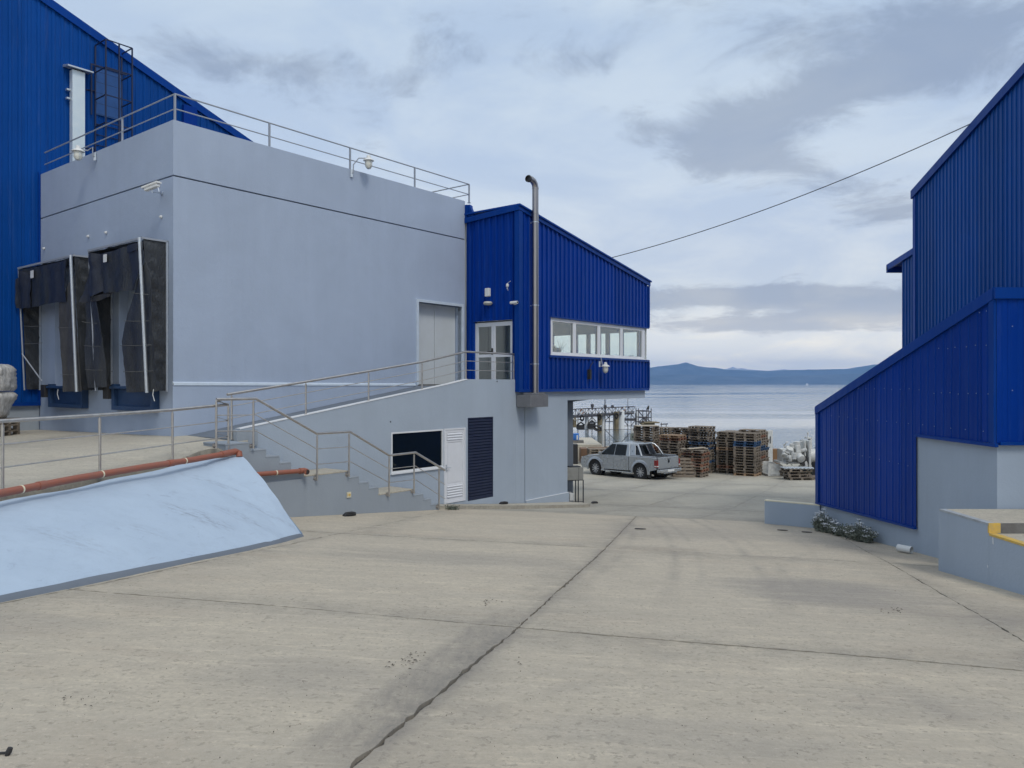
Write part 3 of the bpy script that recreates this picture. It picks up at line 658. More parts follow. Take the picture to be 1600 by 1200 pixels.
mb = MB(); mb.box(L1 + .01, a1, 16.66, 16.72, z0, z1, uv); mb.build('jamb_panel', M_wall, sd_f)
mb = MB(); mb.box(a0 - .05, a1, 16.30, 16.70, z0 - .05, z0 + .012, uv); mb.build('threshold', M_dockconc, sd_f)
# stubs of sealed pipes and bolt plates on the dock face
for (px, py) in ((253, 339), (167, 363.5), (139, 369.5), (70, 388.5)):
    v, z = onv(px, py, 8.76); mb = MB(); mb.lathe([(.038, 0), (.038, .02), (.022, .03), (.022, .05), (.012, .05)], uv(8.75, v, z), uv(-1, 0, 0), 10); mb.build('pipe_stub', M_plastic, gb)
# dock openings: recessed door, blue leveller pit frame, rubber buffer
for (s0, s1, z0, z1) in docks:
    mb = MB(); mb.box(8.98, 9.03, s0, s1, z0, z1, uv)
    d = mb.build('dock_door', M_wall, gb)
    for k in range(3): mb = MB(); mb.box(8.965, 8.98, s0 + .01, s1 - .01, z0 + .12 + k * .82, z0 + .16 + k * .82, uv); mb.build('door_rail', M_wall, d)
    mb = MB(); mb.box(8.60, 8.755, s0 - .1, s1 + .05, -.62, -.52, uv); mb.box(8.60, 8.755, s0 - .1, s0 + .02, -.52, -.12, uv); mb.box(8.60, 8.755, s1 - .07, s1 + .05, -.52, .0, uv); mb.box(8.70, 8.756, s0 + .02, s1 - .07, -.52, -.12, uv); mb.box(8.55, 8.755, s0 - .1, s1 + .05, -.11, -.05, uv)
    mb.build('leveller_frame', mat('leveller_blue', (.022, .06, .145), .5, var=.5, vscale=5), gb)
    mb = MB(); mb.box(8.52, 8.754, s1 + .07, s1 + .33, -.36, -.02, uv); mb.build('rubber_buffer', M_black, gb, bevel=.01)

# thin white railing round the roof
rr = thing('roof_railing', 'thin grey two-rail railing along the roof edge of the tall grey building', 'railing', uv(8.84, 16.53, 5.85))
ru, rv = 8.84, 16.53
ru_e = onu(733, 250, rv)[0]
for nm, z, r in (('top_rail', 6.46, .019), ('mid_rail', 6.13, .015)):
    mb = MB(); mb.tube([uv(ru, 23.6, z), uv(ru, rv, z), uv(ru_e, rv, z), uv(ru_e, 19.6, z)], r, 8); mb.build(nm, M_greyrail, rr, smooth=True)
pu = [onu(p, 250, rv)[0] for p in (421, 547, 648, 733)]; pv_ = [onv(p, 200, ru)[0] for p in (191, 64)]
for (a, b) in [(ru, rv)] + [(u, rv) for u in pu] + [(ru, v) for v in pv_] + [(ru_e, 19.6)]:
    mb = MB(); mb.box(a - .02, a + .02, b - .02, b + .02, 5.852, 6.45, uv); mb.box(a - .05, a + .05, b - .05, b + .05, 5.851, 5.862, uv); mb.build('post', M_greyrail, rr)

# ------------------------------------------------------------------ dock shelters
def shelter(label, s0, s1, uf, ub, z0, z1, lean, curtains, flaps):
    th = thing('dock_shelter', label, 'dock shelter', uv(8.7, (s0 + s1) / 2, z0), 'black fabric dock shelters on the grey wall')
    mb = MB(); mb.tube([uv(ub - .09, s0 - .01, z0 - .02), uv(uf - .09, s0 - .01, z1)], .036, 8); mb.build('front_post', M_galv, th, smooth=True)
    mb = MB(); mb.tube([uv(ub, s1, z0), uv(uf, s1, z1)], .022, 8); mb.build('front_post', M_greyrail, th, smooth=True)
    for s in (s0, s1): mb = MB(); mb.box(8.70, 8.745, s - .02, s + .02, z0, z1, uv); mb.build('wall_post', M_galv, th)
    mb = MB(); mb.box(uf - .03, uf + .01, s0, s1, z1 - .02, z1 + .03, uv); mb.box(uf, 8.75, s0 - .02, s0 + .02, z1 - .02, z1 + .02, uv); mb.box(uf, 8.75, s1 - .02, s1 + .02, z1 - .02, z1 + .02, uv); mb.box(8.71, 8.75, s0, s1, z1 - .02, z1 + .02, uv); mb.build('top_frame', M_greyrail, th)
    sheet_mesh([(s0, uf), (s1, uf), (s1, 8.74), (s0, 8.74)], lambda a, b, d: uv(b, a, z1 - .03 + d), .2, M_fab, 'roof_sheet', th, disp=lambda a, b: .02 * nz(a * 3, b * 3) - .03 * math.sin((b - uf) / (8.74 - uf) * math.pi))
    for s, sg in ((s0, -1), (s1, 1)):      # side sheets, puckered in diagonal folds
        if sg < 0: out = [(0, z0 + .02), (1, z0 + .02), (1, z1 - .02), (0, z1 - .02)]
        else: out = [(.12, z0 + .02), (1, z0 + .02), (1, z1 - .02), (.12, z1 - .02)]
        sheet_mesh(out, lambda a, b, d, s=s, sg=sg: uv(lerp(lerp(ub, uf, (b - z0) / (z1 - z0)), 8.735, a), s + sg * d, b), .09, M_fab, 'side_sheet', th, thick=.008,
                   disp=lambda a, b, s=s: .035 * math.sin(b * 19 + a * 7 + 2 * nz(a * 2, b * 1.4, s)) * max(0, min(1, .45 + .9 * nz(a * 1.2, b * .9, s + 7))) * math.sin(math.pi * min(1, max(0, a))) + .018 * nz(a * 3, b * 5, s))
    for nm, pts, dep, m_, sag in curtains:
        o_ = []
        for (px, py) in pts: o_.append(onv(20 + px / 4.285, 360 + py / 4.285, uf - .03))
        sheet_mesh(o_, lambda a, b, d, dep=dep: uv(lerp(ub, uf, (b - z0) / (z1 - z0)) - .035 - dep - d, a, b), .10, m_, nm, th, thick=.008,
                   disp=lambda a, b, dep=dep, sag=sag: sag * 1.9 * (.5 * math.sin(a * 9 + 2 * nz(a, b * .6, dep)) + .9 * nz(a * 2.2, b * 1.1, dep * 9 + 1) + .35 * nz(a * 6, b * 6, 2)))
    for (px, py, w1, h1) in flaps:
        v, z = onv(20 + px / 4.285, 360 + py / 4.285, uf - .06); mb = MB(); mb.box(uf - .105, uf - .10, v - w1, v + w1, z - h1, z + h1, uv); mb.build('paper_label', M_plastic, th)
    return th
sR = shelter('nearer black dock shelter by the wall corner with a torn flap hanging at its left', 16.66, 19.32, 8.20, 8.36, -.17, 3.17, 0,
    [('side_curtain', [(880, 205), (795, 400), (745, 560), (700, 740), (720, 1085), (918, 1078), (915, 700), (900, 300)], .0, M_fab, .02),
     ('header_curtain', [(600, 160), (785, 105), (797, 398), (690, 412), (593, 420)], .03, M_fab, .022),
     ('header_curtain', [(783, 106), (878, 75), (872, 235), (800, 395)], .045, M_fab2, .02),
     ('torn_flap', [(527, 152), (602, 158), (600, 330), (592, 400), (545, 440), (480, 485), (455, 478), (498, 300)], .05, M_fab2, .07),
     ('torn_flap', [(600, 418), (650, 425), (640, 445), (590, 455), (560, 472), (520, 480), (545, 440)], .02, M_black, .03),
     ('side_curtain', [(470, 470), (548, 470), (570, 760), (578, 1050), (462, 1055), (455, 800)], .0, M_fab, .02),
     ('loose_panel', [(785, 108), (858, 84), (855, 135), (790, 155)], .08, M_fab2, .01)],
    [(630, 188, .085, .09)])
sL = shelter('farther black dock shelter beside the blue wall with a sagging header curtain', 20.12, 23.62, 8.20, 8.34, -.17, 3.15, 0,
    [('header_curtain', [(38, 268), (240, 232), (238, 490), (125, 515), (130, 300)], .03, M_fab, .02),
     ('header_curtain', [(240, 232), (372, 200), (362, 300), (352, 478), (300, 482), (238, 488)], .045, M_fab2, .022),
     ('side_curtain', [(66, 265), (132, 300), (126, 512), (60, 528), (30, 520), (36, 330)], .06, M_fab2, .05),
     ('side_curtain', [(300, 485), (398, 300), (400, 500), (415, 1078), (302, 1080), (294, 640)], .0, mat('dusty_dock_fabric', (.075, .073, .070), .6, var=.9, vscale=4, vcol=(.04, .04, .042), bump=.4, bscale=25), .02)],
    [(140, 295, .10, .10)])
for sh_, rows_ in ((sR, [((797, 418), (905, 428)), ((735, 605), (905, 605)), ((703, 770), (912, 766)), ((715, 945), (915, 940)), ((455, 610), (555, 622)), ((460, 770), (570, 775)), ((460, 930), (575, 935))]), (sL, [((298, 650), (400, 648)), ((300, 965), (408, 962)), ((70, 640), (186, 640)), ((68, 760), (188, 752))])):
    for (a_, b_) in rows_:
        pa = onv(20 + a_[0] / 4.285, 360 + a_[1] / 4.285, 8.17); pb = onv(20 + b_[0] / 4.285, 360 + b_[1] / 4.285, 8.17)
        f_ = lambda z: lerp(8.36 if sh_ is sR else 8.34, 8.20, (z + .17) / 3.32) - .085
        mb = MB(); mb.tube([uv(f_(pa[1]), pa[0], pa[1]), uv(f_(pa[1]) - .015, (pa[0] + pb[0]) / 2, (pa[1] + pb[1]) / 2 - .01), uv(f_(pb[1]), pb[0], pb[1])], .006, 5); mb.build('seam', mat('seam_welt', (.12, .12, .115), .6), sh_)
v0_, z0_ = onv(20 + 75 / 4.285, 360 + 825 / 4.285, 8.3); v1_, z1_ = onv(20 + 190 / 4.285, 360 + 1010 / 4.285, 8.6)
mb = MB(); mb.tube([uv(8.25, v0_, z0_), uv(8.62, v1_, z1_)], .018, 6); mb.build('brace', M_greyrail, sL)
for sh, (px, py) in ((sL, (303, 1095)), (sR, (943, 1100))):
    v, z = onv(20 + px / 4.285, 360 + py / 4.285, 8.34); mb = MB(); mb.tube([uv(8.34, v, z + .12), uv(8.33, v + .02, z), uv(8.35, v - .02, z - .14)], .008, 5); mb.build('frayed_cord', M_plastic, sh)

# ------------------------------------------------------------------ blue warehouse behind
wh = thing('blue_warehouse', 'huge blue corrugated warehouse with a sloping gable behind the grey building', 'building', uv(8, 23.75, -1.3))
gz = lambda u: 8.54 + .378 * (15.1 - u)
PW = lambda s, z, d: uv(s, 23.75 - d, z)
clad(wh, PW, -2.0, 9.0, -.55, lambda s: gz(s) - .05, M_blue2, pitch=.236, sheet=.944, depth=.026)
clad(wh, PW, 9.0, 17.5, 3.0, lambda s: gz(s) - .05, M_blue2, pitch=.236, sheet=.944, depth=.026)
mb = MB(); mb.hexa([uv(-2, 23.80, -1.6), uv(17.5, 23.80, -1.6), uv(17.5, 36, -1.6), uv(-2, 36, -1.6), uv(-2, 23.80, gz(-2) - .1), uv(17.5, 23.80, gz(17.5) - .1), uv(17.5, 36, gz(17.5) - .1), uv(-2, 36, gz(-2) - .1)]); mb.build('core_wall', M_blue, wh)
mb = MB(); mb.hexa([uv(-2, 23.66, gz(-2) - .22), uv(17.5, 23.66, gz(17.5) - .22), uv(17.5, 23.70, gz(17.5) - .22), uv(-2, 23.70, gz(-2) - .22), uv(-2, 23.66, gz(-2)), uv(17.5, 23.66, gz(17.5)), uv(17.5, 23.70, gz(17.5)), uv(-2, 23.70, gz(-2))])
mb.hexa([uv(-2, 23.66, gz(-2) + .002), uv(17.5, 23.66, gz(17.5) + .002), uv(17.5, 36, gz(17.5) + .002), uv(-2, 36, gz(-2) + .002), uv(-2, 23.66, gz(-2) + .03), uv(17.5, 23.66, gz(17.5) + .03), uv(17.5, 36, gz(17.5) + .03), uv(-2, 36, gz(-2) + .03)]); mb.build('gable_flashing', M_trim, wh)
mb = MB(); mb.box(-2, 8.74, 23.71, 23.79, -1.6, -.56, uv); mb.build('plinth', M_stair, wh)
mb = MB(); mb.box(8.70, 8.755, 23.64, 23.70, -.6, 5.9, uv); mb.build('corner_strip', M_trim, wh)
mb = MB(); mb.box(-2, 8.68, 23.60, 23.66, -.60, -.50, uv); mb.build('base_flashing', M_trim, wh)
v_ = onu(300, 190, 23.7)[0]; mb = MB(); mb.box(12.9, 13.35, 23.55, 23.69, 3, gz(13.3) - .25, uv); mb.build('downpipe_casing', M_blue, wh)
u0, z0 = onu(171, 90, 23.72); mb = MB(); mb.box(10.25, 11.0, 23.69, 23.715, 7.95, 9.35, uv); mb.build('roof_hatch', mat('hatch_blue', (.010, .075, .26), .5, var=.4, vscale=5), wh)
mb = MB(); mb.box(10.1, 11.15, 23.66, 23.69, 9.36, 9.40, uv); mb.box(10.10, 10.14, 23.66, 23.685, 7.9, 9.36, uv); mb.build('hatch_rail', M_cage, wh)
# galvanised cable duct with its hood
du = thing('cable_duct', 'pale galvanised vertical duct with a small hood on the blue warehouse wall', 'duct', uv(9.7, 23.6, 5))
mb = MB(); mb.box(9.53, 9.87, 23.50, 23.70, 4.6, 9.0, uv); mb.build('duct_casing', M_duct, du, bevel=.006)
mb = MB(); mb.hexa([uv(9.36, 23.38, 9.02), uv(10.06, 23.38, 9.02), uv(10.06, 23.72, 9.06), uv(9.36, 23.72, 9.06), uv(9.36, 23.38, 9.06), uv(10.06, 23.38, 9.06), uv(10.06, 23.72, 9.14), uv(9.36, 23.72, 9.14)]); mb.build('hood', M_galv, du)
for z in (8.15, 8.4): mb = MB(); mb.box(9.42, 9.52, 23.6, 23.70, z, z + .05, uv); mb.build('clip', M_galv, du)
# caged ladder
lc = thing('caged_ladder', 'dark steel caged ladder rising to the warehouse roof', 'ladder', uv(10.62, 23.4, 5.3))
LU0, LU1, LV0, LV1, LT = 10.24, 11.0, 23.03, 23.70, 9.97
for a, b in ((LU0, LV0), (LU1, LV0), (LU0, LV1), (LU1, LV1), ((LU0 + LU1) / 2, LV0)):
    mb = MB(); mb.box(a - .018, a + .018, b - .018, b + .018, 5.35 if b > LV0 + .1 else 6.0, LT, uv); mb.build('upright', M_cage, lc)
z = LT
while z > 6.0:
    mb = MB(); mb.box(LU0, LU1, LV0 - .014, LV0 + .014, z - .014, z + .014, uv)
    for a in (LU0, LU1): mb.box(a - .014, a + .014, LV0 + .015, LV1 - .019, z - .014, z + .014, uv)
    mb.build('cage_hoop', M_cage, lc); z -= .80
z = 5.5
while z < 9.5: mb = MB(); mb.tube([uv(LU0 + .02, LV1, z), uv(LU1 - .02, LV1, z)], .013, 6); mb.build('rung', M_cage, lc); z += .31
for z in (6.9, 8.6): mb = MB(); mb.tube([uv(LU0 - .25, 23.72, z), uv(LU0, LV1, z + .03)], .02, 6); mb.build('wall_bracket', M_cage, lc)
# ------------------------------------------------------------------ office annex: grey base, blue upper floor
an = thing('office_annex', 'blue corrugated upper floor with a window band over a grey rendered base', 'building', uv(18.5, 14.42, -3.8))
m2 = lambda s, d, z: uv(s, 14.42 + d, z)
def ptop(u):      # top of the ramp parapet
    return np.interp(u, [9.12, 15.47, 16.25, 18.46], [-.935, 0, .135, .135]).item()
win = (13.37, 15.27, -2.25, -1.22); ldoor = (15.30, 16.17, -3.26, -1.215); shut = (16.28, 17.40, -3.30, -.955)
mb = MB(); wallcells(mb, m2, 9.12, 18.46, 0, .15, lambda u: np.interp(u, [9.1, 14.2, 18.46], [-3.3, -3.6, -4.4]).item(), ptop, [win, ldoor, shut], breaks=[15.47, 16.25, 12.0, 14.2])
mb.build('base_wall', M_wall2, an)
mb = MB(); mb.box(18.462, 18.90, 14.42, 14.57, -4.4, -.25, uv); mb.build('base_wall', M_wall2, an)
# white painted arris on the parapet
mb = MB(); q = [9.12, 12, 15.47, 16.25]
for a, b in zip(q, q[1:]): mb.hexa([uv(a, 14.408, ptop(a) - .014), uv(b, 14.408, ptop(b) - .014), uv(b, 14.575, ptop(b) - .014), uv(a, 14.575, ptop(a) - .014), uv(a, 14.408, ptop(a) + .006), uv(b, 14.408, ptop(b) + .006), uv(b, 14.575, ptop(b) + .006), uv(a, 14.575, ptop(a) + .006)])
mb.build('parapet_edge', M_white, an)
# ramp deck and top landing
mb = MB(); rz = lambda u: -1.13 + .152 * (u - 9.2)
mb.hexa([uv(9.05, 14.57, -1.6), uv(16.3, 14.57, -1.6), uv(16.3, 16.40, -1.6), uv(9.05, 16.40, -1.6), uv(9.05, 14.57, rz(9.05)), uv(16.3, 14.57, -.05), uv(16.3, 16.40, -.05), uv(9.05, 16.40, rz(9.05))])
mb.box(16.3, 18.46, 14.57, 16.40, -.4, -.05, uv); mb.build('ramp_deck', M_skirt_shade, an)
mb = MB(); mb.box(9.0, 9.5, 14.35, 14.62, -1.3, -.96, uv); mb.build('parapet_end', M_stair, an)
# pier with skirting, beam, recessed pier and tapering bracket under the overhang
mb = MB(); wallcells(mb, m2, 18.93, 21.24, -.02, .5, -4.6, -.25); mb.build('pier_wall', M_wall2, an)
mb = MB(); mb.box(18.90, 18.93, 14.43, 14.55, -4.4, -.25, uv); mb.build('movement_joint', M_stair, an)
mb = MB(); mb.box(18.93, 21.28, 14.36, 14.398, -4.6, -3.6, uv); mb.build('skirting', M_wall2, an)
mb = MB(); mb.box(18.93, 21.285, 14.355, 14.399, -3.6, -3.588, uv); mb.build('skirting_cap', M_white, an)
mb = MB(); mb.box(21.243, 26.56, 14.40, 14.75, -.54, -.25, uv); mb.build('edge_beam', M_wall2, an)
mb = MB(); mb.box(21.3, 22.4, 14.95, 15.3, -4.8, -.62, uv); mb.prism([(21.3, -.31), (24.3, -.31), (24.3, -.515), (22.4, -.62), (21.3, -.62)], lambda a, b: uv(a, 14.97, b), lambda a, b: uv(a, 15.28, b)); mb.build('bracket_pier', M_skirt_shade, an)  # shade under the overhang put into the colour with the dark skirting grey
mb = MB(); mb.box(18.6, 26.4, 14.78, 19.9, -.30, -.10, uv); mb.build('floor_slab', M_wall2, an)
mb = MB(); mb.box(18.6, 21.2, 15.32, 19.9, -4.6, -.3, uv); mb.build('rear_base', M_wall2, an)
# black sheet standing in for the unlit basement room behind the window
mb = MB(); mb.box(12.5, 16.2, 14.60, 14.62, -3.2, -.9, uv); mb.build('unlit_room_sheet', M_black, an)
def frame(mb, s0, s1, z0, z1, d0, d1, w_, m):
    mb.hexa([m(s0, d0, z0), m(s1, d0, z0), m(s1, d1, z0), m(s0, d1, z0), m(s0, d0, z0 + w_), m(s1, d0, z0 + w_), m(s1, d1, z0 + w_), m(s0, d1, z0 + w_)])
    mb.hexa([m(s0, d0, z1 - w_), m(s1, d0, z1 - w_), m(s1, d1, z1 - w_), m(s0, d1, z1 - w_), m(s0, d0, z1), m(s1, d0, z1), m(s1, d1, z1), m(s0, d1, z1)])
    for a, b in ((s0, s0 + w_), (s1 - w_, s1)): mb.hexa([m(a, d0, z0 + w_), m(b, d0, z0 + w_), m(b, d1, z0 + w_), m(a, d1, z0 + w_), m(a, d0, z1 - w_), m(b, d0, z1 - w_), m(b, d1, z1 - w_), m(a, d1, z1 - w_)])
mb = MB(); frame(mb, win[0] + .002, win[1], win[2] + .002, win[3] - .002, -.012, .05, .038, m2); bw = mb.build('window', M_white, an); bw['label'] = 'dark basement window in a white frame behind the stair railing'
mb = MB(); mb.box(win[0] + .05, win[1] - .05, 14.44, 14.45, win[2] + .05, win[3] - .05, uv); mb.build('pane', M_glassdark, bw)
mb = MB(); mb.box(win[0] - .02, win[1], 14.37, 14.42, win[2] - .035, win[2], uv); mb.build('sill', M_white, bw)
# white louvred door
mb = MB(); frame(mb, ldoor[0] + .002, ldoor[1] - .002, ldoor[2] + .002, ldoor[3] - .002, -.02, .06, .04, m2); ld = mb.build('louvred_door', M_whitedoor, an); ld['label'] = 'white metal door with louvres at top and bottom'
a0, a1, z0, z1 = ldoor; mb = MB(); frame(mb, a0 + .045, a1 - .045, z0 + .045, z1 - .045, -.005, .03, .075, m2); mb.build('door_leaf', M_whitedoor, ld)
mb = MB(); mb.box(a0 + .12, a1 - .12, 14.432, 14.44, z0 + .12, z1 - .12, uv); mb.box(a0 + .12, a1 - .12, 14.418, 14.431, z0 + .46, z0 + .50, uv); mb.box(a0 + .12, a1 - .12, 14.418, 14.431, z1 - .38, z1 - .34, uv); mb.box(a0 + .17, a1 - .17, 14.425, 14.431, z0 + .55, z1 - .43, uv); mb.build('door_panel', M_whitedoor, ld)
for zz in [z0 + .15 + .07 * k for k in range(5)] + [z1 - .32 + .07 * k for k in range(3)]:
    mb = MB(); mb.hexa([uv(a0 + .13, 14.405, zz), uv(a1 - .13, 14.405, zz), uv(a1 - .13, 14.43, zz + .03), uv(a0 + .13, 14.43, zz + .03), uv(a0 + .13, 14.405, zz + .02), uv(a1 - .13, 14.405, zz + .02), uv(a1 - .13, 14.43, zz + .055), uv(a0 + .13, 14.43, zz + .055)]); mb.build('louvre', M_whitedoor, ld)
mb = MB(); mb.tube([uv(a0 + .09, 14.41, -2.28), uv(a0 + .09, 14.36, -2.28), uv(a0 + .22, 14.36, -2.28)], .012, 6); mb.box(a0 + .07, a0 + .11, 14.405, 14.414, -2.40, -2.2, uv); mb.build('handle', M_galv, ld)
# navy slatted shutter
a0, a1, z0, z1 = shut; mb = MB(); frame(mb, a0 + .002, a1 - .002, z0, z1 - .002, .0, .06, .035, m2); mb.box(a0 + .03, a1 - .03, 14.47, 14.48, z0, z1, uv); sh = mb.build('vent_shutter', M_slate, an); sh['label'] = 'tall navy slatted shutter right of the white door'
mb = MB(); n_ = 27; hgt = (z1 - z0 - .07) / n_
mb.hexa([uv(a0 + .036, 14.425, 0), uv(a1 - .036, 14.425, 0), uv(a1 - .036, 14.462, .035), uv(a0 + .036, 14.462, .035), uv(a0 + .036, 14.425, hgt * .62), uv(a1 - .036, 14.425, hgt * .62), uv(a1 - .036, 14.462, hgt), uv(a0 + .036, 14.462, hgt)])
me = mb.mesh('slat', M_slate)
for k in range(n_): o = inst(me, 'slat', None, (0, 0, 0)); o.parent = sh; o.location = Vector((0, 0, z0 + .035 + k * hgt)) - rootloc(sh)
for (px, py, r) in ((610, 659, .018), (776.5, 596, .022)): u, z = onu(px, py, 14.42); mb = MB(); mb.lathe([(r, 0), (r, .006)], uv(u, 14.418, z), uv(0, -1, 0), 8); mb.build('weep_hole', M_black, an)

# blue upper floor
VF = 14.33
rt = lambda u: 5.43 + (3.96 - 5.43) * (u - 18.52) / (26.65 - 18.52)
PS = lambda s, z, d: uv(s, VF - d, z)
WB = (20.20, 26.62, .93, 2.13)
clad(an, PS, 18.62, 20.12, -.20, lambda s: rt(s) - .12, M_blue, sheet=1.5)
clad(an, PS, 20.12, 26.62, 2.16, lambda s: rt(s) - .12, M_blue, sheet=1.0)
clad(an, PS, 20.12, 26.62, -.16, .86, M_blue, sheet=1.0)
PT = lambda s, z, d: uv(18.50 - d, s, z)
td = (onv(800.5, 505, 18.5)[0], onv(739, 505, 18.5)[0], -.04, 1.97)      # door opening in v
zt_ = lambda s: 5.43 - .06 * (s - 14.33)
clad(an, PT, 14.42, td[0], -.12, lambda s: zt_(s) - .12, M_blue, sheet=1.2)
clad(an, PT, td[0], td[1], td[3], lambda s: zt_(s) - .12, M_blue, sheet=1.2)
clad(an, PT, td[1], 16.44, -.12, lambda s: zt_(s) - .12, M_blue, sheet=1.2)
# solid wall behind the sheets
mb = MB(); wallcells(mb, lambda s, d, z: uv(s, VF + .02 + d, z), 18.52, 26.60, 0, .12, -.24, lambda s: rt(s) - .05, [(20.2, 26.56, .93, 2.13)])
wallcells(mb, lambda s, d, z: uv(18.52 + d, s, z), 14.47, 19.9, 0, .12, -.24, lambda s: zt_(s) - .05, [td])
wallcells(mb, lambda s, d, z: uv(s, 19.75 + d, z), 18.66, 26.49, 0, .15, -.24, 3.4)
mb.build('inner_wall', mat('office_inner_wall', (.66, .69, .67), .8), an)
ew = [(onv(x1, 540, 26.5)[0], onv(x0, 540, 26.5)[0], 1.05, 2.02) for (x0, x1) in ((864, 891.4), (901.5, 916), (921, 930), (937.5, 946), (951.5, 968.5), (973, 995))]
mb = MB(); mb.box(26.50, 26.60, 14.5, 14.62, -.24, .93, uv); mb.box(26.50, 26.60, 14.5, 14.62, 2.13, 3.9, uv); wallcells(mb, lambda s, d, z: uv(26.50 + d, s, z), 14.621, 19.7, 0, .1, -.24, 3.9, ew); mb.build('end_wall', M_blue, an)
mb = MB(); mb.box(18.66, 26.49, 14.5, 19.7, 2.75, 2.80, uv); mb.build('ceiling', mat('office_ceiling', (.75, .77, .75), .8), an)
mb = MB(); mb.hexa([uv(18.40, 14.20, rt(18.52) - .03), uv(26.75, 14.20, rt(26.65) - .03), uv(26.75, 19.9, rt(26.65) - .03), uv(18.40, 19.9, rt(18.52) - .03), uv(18.40, 14.20, rt(18.52) + .02), uv(26.75, 14.20, rt(26.65) + .02), uv(26.75, 19.9, rt(26.65) + .02), uv(18.40, 19.9, rt(18.52) + .02)]); mb.build('roof', M_trim, an)
# flashings, corner trims, reveals
mb = MB(); f = lambda u, lo, hi, v0, v1: None
def rake(mb, u0, u1, v0, v1, lo, hi): mb.hexa([uv(u0, v0, rt(u0) + lo), uv(u1, v0, rt(u1) + lo), uv(u1, v1, rt(u1) + lo), uv(u0, v1, rt(u0) + lo), uv(u0, v0, rt(u0) + hi), uv(u1, v0, rt(u1) + hi), uv(u1, v1, rt(u1) + hi), uv(u0, v1, rt(u0) + hi)])
rake(mb, 18.42, 26.72, 14.245, 14.285, -.17, .0); mb.build('rake_flashing', M_trim, an)
mb = MB(); mb.hexa([uv(18.40, 14.25, rt(18.5) - .17), uv(18.44, 14.25, rt(18.5) - .17), uv(18.44, 16.44, zt_(16.44) - .17), uv(18.40, 16.44, zt_(16.44) - .17), uv(18.40, 14.25, rt(18.5)), uv(18.44, 14.25, rt(18.5)), uv(18.44, 16.44, zt_(16.44)), uv(18.40, 16.44, zt_(16.44))]); mb.build('front_flashing', M_trim, an)
mb = MB(); mb.box(18.44, 18.62, 14.26, 14.292, -.24, rt(18.5) - .18, uv); mb.box(18.44, 18.468, 14.293, 14.44, -.24, rt(18.5) - .18, uv); mb.build('corner_trim', M_trim, an)
mb = MB(); mb.box(20.02, 20.12, 14.285, 14.32, .93, 2.16, uv); mb.box(20.02, 26.68, 14.26, 14.345, .85, .925, uv); mb.box(20.12, 26.68, 14.275, 14.345, 2.135, 2.18, uv); mb.build('window_surround', M_trim, an)
mb = MB(); mb.box(26.62, 26.70, 14.26, 14.6, -.17, .85, uv); mb.build('end_trim', M_trim, an); mb = MB(); mb.box(26.62, 26.70, 14.26, 14.6, 2.18, rt(26.7) - .17, uv); mb.build('end_trim', M_trim, an)
mb = MB(); mb.box(18.46, 26.66, 14.27, 14.33, -.25, -.165, uv); mb.build('base_flashing', M_trim, an)
mb = MB(); mb.box(18.42, 18.70, 16.35, 16.44, 5.2, 5.72, uv); mb.prism([(16.1, 5.35), (16.45, 5.35), (16.45, 5.72), (16.28, 5.72)], lambda a, b: uv(18.46, a, b), lambda a, b: uv(18.56, a, b)); mb.build('junction_flashing', M_trim, an)
# window band: four lights
xs = [20.22, 21.58, 23.12, 24.68, 26.30]
mb = MB(); mb.box(20.13, 26.42, 14.34, 14.40, .93, 1.0, uv); mb.box(20.13, 26.42, 14.34, 14.40, 2.06, 2.13, uv); 
for i, x_ in enumerate(xs): mb.box(x_ - (.09 if i == 0 else .055), x_ + (.12 if i == 4 else .055), 14.335, 14.41, 1.0, 2.06, uv)
mb.box(26.36, 26.42, 14.41, 14.50, .93, 2.13, uv)
wf = mb.build('window_band', M_whitedoor, an); wf['label'] = 'long white-framed band of four windows'
for a, b in zip(xs, xs[1:]):
    mb = MB(); mb.box(a + .05, b - .05, 14.37, 14.378, .99, 2.07, uv); mb.build('pane', M_glass, wf)
    mb = MB(); frame(mb, a + .055, b - .055, 1.0, 2.06, .0, .03, .035, lambda s, d, z: uv(s, 14.345 + d, z)); mb.build('sash', M_whitedoor, wf)
mb = MB(); mb.box(20.1, 26.5, 14.27, 14.335, .925, .95, uv); mb.build('sill', M_white, wf)
# glazed double door on the landing
v0, v1 = td[0] + .0, td[1] - .17; v1 = onv(743, 520, 18.58)[0]; v0 = td[0] + .01
mD = lambda s, d, z: uv(18.60 + d, s, z)
mb = MB(); frame(mb, v0, v1, -.04, 1.93, -.03, .03, .05, mD); gd = mb.build('glass_door', M_whitedoor, an); gd['label'] = 'white double glass door at the top of the ramp'
mb = MB(); mb.box(18.50, 18.66, v1, td[1], -.04, td[3], uv); mb.build('door_reveal', M_trim, gd)
vm = (v0 + v1) / 2 + .03
for a, b in ((v0 + .052, vm - .004), (vm + .004, v1 - .052)):
    mb = MB(); frame(mb, a, b, .0, 1.88, -.025, .025, .075, mD); mb.box(18.58, 18.62, a + .075, b - .075, .84, .93, uv); mb.build('door_leaf', M_whitedoor, gd)
    mb = MB(); mb.box(18.598, 18.604, a + .07, b - .07, .07, 1.82, uv); mb.build('pane', M_glasst, gd)
mb = MB(); mb.tube([uv(18.57, vm + .04, 1.02), uv(18.50, vm + .04, 1.02), uv(18.50, vm + .18, 1.02)], .015, 6); mb.box(18.56, 18.575, vm + .01, vm + .07, .92, 1.12, uv); mb.build('handle', M_black, gd)
mb = MB(); mb.box(19.3, 19.33, 15.0, 15.35, 0, 1.9, uv); mb.box(20.9, 20.93, 14.9, 15.6, 0, 2, uv); mb.build('inner_partition', mat('inner_partition', (.55, .58, .56), .7), an)
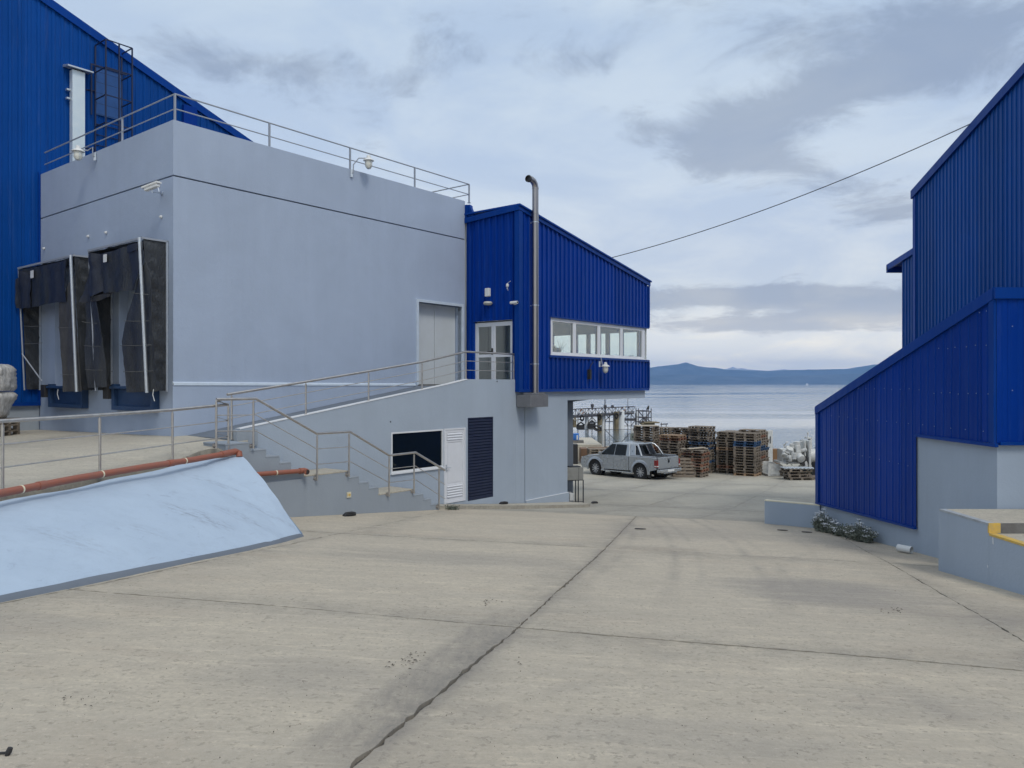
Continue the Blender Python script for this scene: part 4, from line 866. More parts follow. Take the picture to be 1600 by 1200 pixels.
mb = MB(); mb.box(18.66, 26.45, 14.5, 19.7, -.09, -.05, uv); mb.build('floor', mat('office_floor', (.25, .24, .22), .5), an)
PL = [f'{a} dark pot on the inner sill of the {b} office window pane' for b in ('leftmost', 'rightmost') for a in ('first', 'second', 'third', 'fourth')]
# pots on the office sill and a bare-branched plant seen inside
for k, (u, r, h) in enumerate(((20.35, .10, .24), (20.55, .07, .20), (20.72, .08, .26), (20.92, .10, .22), (25.02, .05, .10), (25.25, .04, .07), (25.75, .05, .11), (25.95, .03, .12))):
    mb = MB(); mb.lathe([(r * .7, 0), (r, h * .6), (r * .8, h), (0, h)], uv(u, 14.6, .97), n=10); tag(mb.build('plant_pot', M_dark, None, smooth=True), PL[k], 'pot', 'dark pots on the office window sill')
mb = MB(); mb.box(20.2, 26.3, 14.5, 14.78, .90, .965, uv); mb.build('inner_sill', M_dark, an)
tw = thing('bare_plant', 'bare branching plant standing inside the first pane of the office windows', 'plant', uv(21.2, 14.66, .97)); mb = MB(); b0 = uv(21.2, 14.66, .97)
for dx, dz, h in ((0, .42, 0), (.22, .36, .1), (-.22, .34, .08), (.12, .45, .12), (-.1, .46, .14)): mb.tube([b0 + Vector((0, 0, h)), b0 + Vector((dx * .5, 0, h + dz * .45)), b0 + Vector((dx, .02, dz + h * .3))], .012, 5, r_end=.005)
mb.build('branch', M_dark, tw)

# ------------------------------------------------------------------ flue
fl = thing('flue_pipe', 'tall polished steel flue with a bent top in front of the blue annex wall', 'chimney', uv(19.05, 14.0, -.68))
fu, fv = onu(836.5, 450, 14.1)[0], 14.1; z = -.27; r = .098
zs = [-.27, .62, 1.50, 2.42, 3.32, 4.22, 5.25, 6.02]
for a, b in zip(zs, zs[1:]):
    mb = MB(); mb.lathe([(r, a), (r, b - .03), (r + .008, b - .03), (r + .008, b), (r, b)], uv(fu, fv, 0), n=20); mb.build('pipe_length', M_flue, fl, smooth=True)
d_ = Vector((-.34, -.40, 0)).normalized()
pth = [uv(fu, fv, 6.02)] + [uv(fu, fv, 6.02) + Vector((0, 0, 1)) * (.22 * math.sin(t)) + d_ * (.22 * (1 - math.cos(t))) for t in (.5, 1.0, 1.4)]
mb = MB(); mb.tube(pth + [pth[-1] + d_ * .16 + Vector((0, 0, .02))], r, 20, cap=False); mb.build('elbow', M_flue, fl, smooth=True)
tip = pth[-1] + d_ * .16; mb = MB(); mb.lathe([(r + .006, -.04), (r + .006, .03), (r * .9, .03), (r * .9, -.02), (0, -.02)], tip, d_ + Vector((0, 0, .05)), 20); mb.build('mouth_shade_collar', M_black, fl, smooth=True)  # black collar and disc stand in for the shade inside the open end
mb = MB(); u0 = onu(819, 620, 14.1)[0]; u1 = onu(847, 620, 14.1)[0]; mb.box(u0, u1, 13.86, 14.39, -.70, -.33, uv); mb.box(u0 + .1, u1 - .1, 13.9, 14.2, -.329, -.27, uv); mb.build('soot_box', mat('zinc_box', (.22, .22, .23), .5, .4, var=.6, vscale=6), fl, bevel=.01)
for z in (4.95, 2.4, .6): mb = MB(); mb.box(fu - .015, fu + .015, fv + .09, 14.33, z, z + .03, uv); mb.lathe([(r + .012, z), (r + .012, z + .03)], uv(fu, fv, 0), n=16); mb.build('wall_bracket', M_galv, fl)

# ------------------------------------------------------------------ things fixed to the walls
def wall_lamp(label, base, lamp, out):
    th = thing('wall_lamp', label, 'lamp', base, 'jar-shaped outdoor wall lamps'); base = Vector(base); lamp = Vector(lamp)
    mb = MB(); mb.box(-.03, .03, -.02, .02, -.10, .10, lambda x, y, z: base + Vector((x, y, z)) + Vector(out) * .02); mb.build('wall_plate', M_galv, th)
    mid = Vector((base.x, base.y, 0)) + Vector(out) * .08; top = lamp + Vector((0, 0, .12))
    mb = MB(); mb.tube([base, base + Vector(out) * .08, Vector((mid.x, mid.y, base.z + .22)), Vector((lerp(mid.x, top.x, .35), lerp(mid.y, top.y, .35), top.z - .03)), top], .016, 8); mb.build('arm', M_greyrail, th, smooth=True)
    mb = MB(); mb.lathe([(.02, .20), (.05, .19), (.065, .12), (.14, .075), (.15, .05), (.14, .045), (.0, .05)][::-1], lamp, n=18); mb.build('shade', M_plastic, th, smooth=True)
    mb = MB(); mb.lathe([(0, -.17), (.06, -.155), (.095, -.10), (.10, -.03), (.095, .045)], lamp, n=18); mb.build('glass_globe', M_jar, th, smooth=True)
    mb = MB()
    for k in range(4):
        a = math.pi / 4 + k * math.pi / 2; c_, s_ = math.cos(a), math.sin(a)
        mb.tube([lamp + Vector((.115 * c_, .115 * s_, .05)), lamp + Vector((.115 * c_, .115 * s_, -.08)), lamp + Vector((.06 * c_, .06 * s_, -.165)), lamp + Vector((0, 0, -.185))], .005, 4)
    mb.build('wire_guard', M_galv, th)
v, z = onv(150, 245, 8.74); q = uv(8.74, v, z); wall_lamp('white jar lamp on a curved arm at the parapet in front of the galvanised duct', q, atY(123, 238, q.y + .05) if False else uv(8.40, onv(122, 238, 8.40)[0], onv(122, 240, 8.40)[1]), uv(-1, 0, 0))
u, z = onu(549, 271, 16.43); wall_lamp('white jar lamp on a curved arm over the long grey parapet', uv(u, 16.43, z), uv(onu(576, 254, 16.15)[0], 16.15, onu(576, 254, 16.15)[1]), uv(0, -1, 0))
u, z = onu(936, 569, 14.30); wall_lamp('white jar lamp on the blue wall under the office window band', uv(u, 14.30, z), uv(onu(946, 575, 14.0)[0], 14.0, onu(946, 575, 14.0)[1]), uv(0, -1, 0))
mb = MB(); u, z = onu(919, 585, 14.28); mb.box(u - .05, u + .05, 14.17, 14.29, z - .17, z + .17, uv); mb.tube([uv(u, 14.22, z + .17), uv(u + .02, 14.2, z + .3), uv(u + .3, 14.27, z + .42)], .012, 5); tag(mb.build('cable_box', M_black), 'small black junction box with a cable left of the lamp under the office windows', 'junction box')
# camera on the dock face near the corner
cc = thing('security_camera', 'white bullet security camera on the grey wall just left of the corner', 'camera', uv(8.5, onv(240, 292, 8.5)[0], onv(240, 292, 8.5)[1]))
c0 = uv(8.40, *onv(237, 292, 8.40)); ax = (uv(-.25, .97, 0) + Vector((0, 0, -.18))).normalized(); sx = ax.cross(Vector((0, 0, 1))).normalized(); uz = sx.cross(ax)
def cb(mb, l0, l1, w0, h0, h1): mb.box(l0, l1, -w0, w0, h0, h1, lambda a, b, c: c0 + ax * a + sx * b + uz * c)
mb = MB(); cb(mb, -.20, .19, .05, -.05, .045); mb.build('camera_body', M_plastic, cc, bevel=.012)
mb = MB(); cb(mb, -.23, .24, .065, .048, .06); cb(mb, -.23, .24, .068, .02, .047); mb.build('sun_shield', M_plastic, cc)
mb = MB(); cb(mb, .191, .196, .04, -.04, .035); mb.build('lens', M_black, cc)
w0 = uv(8.755, *onv(253, 302, 8.755)); mb = MB(); mb.tube([c0 - uz * .05, c0 - uz * .12, w0], .014, 6); mb.lathe([(.05, 0), (.05, .02)], w0, uv(-1, 0, 0), 12); mb.tube([c0 - ax * .18 - uz * .05, c0 - ax * .2 - uz * .16, w0 + Vector((0, 0, -.05))], .006, 4); mb.build('bracket', M_galv, cc)
# fittings over the glass door
v, z = onv(763, 457, 18.44); mb = MB(); mb.box(18.36, 18.46, v - .09, v + .09, z - .13, z + .13, uv); th = mb.build('alarm_siren', M_plastic, bevel=.02); tag(th, 'small white alarm box above the glass double door', 'alarm')
v, z = onv(763, 474, 18.42); mb = MB(); mb.lathe([(0, -.07), (.12, -.05), (.15, 0), (.12, .05), (0, .06)], uv(18.40, v, z), (0, 0, 1), 14); tag(mb.build('bulkhead_light', mat('frosted_glass_light', (.42, .42, .38), .4), smooth=True), 'oval bulkhead light just below the white alarm box', 'light')
v, z = onv(805, 473, 18.42); cd = thing('door_camera', 'small white camera on the blue wall right of the door lights', 'camera', uv(18.38, v, z)); mb = MB(); mb.lathe([(.045, -.13), (.045, .13)], uv(18.36, v, z), uv(0, 1, 0), 12); mb.build('camera_body', M_plastic, cd, smooth=True); mb = MB(); mb.box(18.38, 18.46, v - .03, v + .03, z - .06, z, uv); mb.build('bracket', M_plastic, cd)
mb = MB(); mb.lathe([(.03, 0), (.03, .004)], uv(18.36, v - .131, z), uv(0, -1, 0), 10); mb.build('lens', M_black, cd)
v, z = onv(795, 445, 18.42); fs = thing('cable_hook', 'wire hook and insulator above the glass door near the corner', 'insulator', uv(18.4, v, z)); mb = MB(); mb.tube([uv(18.45, v + .1, z - .12), uv(18.38, v, z + .06), uv(18.36, v - .12, z + .1)], .012, 5); mb.tube([uv(18.38, v + .03, z), uv(18.38, v, z - .18)], .008, 5); mb.build('hook', M_galv, fs); mb = MB(); mb.lathe([(.02, -.06), (.045, -.03), (.045, .03), (.02, .06)], uv(18.38, v + .02, z - .02), n=10); mb.build('insulator_knob', M_plastic, fs)

# ------------------------------------------------------------------ stairs
VS = 13.6
st = thing('concrete_staircase', 'grey painted concrete stairs stepping down to the yard in front of the ramp wall', 'stairs', uv(11.5, 14, -3.1))
tr = [(8.3, 8.83, -1.16)]; edges = [8.83, 9.20, 9.52, 9.80, 10.12]
for i in range(4): tr.append((edges[i], edges[i + 1], -1.315 - .155 * i))
tr.append((10.12, 11.33, -1.94)); e2 = [11.33, 11.63, 11.93, 12.22]
for i in range(3): tr.append((e2[i], e2[i + 1], -2.095 - .155 * i))
tr.append((12.22, 13.35, -2.57)); e3 = [13.35, 13.70, 13.97, 14.25]
for i in range(3): tr.append((e3[i], e3[i + 1], -2.725 - .155 * i))
for i, (a, b, z) in enumerate(tr):
    nm = 'landing' if b - a > .5 else 'step'
    mb = MB(); mb.box(a, b, VS + .002, 14.408, -3.9, z - .03, uv); mb.build('stair_body' if nm == 'step' else 'landing_body', M_stair, st)
    mb = MB(); mb.box(a - .012, b - .012, VS - .004, 14.405, z - .032, z, uv); mb.build(nm, M_terr if nm == 'landing' and i > 0 else M_stair, st, bevel=.006)
mb = MB(); mb.box(8.3, 10.1, VS - .03, VS, -3.5, -2.0, uv); mb.build('lower_patch', M_stair, st)
# railings
def railing(name, label, pts, posts, r_top=.028, mids=(.34, .68), side=False, group=None, base=None):
    # pts: (point on top rail line, height above foot); posts: (top point, foot z)
    th = thing(name, label, 'railing', base or (posts[0][0].x, posts[0][0].y, posts[0][1]), group)
    mb = MB(); mb.tube([p for p, h in pts], r_top, 12); mb.build('handrail', M_steel, th, smooth=True)
    for k in mids: mb = MB(); mb.tube([p - Vector((0, 0, h * k)) for p, h in pts], .010, 8); mb.build('mid_rail', M_steel, th, smooth=True)
    for tp, fz in posts:
        mb = MB(); mb.tube([Vector((tp.x, tp.y, fz)), tp - Vector((0, 0, .05))], .021, 12); mb.tube([tp - Vector((0, 0, .05)), tp], .009, 8)
        if side:
            f = Vector((tp.x, tp.y, fz)); n_ = uv(0, 1, 0); mb.tube([f + Vector((0, 0, .05)), f + Vector((0, 0, .05)) + n_ * .07], .018, 8); mb.lathe([(.05, 0), (.05, .01)], f + Vector((0, 0, .05)) + n_ * .06, n_, 12)
        else: mb.lathe([(.05, .0), (.05, .008)], Vector((tp.x, tp.y, fz)), n=14)
        mb.build('post', M_steel, th, smooth=True)
    return th
VR = 13.53
def sp(px, py): u, z = onu(px, py, VR); return uv(u, VR, z)
topx = [(338, 624), (400, 623), (495, 677.5), (547, 674.5), (608, 711.5), (649, 707), (695, 734.5)]
low = [(338, 697), (400, 697), (495, 748), (547, 743), (608, 774), (649, 769), (695, 800)]
pts = []
for (x, y), (x2, y2) in zip(topx, low): a = sp(x, y); b = sp(x2, y2); pts.append((a, a.z - b.z))
posts = []
for x, yt, yb in ((338, 624, 700.7), (396, 623, 701), (495.5, 677.5, 751), (545.3, 674.6, 745), (608, 711.5, 776), (647, 707.3, 771), (686, 729.5, 795)):
    a = sp(x, yt); posts.append((a, sp(x, yb).z))
railing('stair_railing', 'stainless steel railing bending down along the concrete stairs', pts, posts, side=True)
# terrace railing
tp_ = [(4, 10.4, 658, 766.7), (156, 12.2, 648.5, 741), (269.5, 14.0, 640.5, 721.7), (357, 15.0, 632, 714)]
posts = []; pts = []
for x, Y, yt, yb in tp_: a = atY(x, yt, Y); posts.append((a, atY(x, yb, Y).z))
n0 = posts[0][0] + (posts[0][0] - posts[1][0]); posts.insert(0, (n0, -1.48)); n1 = n0 + (posts[1][0] - posts[2][0]); posts.insert(0, (n1, -1.5))
pts = [(a, .92) for a, z in posts]; A = sp(338, 626); pts.append((Vector((A.x, A.y, A.z + .0)), .92))
railing('terrace_railing', 'stainless steel railing along the terrace edge above the light blue bank', pts, posts)
# ramp railing
vr = 14.49
def rp(px, py): u, z = onu(px, py, vr); return uv(u, vr, z)
pts = []; posts = []
tops = [(355, 616.5), (478, 596.5), (576, 580), (659.5, 565.5), (728, 549.5), (804.5, 553.5)]; foot = [(355, 673), (478, 646.5), (576, 626), (659.5, 608), (728, 592), (804.5, 592.5)]
for (x, y), (x2, y2) in zip(tops, foot): a = rp(x, y); b = rp(x, y2); pts.append((a, a.z - b.z))
for x in (362, 478, 576, 659.5, 728, 803):
    i = next((k for k in range(5) if tops[k][0] <= x <= tops[k + 1][0]), 4); t_ = (x - tops[i][0]) / (tops[i + 1][0] - tops[i][0])
    a = rp(x, lerp(tops[i][1], tops[i + 1][1], t_)); u = a.x * US + a.y * UC; posts.append((a, (ptop(u) if u > 9.15 else -1.15)))
railing('ramp_railing', 'stainless steel railing climbing the ramp to the glass door', pts, posts)

# orange drain pipes
dp = thing('drain_pipe', 'long terracotta plastic pipe lying along the top of the light blue bank', 'pipe', (-6.5, 11, -1.45))
pp = [atY(-260, 850, 7.2), atY(0, 771, 9.75), atY(120, 747.5, 11.2), atY(230, 729, 12.6), atY(300, 718.5, 13.7), atY(352, 709, 14.55)]; pp[0].z = pp[1].z
mb = MB(); mb.tube(pp, .052, 14); mb.build('pipe', M_orange, dp, smooth=True)
mb = MB(); e0 = pp[-1]; mb.tube([e0 - (pp[-1] - pp[-2]).normalized() * .12, e0, atY(368, 705.5, 14.9), atY(373.5, 708, 14.88), atY(374, 714, 14.86)], .062, 14); mb.build('elbow', M_orange, dp, smooth=True)
for x, y, Y in ((28, 767, 10.1), (157.5, 742, 11.65), (289, 722, 13.5), (362.5, 707.5, 14.72)):
    q = atY(x, y, Y); d_ = (pp[3] - pp[2]).normalized(); q = min((lerp(pp[i], pp[i + 1], k / 40) for i in range(5) for k in range(41)), key=lambda w_: (w_ - q).length); mb = MB(); mb.lathe([(.056, -.012), (.056, .012)], q, d_, 14); mb.build('clip', M_cream, dp)
for k in (1, 3): q = lerp(pp[k], pp[k + 1], .5); mb = MB(); mb.lathe([(.06, -.07), (.06, .07)], q, (pp[k + 1] - pp[k]), 14); mb.build('coupling', M_orange, dp, smooth=True)
d2 = thing('drain_pipe', 'short terracotta plastic pipe along the stair wall with an open dark end', 'pipe', uv(10, 13.5, -2))
q0 = uv(8.2, 13.50, -1.78); ue, ze = onu(474, 735.5, 13.5); us, zs_ = onu(396, 741.5, 13.5); q0 = uv(us - 1.2, 13.5, zs_ + (zs_ - ze) / (us - ue) * -1.2 * -1); q0 = uv(us, 13.5, zs_) - (uv(ue, 13.5, ze) - uv(us, 13.5, zs_)); q1 = uv(ue, 13.5, ze)
mb = MB(); mb.tube([q0, q1], .048, 14); mb.build('pipe', M_orange, d2, smooth=True)
q2 = q1 + (q1 - q0).normalized() * .02; oe = Vector((.35, -.85, -.12)).normalized()
mb = MB(); mb.tube([q1 - (q1 - q0).normalized() * .10, q2, q2 + oe * .05 + (q1 - q0).normalized() * .03, q2 + oe * .13 + (q1 - q0).normalized() * .05], .062, 14); mb.build('elbow', M_orange, d2, smooth=True)
ee = q2 + oe * .131 + (q1 - q0).normalized() * .05; mb = MB(); mb.lathe([(.050, -.02), (.050, .002)], ee, oe, 14); mb.build('mouth_shade_disc', M_black, d2)  # black disc paints the shade inside the pipe's open end
mb = MB(); q = lerp(q0, q1, .72); mb.lathe([(.053, -.012), (.053, .012)], q, q1 - q0, 14); mb.build('clip', M_cream, d2)
# yellowed socket plate on the stair wall
u, z = onu(544.5, 773, 13.6); sk = thing('socket_plate', 'small yellowed socket plate on the stair wall', 'socket', uv(u, 13.58, z))
mb = MB(); mb.box(u - .055, u + .055, 13.575, 13.594, z - .06, z + .06, uv); mb.build('plate', M_cream, sk); mb = MB(); mb.lathe([(.028, 0), (.028, .006)], uv(u + .01, 13.574, z), uv(0, -1, 0), 10); mb.box(u - .045, u - .03, 13.57, 13.575, z - .03, z + .03, uv); mb.build('socket_face', M_yellow, sk)
# rubber wheel stops dropped by the wall
def wedge(label, px, py, Y, L, H, rot):
    q = atY(px, py, Y); z = zg(q.x, q.y) + (.10 if Y > 20 else 0); th = MB(); c_, s_ = math.cos(rot), math.sin(rot)
    fr = lambda a, b, c: Vector((q.x + a * c_ - b * s_, q.y + a * s_ + b * c_, z + c))
    th.prism([(-L, 0), (L, 0), (L, H * .8), (L * .7, H), (-L * .5, H), (-L, H * .45)], lambda a, b: fr(a, -.05, b), lambda a, b: fr(a, .06, b)); th.tube([fr(-L * .8, -.06, H * .5), fr(L * .8, -.06, H * .45)], .012, 5)
    return tag(th.build('rubber_wedge', M_black, bevel=.006), label, 'wheel chock', 'black rubber wedges lying by the wall')
wedge('black rubber wedge lying at the foot of the stair wall below the socket', 546, 806, 16.9, .145, .085, .85)
wedge('black rubber wedge lying on the kerb right of the navy shutter', 787, 790, 22.4, .13, .07, .7)
wedge('small black rubber block lying at the far right end of the kerb', 929, 792, 24.6, .10, .06, .2)

# ------------------------------------------------------------------ right-hand hall
XF = 7.6
rh = thing('lean_to_hall', 'blue corrugated lean-to with a sloping roof edge above a grey plinth wall', 'building', (XF, 15, -3.3))
PR = lambda s, z, d: Vector((XF - d, s, z))
Y0, Y1 = 12.08, 19.1; rz2 = lambda y: -.58 + (1.47 + .58) / (Y1 - 12.1) * (Y1 - y)
clad(rh, lambda s, z, d: Vector((XF - .03 - d, 33 - s, z)), 33 - Y1 + .12, 33 - 14.44, lambda s: -2.70 - (33 - s - 14.42) * .052, lambda s: rz2(33 - s) - .12, M_blue, pitch=.25, depth=.011)
clad(rh, lambda s, z, d: Vector((XF - .03 - d, 33 - s, z)), 33 - 14.44, 33 - Y0, lambda s: -.97 + (14.44 - 33 + s) * .02, lambda s: rz2(33 - s) - .12, M_blue, pitch=.25, depth=.011)
clad(rh, lambda s, z, d: Vector((s, Y0 - .03 - d, z)), XF - .03, 14.0, -.93, 1.36, M_blue, pitch=.25, depth=.011)
mb = MB(); mb.prism([(Y0, -4), (Y1, -4), (Y1, rz2(Y1) - .08), (Y0, rz2(Y0) - .08)], lambda a, b: Vector((XF, a, b)), lambda a, b: Vector((12.4, a, b))); mb.build('base_wall', M_rwall, rh)
mb = MB(); mb.box(12.403, 16, Y0, 13, -4, 1.35); mb.build('base_wall', M_rwall, rh)
def yrake(mb, x0, x1, y0, y1, lo, hi, f): mb.hexa([Vector((x0, y0, f(y0) + lo)), Vector((x1, y0, f(y0) + lo)), Vector((x1, y1, f(y1) + lo)), Vector((x0, y1, f(y1) + lo)), Vector((x0, y0, f(y0) + hi)), Vector((x1, y0, f(y0) + hi)), Vector((x1, y1, f(y1) + hi)), Vector((x0, y1, f(y1) + hi))])
mb = MB(); yrake(mb, XF - .085, XF - .03, Y0 - .02, Y1 + .05, -.16, .03, rz2); yrake(mb, XF - .029, 12.5, Y0 - .02, Y1 + .05, -.02, .03, rz2); mb.build('rake_flashing', M_trim, rh)
mb = MB(); mb.box(XF - .08, 14, Y0 - .08, Y0 - .035, 1.33, 1.50); mb.build('front_flashing', M_trim, rh)
mb = MB(); mb.box(XF - .07, XF - .032, Y1 - .12, Y1 + .03, -2.95, -.72); mb.box(XF - .07, XF + .2, Y1 + .031, Y1 + .05, -2.95, -.72); mb.box(XF - .075, XF - .034, Y0 - .03, Y0 + .1, -.93, 1.32); mb.build('corner_trim', M_trim, rh)
mb = MB(); mb.hexa([Vector((XF - .085, 14.42, -2.72)), Vector((XF - .03, 14.42, -2.72)), Vector((XF - .03, Y1 + .03, -2.965)), Vector((XF - .085, Y1 + .03, -2.965)), Vector((XF - .085, 14.42, -2.68)), Vector((XF - .03, 14.42, -2.68)), Vector((XF - .03, Y1 + .03, -2.93)), Vector((XF - .085, Y1 + .03, -2.93))])
mb.box(XF - .085, XF - .03, 12.0, 14.40, -.985, -.93); mb.box(XF, 14, Y0 - .085, Y0 - .032, -.955, -.905); mb.build('drip_edge', M_trim, rh)
mb = MB()
for (z_, n_, ya, yb) in ((-.16, 7, 12.2, 14.0), (.62, 6, 12.2, 13.9), (-.10, 9, 14.2, 17.4), (-.75, 14, 12.3, 18.6), (-1.55, 10, 14.6, 18.5), (1.15, 4, 12.2, 13.1)):
    for k in range(n_):
        y_ = lerp(ya, yb, (k + .3 * RND.random()) / n_); mb.lathe([(.008, 0), (.008, .007)], (XF - .055, y_, z_ + RND.uniform(-.012, .012)), (-1, 0, 0), 6)
for k in range(5): mb.lathe([(.008, 0), (.008, .007)], (XF + .2 + k * .25, Y0 - .055, .9), (0, -1, 0), 6); mb.lathe([(.008, 0), (.008, .007)], (XF + .2 + k * .25, Y0 - .055, -.1), (0, -1, 0), 6)
tag(mb.build('screw_heads', mat('screw_heads', (.30, .38, .50), .5), rh), kind='stuff')

XT = 12.5
th_ = thing('tall_hall', 'tall blue corrugated hall with a steep gable at the right edge', 'building', (XT, 20, -4))
tz = lambda y: 6.01 + (7.72 - 6.01) / (23.9 - 18.8) * (23.9 - y)
clad(th_, lambda s, z, d: Vector((XT - d, 33 - s, z)), 33 - 23.9, 33 - 12.0, -1.5, lambda s: tz(33 - s) - .1, M_blue2, pitch=.18, depth=.030, sheet=1.08)
mb = MB(); mb.prism([(6, -4), (23.85, -4), (23.85, tz(23.85) - .06), (6, tz(6) - .06)], lambda a, b: Vector((XT + .04, a, b)), lambda a, b: Vector((26, a, b))); mb.build('core_wall', M_blue, th_)
mb = MB(); yrake(mb, XT - .10, XT - .04, 6, 24.0, -.22, .03, tz); yrake(mb, XT - .039, 26, 6, 24.0, -.0, .03, tz); mb.build('rake_flashing', M_trim, th_)
mb = MB(); mb.box(XT - .06, XT - .037, 23.80, 23.95, -2, tz(23.9) - .2); mb.build('corner_trim', M_trim, th_)
PS2 = XT + .12
clad(th_, lambda s, z, d: Vector((PS2 - d, 33 - s, z)), 33 - 24.95, 33 - 23.9, -3.5, lambda s: 4.22 - (33 - s - 23.9) * .13 - .12, M_blue2, pitch=.18, depth=.028)
mb = MB(); mb.prism([(23.87, -5), (24.93, -5), (24.93, 3.95), (23.87, 4.1)], lambda a, b: Vector((PS2 + .05, a, b)), lambda a, b: Vector((20, a, b))); mb.build('rear_lean_to', M_blue, th_)
rz3 = lambda y: 4.25 - (y - 23.9) * .155
mb = MB(); yrake(mb, PS2 - .10, PS2 - .04, 23.96, 25.8, -.16, .03, rz3); yrake(mb, PS2 - .039, 20, 23.96, 25.8, -.02, .03, rz3); mb.box(PS2 - .1, 20, 25.72, 25.80, rz3(25.8) - .24, rz3(25.8) - .03); mb.build('rear_eave', M_trim, th_)

# loading dock in front of it
dk = thing('loading_dock', 'low grey loading dock with a yellow painted corner and edge', 'loading dock', (7.5, 9, -3))
DX = 6.67; yE, yS = 12.06, onu and 10.3 * 1.047
yS = DX / ((1545 - 800) / F); zt1, zt2 = -1.95, -2.09
mb = MB(); mb.box(DX, 7.58, yS, yE, -3.6, zt1 - .03); mb.box(7.581, 12, yS, yE - .03, -3.6, zt1 - .03); mb.build('upper_wall', M_rwall, dk)
mb = MB(); mb.box(DX, 12, 2.0, yS - .003, -3.6, zt2 - .0285); mb.build('lower_wall', M_rwall, dk)
mb = MB(); mb.box(DX + .10, 12, yS + .02, yE - .03, zt1 - .028, zt1); mb.build('upper_deck', M_terr, dk)
mb = MB(); mb.box(DX - .005, DX + .098, yS, yE - .03, zt1 - .03, zt1 + .002); mb.build('deck_edge', mat('dock_edge_paint', (.40, .44, .48), .7, var=.8, vscale=6, vcol=(.24, .25, .26)), dk)
mb = MB(); mb.box(DX + .107, 12, 2.0, yS - .01, zt2 - .028, zt2); mb.build('lower_deck', M_terr, dk)
mb = MB(); mb.box(DX - .005, DX + .105, 2.0, yS - .01, zt2 - .028, zt2 + .004); mb.build('yellow_edge', M_yellow, dk)
mb = MB(); mb.box(DX - .004, DX + .16, yS - .010, yS + .02, zt2 + .006, zt1 + .003); mb.build('yellow_corner', M_yellow, dk)
mb = MB(); mb.box(DX + .162, 12, yS - .006, yS + .019, zt2 + .002, zt1 + .001); mb.build('step_riser', M_dockconc, dk)
for (x, y, L, wd) in ((1552, 845, .05, .012), (1543.5, 885, .018, .008)):
    q = atY(x, y, DX / ((x - 800) / F)); mb = MB(); mb.prism([(-wd, -L), (wd * .6, -L * .8), (wd, L), (-wd * .4, L)], lambda a, b: Vector((DX - .001, q.y + a, q.z + b)), lambda a, b: Vector((DX - .006, q.y + a, q.z + b))); mb.build('paint_chip', M_white, dk)
mb = MB(); q = []
for k in range(14): q.append(Vector((7.3 - k * .04 + .8, 11.9 - k * .02, zt1 + .01)))
# low retaining wall
lw = thing('low_wall', 'low grey wall with a cream painted top beside the blue lean-to', 'wall', (6.9, 19, -3.5))
A = Vector((6.46, 19.72, 0)); B = Vector((7.55, 18.92, 0)); d_ = (B - A).normalized(); n_ = Vector((-d_.y, d_.x, 0))
def lwf(a, b, z): q = A + d_ * a + n_ * b; return Vector((q.x, q.y, z))
LL = (B - A).length
mb = MB(); mb.box(0, LL, 0, .16, -4, -2.99, lwf); mb.build('wall_body', M_rwall, lw); mb = MB(); mb.box(-.004, LL, -.004, .164, -2.989, -2.965, lwf); mb.build('cream_top', M_cream, lw)
# ------------------------------------------------------------------ overhead wire
wr = thing('overhead_wire', 'thin dark overhead wire strung from the annex roof to the tall hall', 'wire', uv(24, 14.4, 4.2))
ua_, za_ = onu(953, 400, 14.33); p0 = uv(ua_, 14.45, rt(ua_) + .02); p1 = Vector((XT, 20.83, tz(20.83)))
p1 = Vector(((1523 - 800) / F * 20.83, 20.83, (600 - 190.5) / F * 20.83))
L_ = [lerp(p0, p1, k / 24) - Vector((0, 0, .30 * 4 * (k / 24) * (1 - k / 24))) for k in range(25)]
mb = MB(); mb.tube(L_, .014, 5); mb.build('wire', M_dark, wr)

# ------------------------------------------------------------------ wrapped loads on pallets at the left edge
def pallet_mb(mb, x0=0, y0=0, z0=0, L=1.2, W=1.0, fr=xyz, jit=0):
    bw = .1
    for y in (0, (W - bw) / 2, W - bw):
        mb.box(x0, x0 + L, y0 + y, y0 + y + bw, z0, z0 + .02, fr)
        for x in (0, (L - .12) / 2, L - .12): mb.box(x0 + x, x0 + x + .12, y0 + y + .003, y0 + y + bw - .003, z0 + .02, z0 + .10, fr)
    for x in (0, (L - .12) / 2, L - .12): mb.box(x0 + x, x0 + x + .12, y0, y0 + W, z0 + .10, z0 + .12, fr)
    n = 6
    for k in range(n):
        y = k * (W - .12) / (n - 1); mb.box(x0, x0 + L, y0 + y, y0 + y + .12, z0 + .12, z0 + .142, fr)
PW_ = uv(0, 0, 0)
bx, by = -12.95, 18.9; bz = zt(bx, by)
def loadfr(a, b, c): 
    ang = .15; return Vector((bx + a * math.cos(ang) - b * math.sin(ang), by + a * math.sin(ang) + b * math.cos(ang), c))
for k, (zz, lab) in enumerate(((bz, 'weathered pallet under the lower shrink-wrapped load, lowest of three at the left edge'), (bz + .145, 'weathered pallet under the lower shrink-wrapped load, middle of three at the left edge'), (bz + .29, 'weathered pallet directly under the lower shrink-wrapped load at the left edge'))):
    mb = MB(); pallet_mb(mb, -.6, -.5, zz, fr=loadfr); tag(mb.build('pallet', M_wood), lab, 'pallet', 'pallets under the wrapped load')
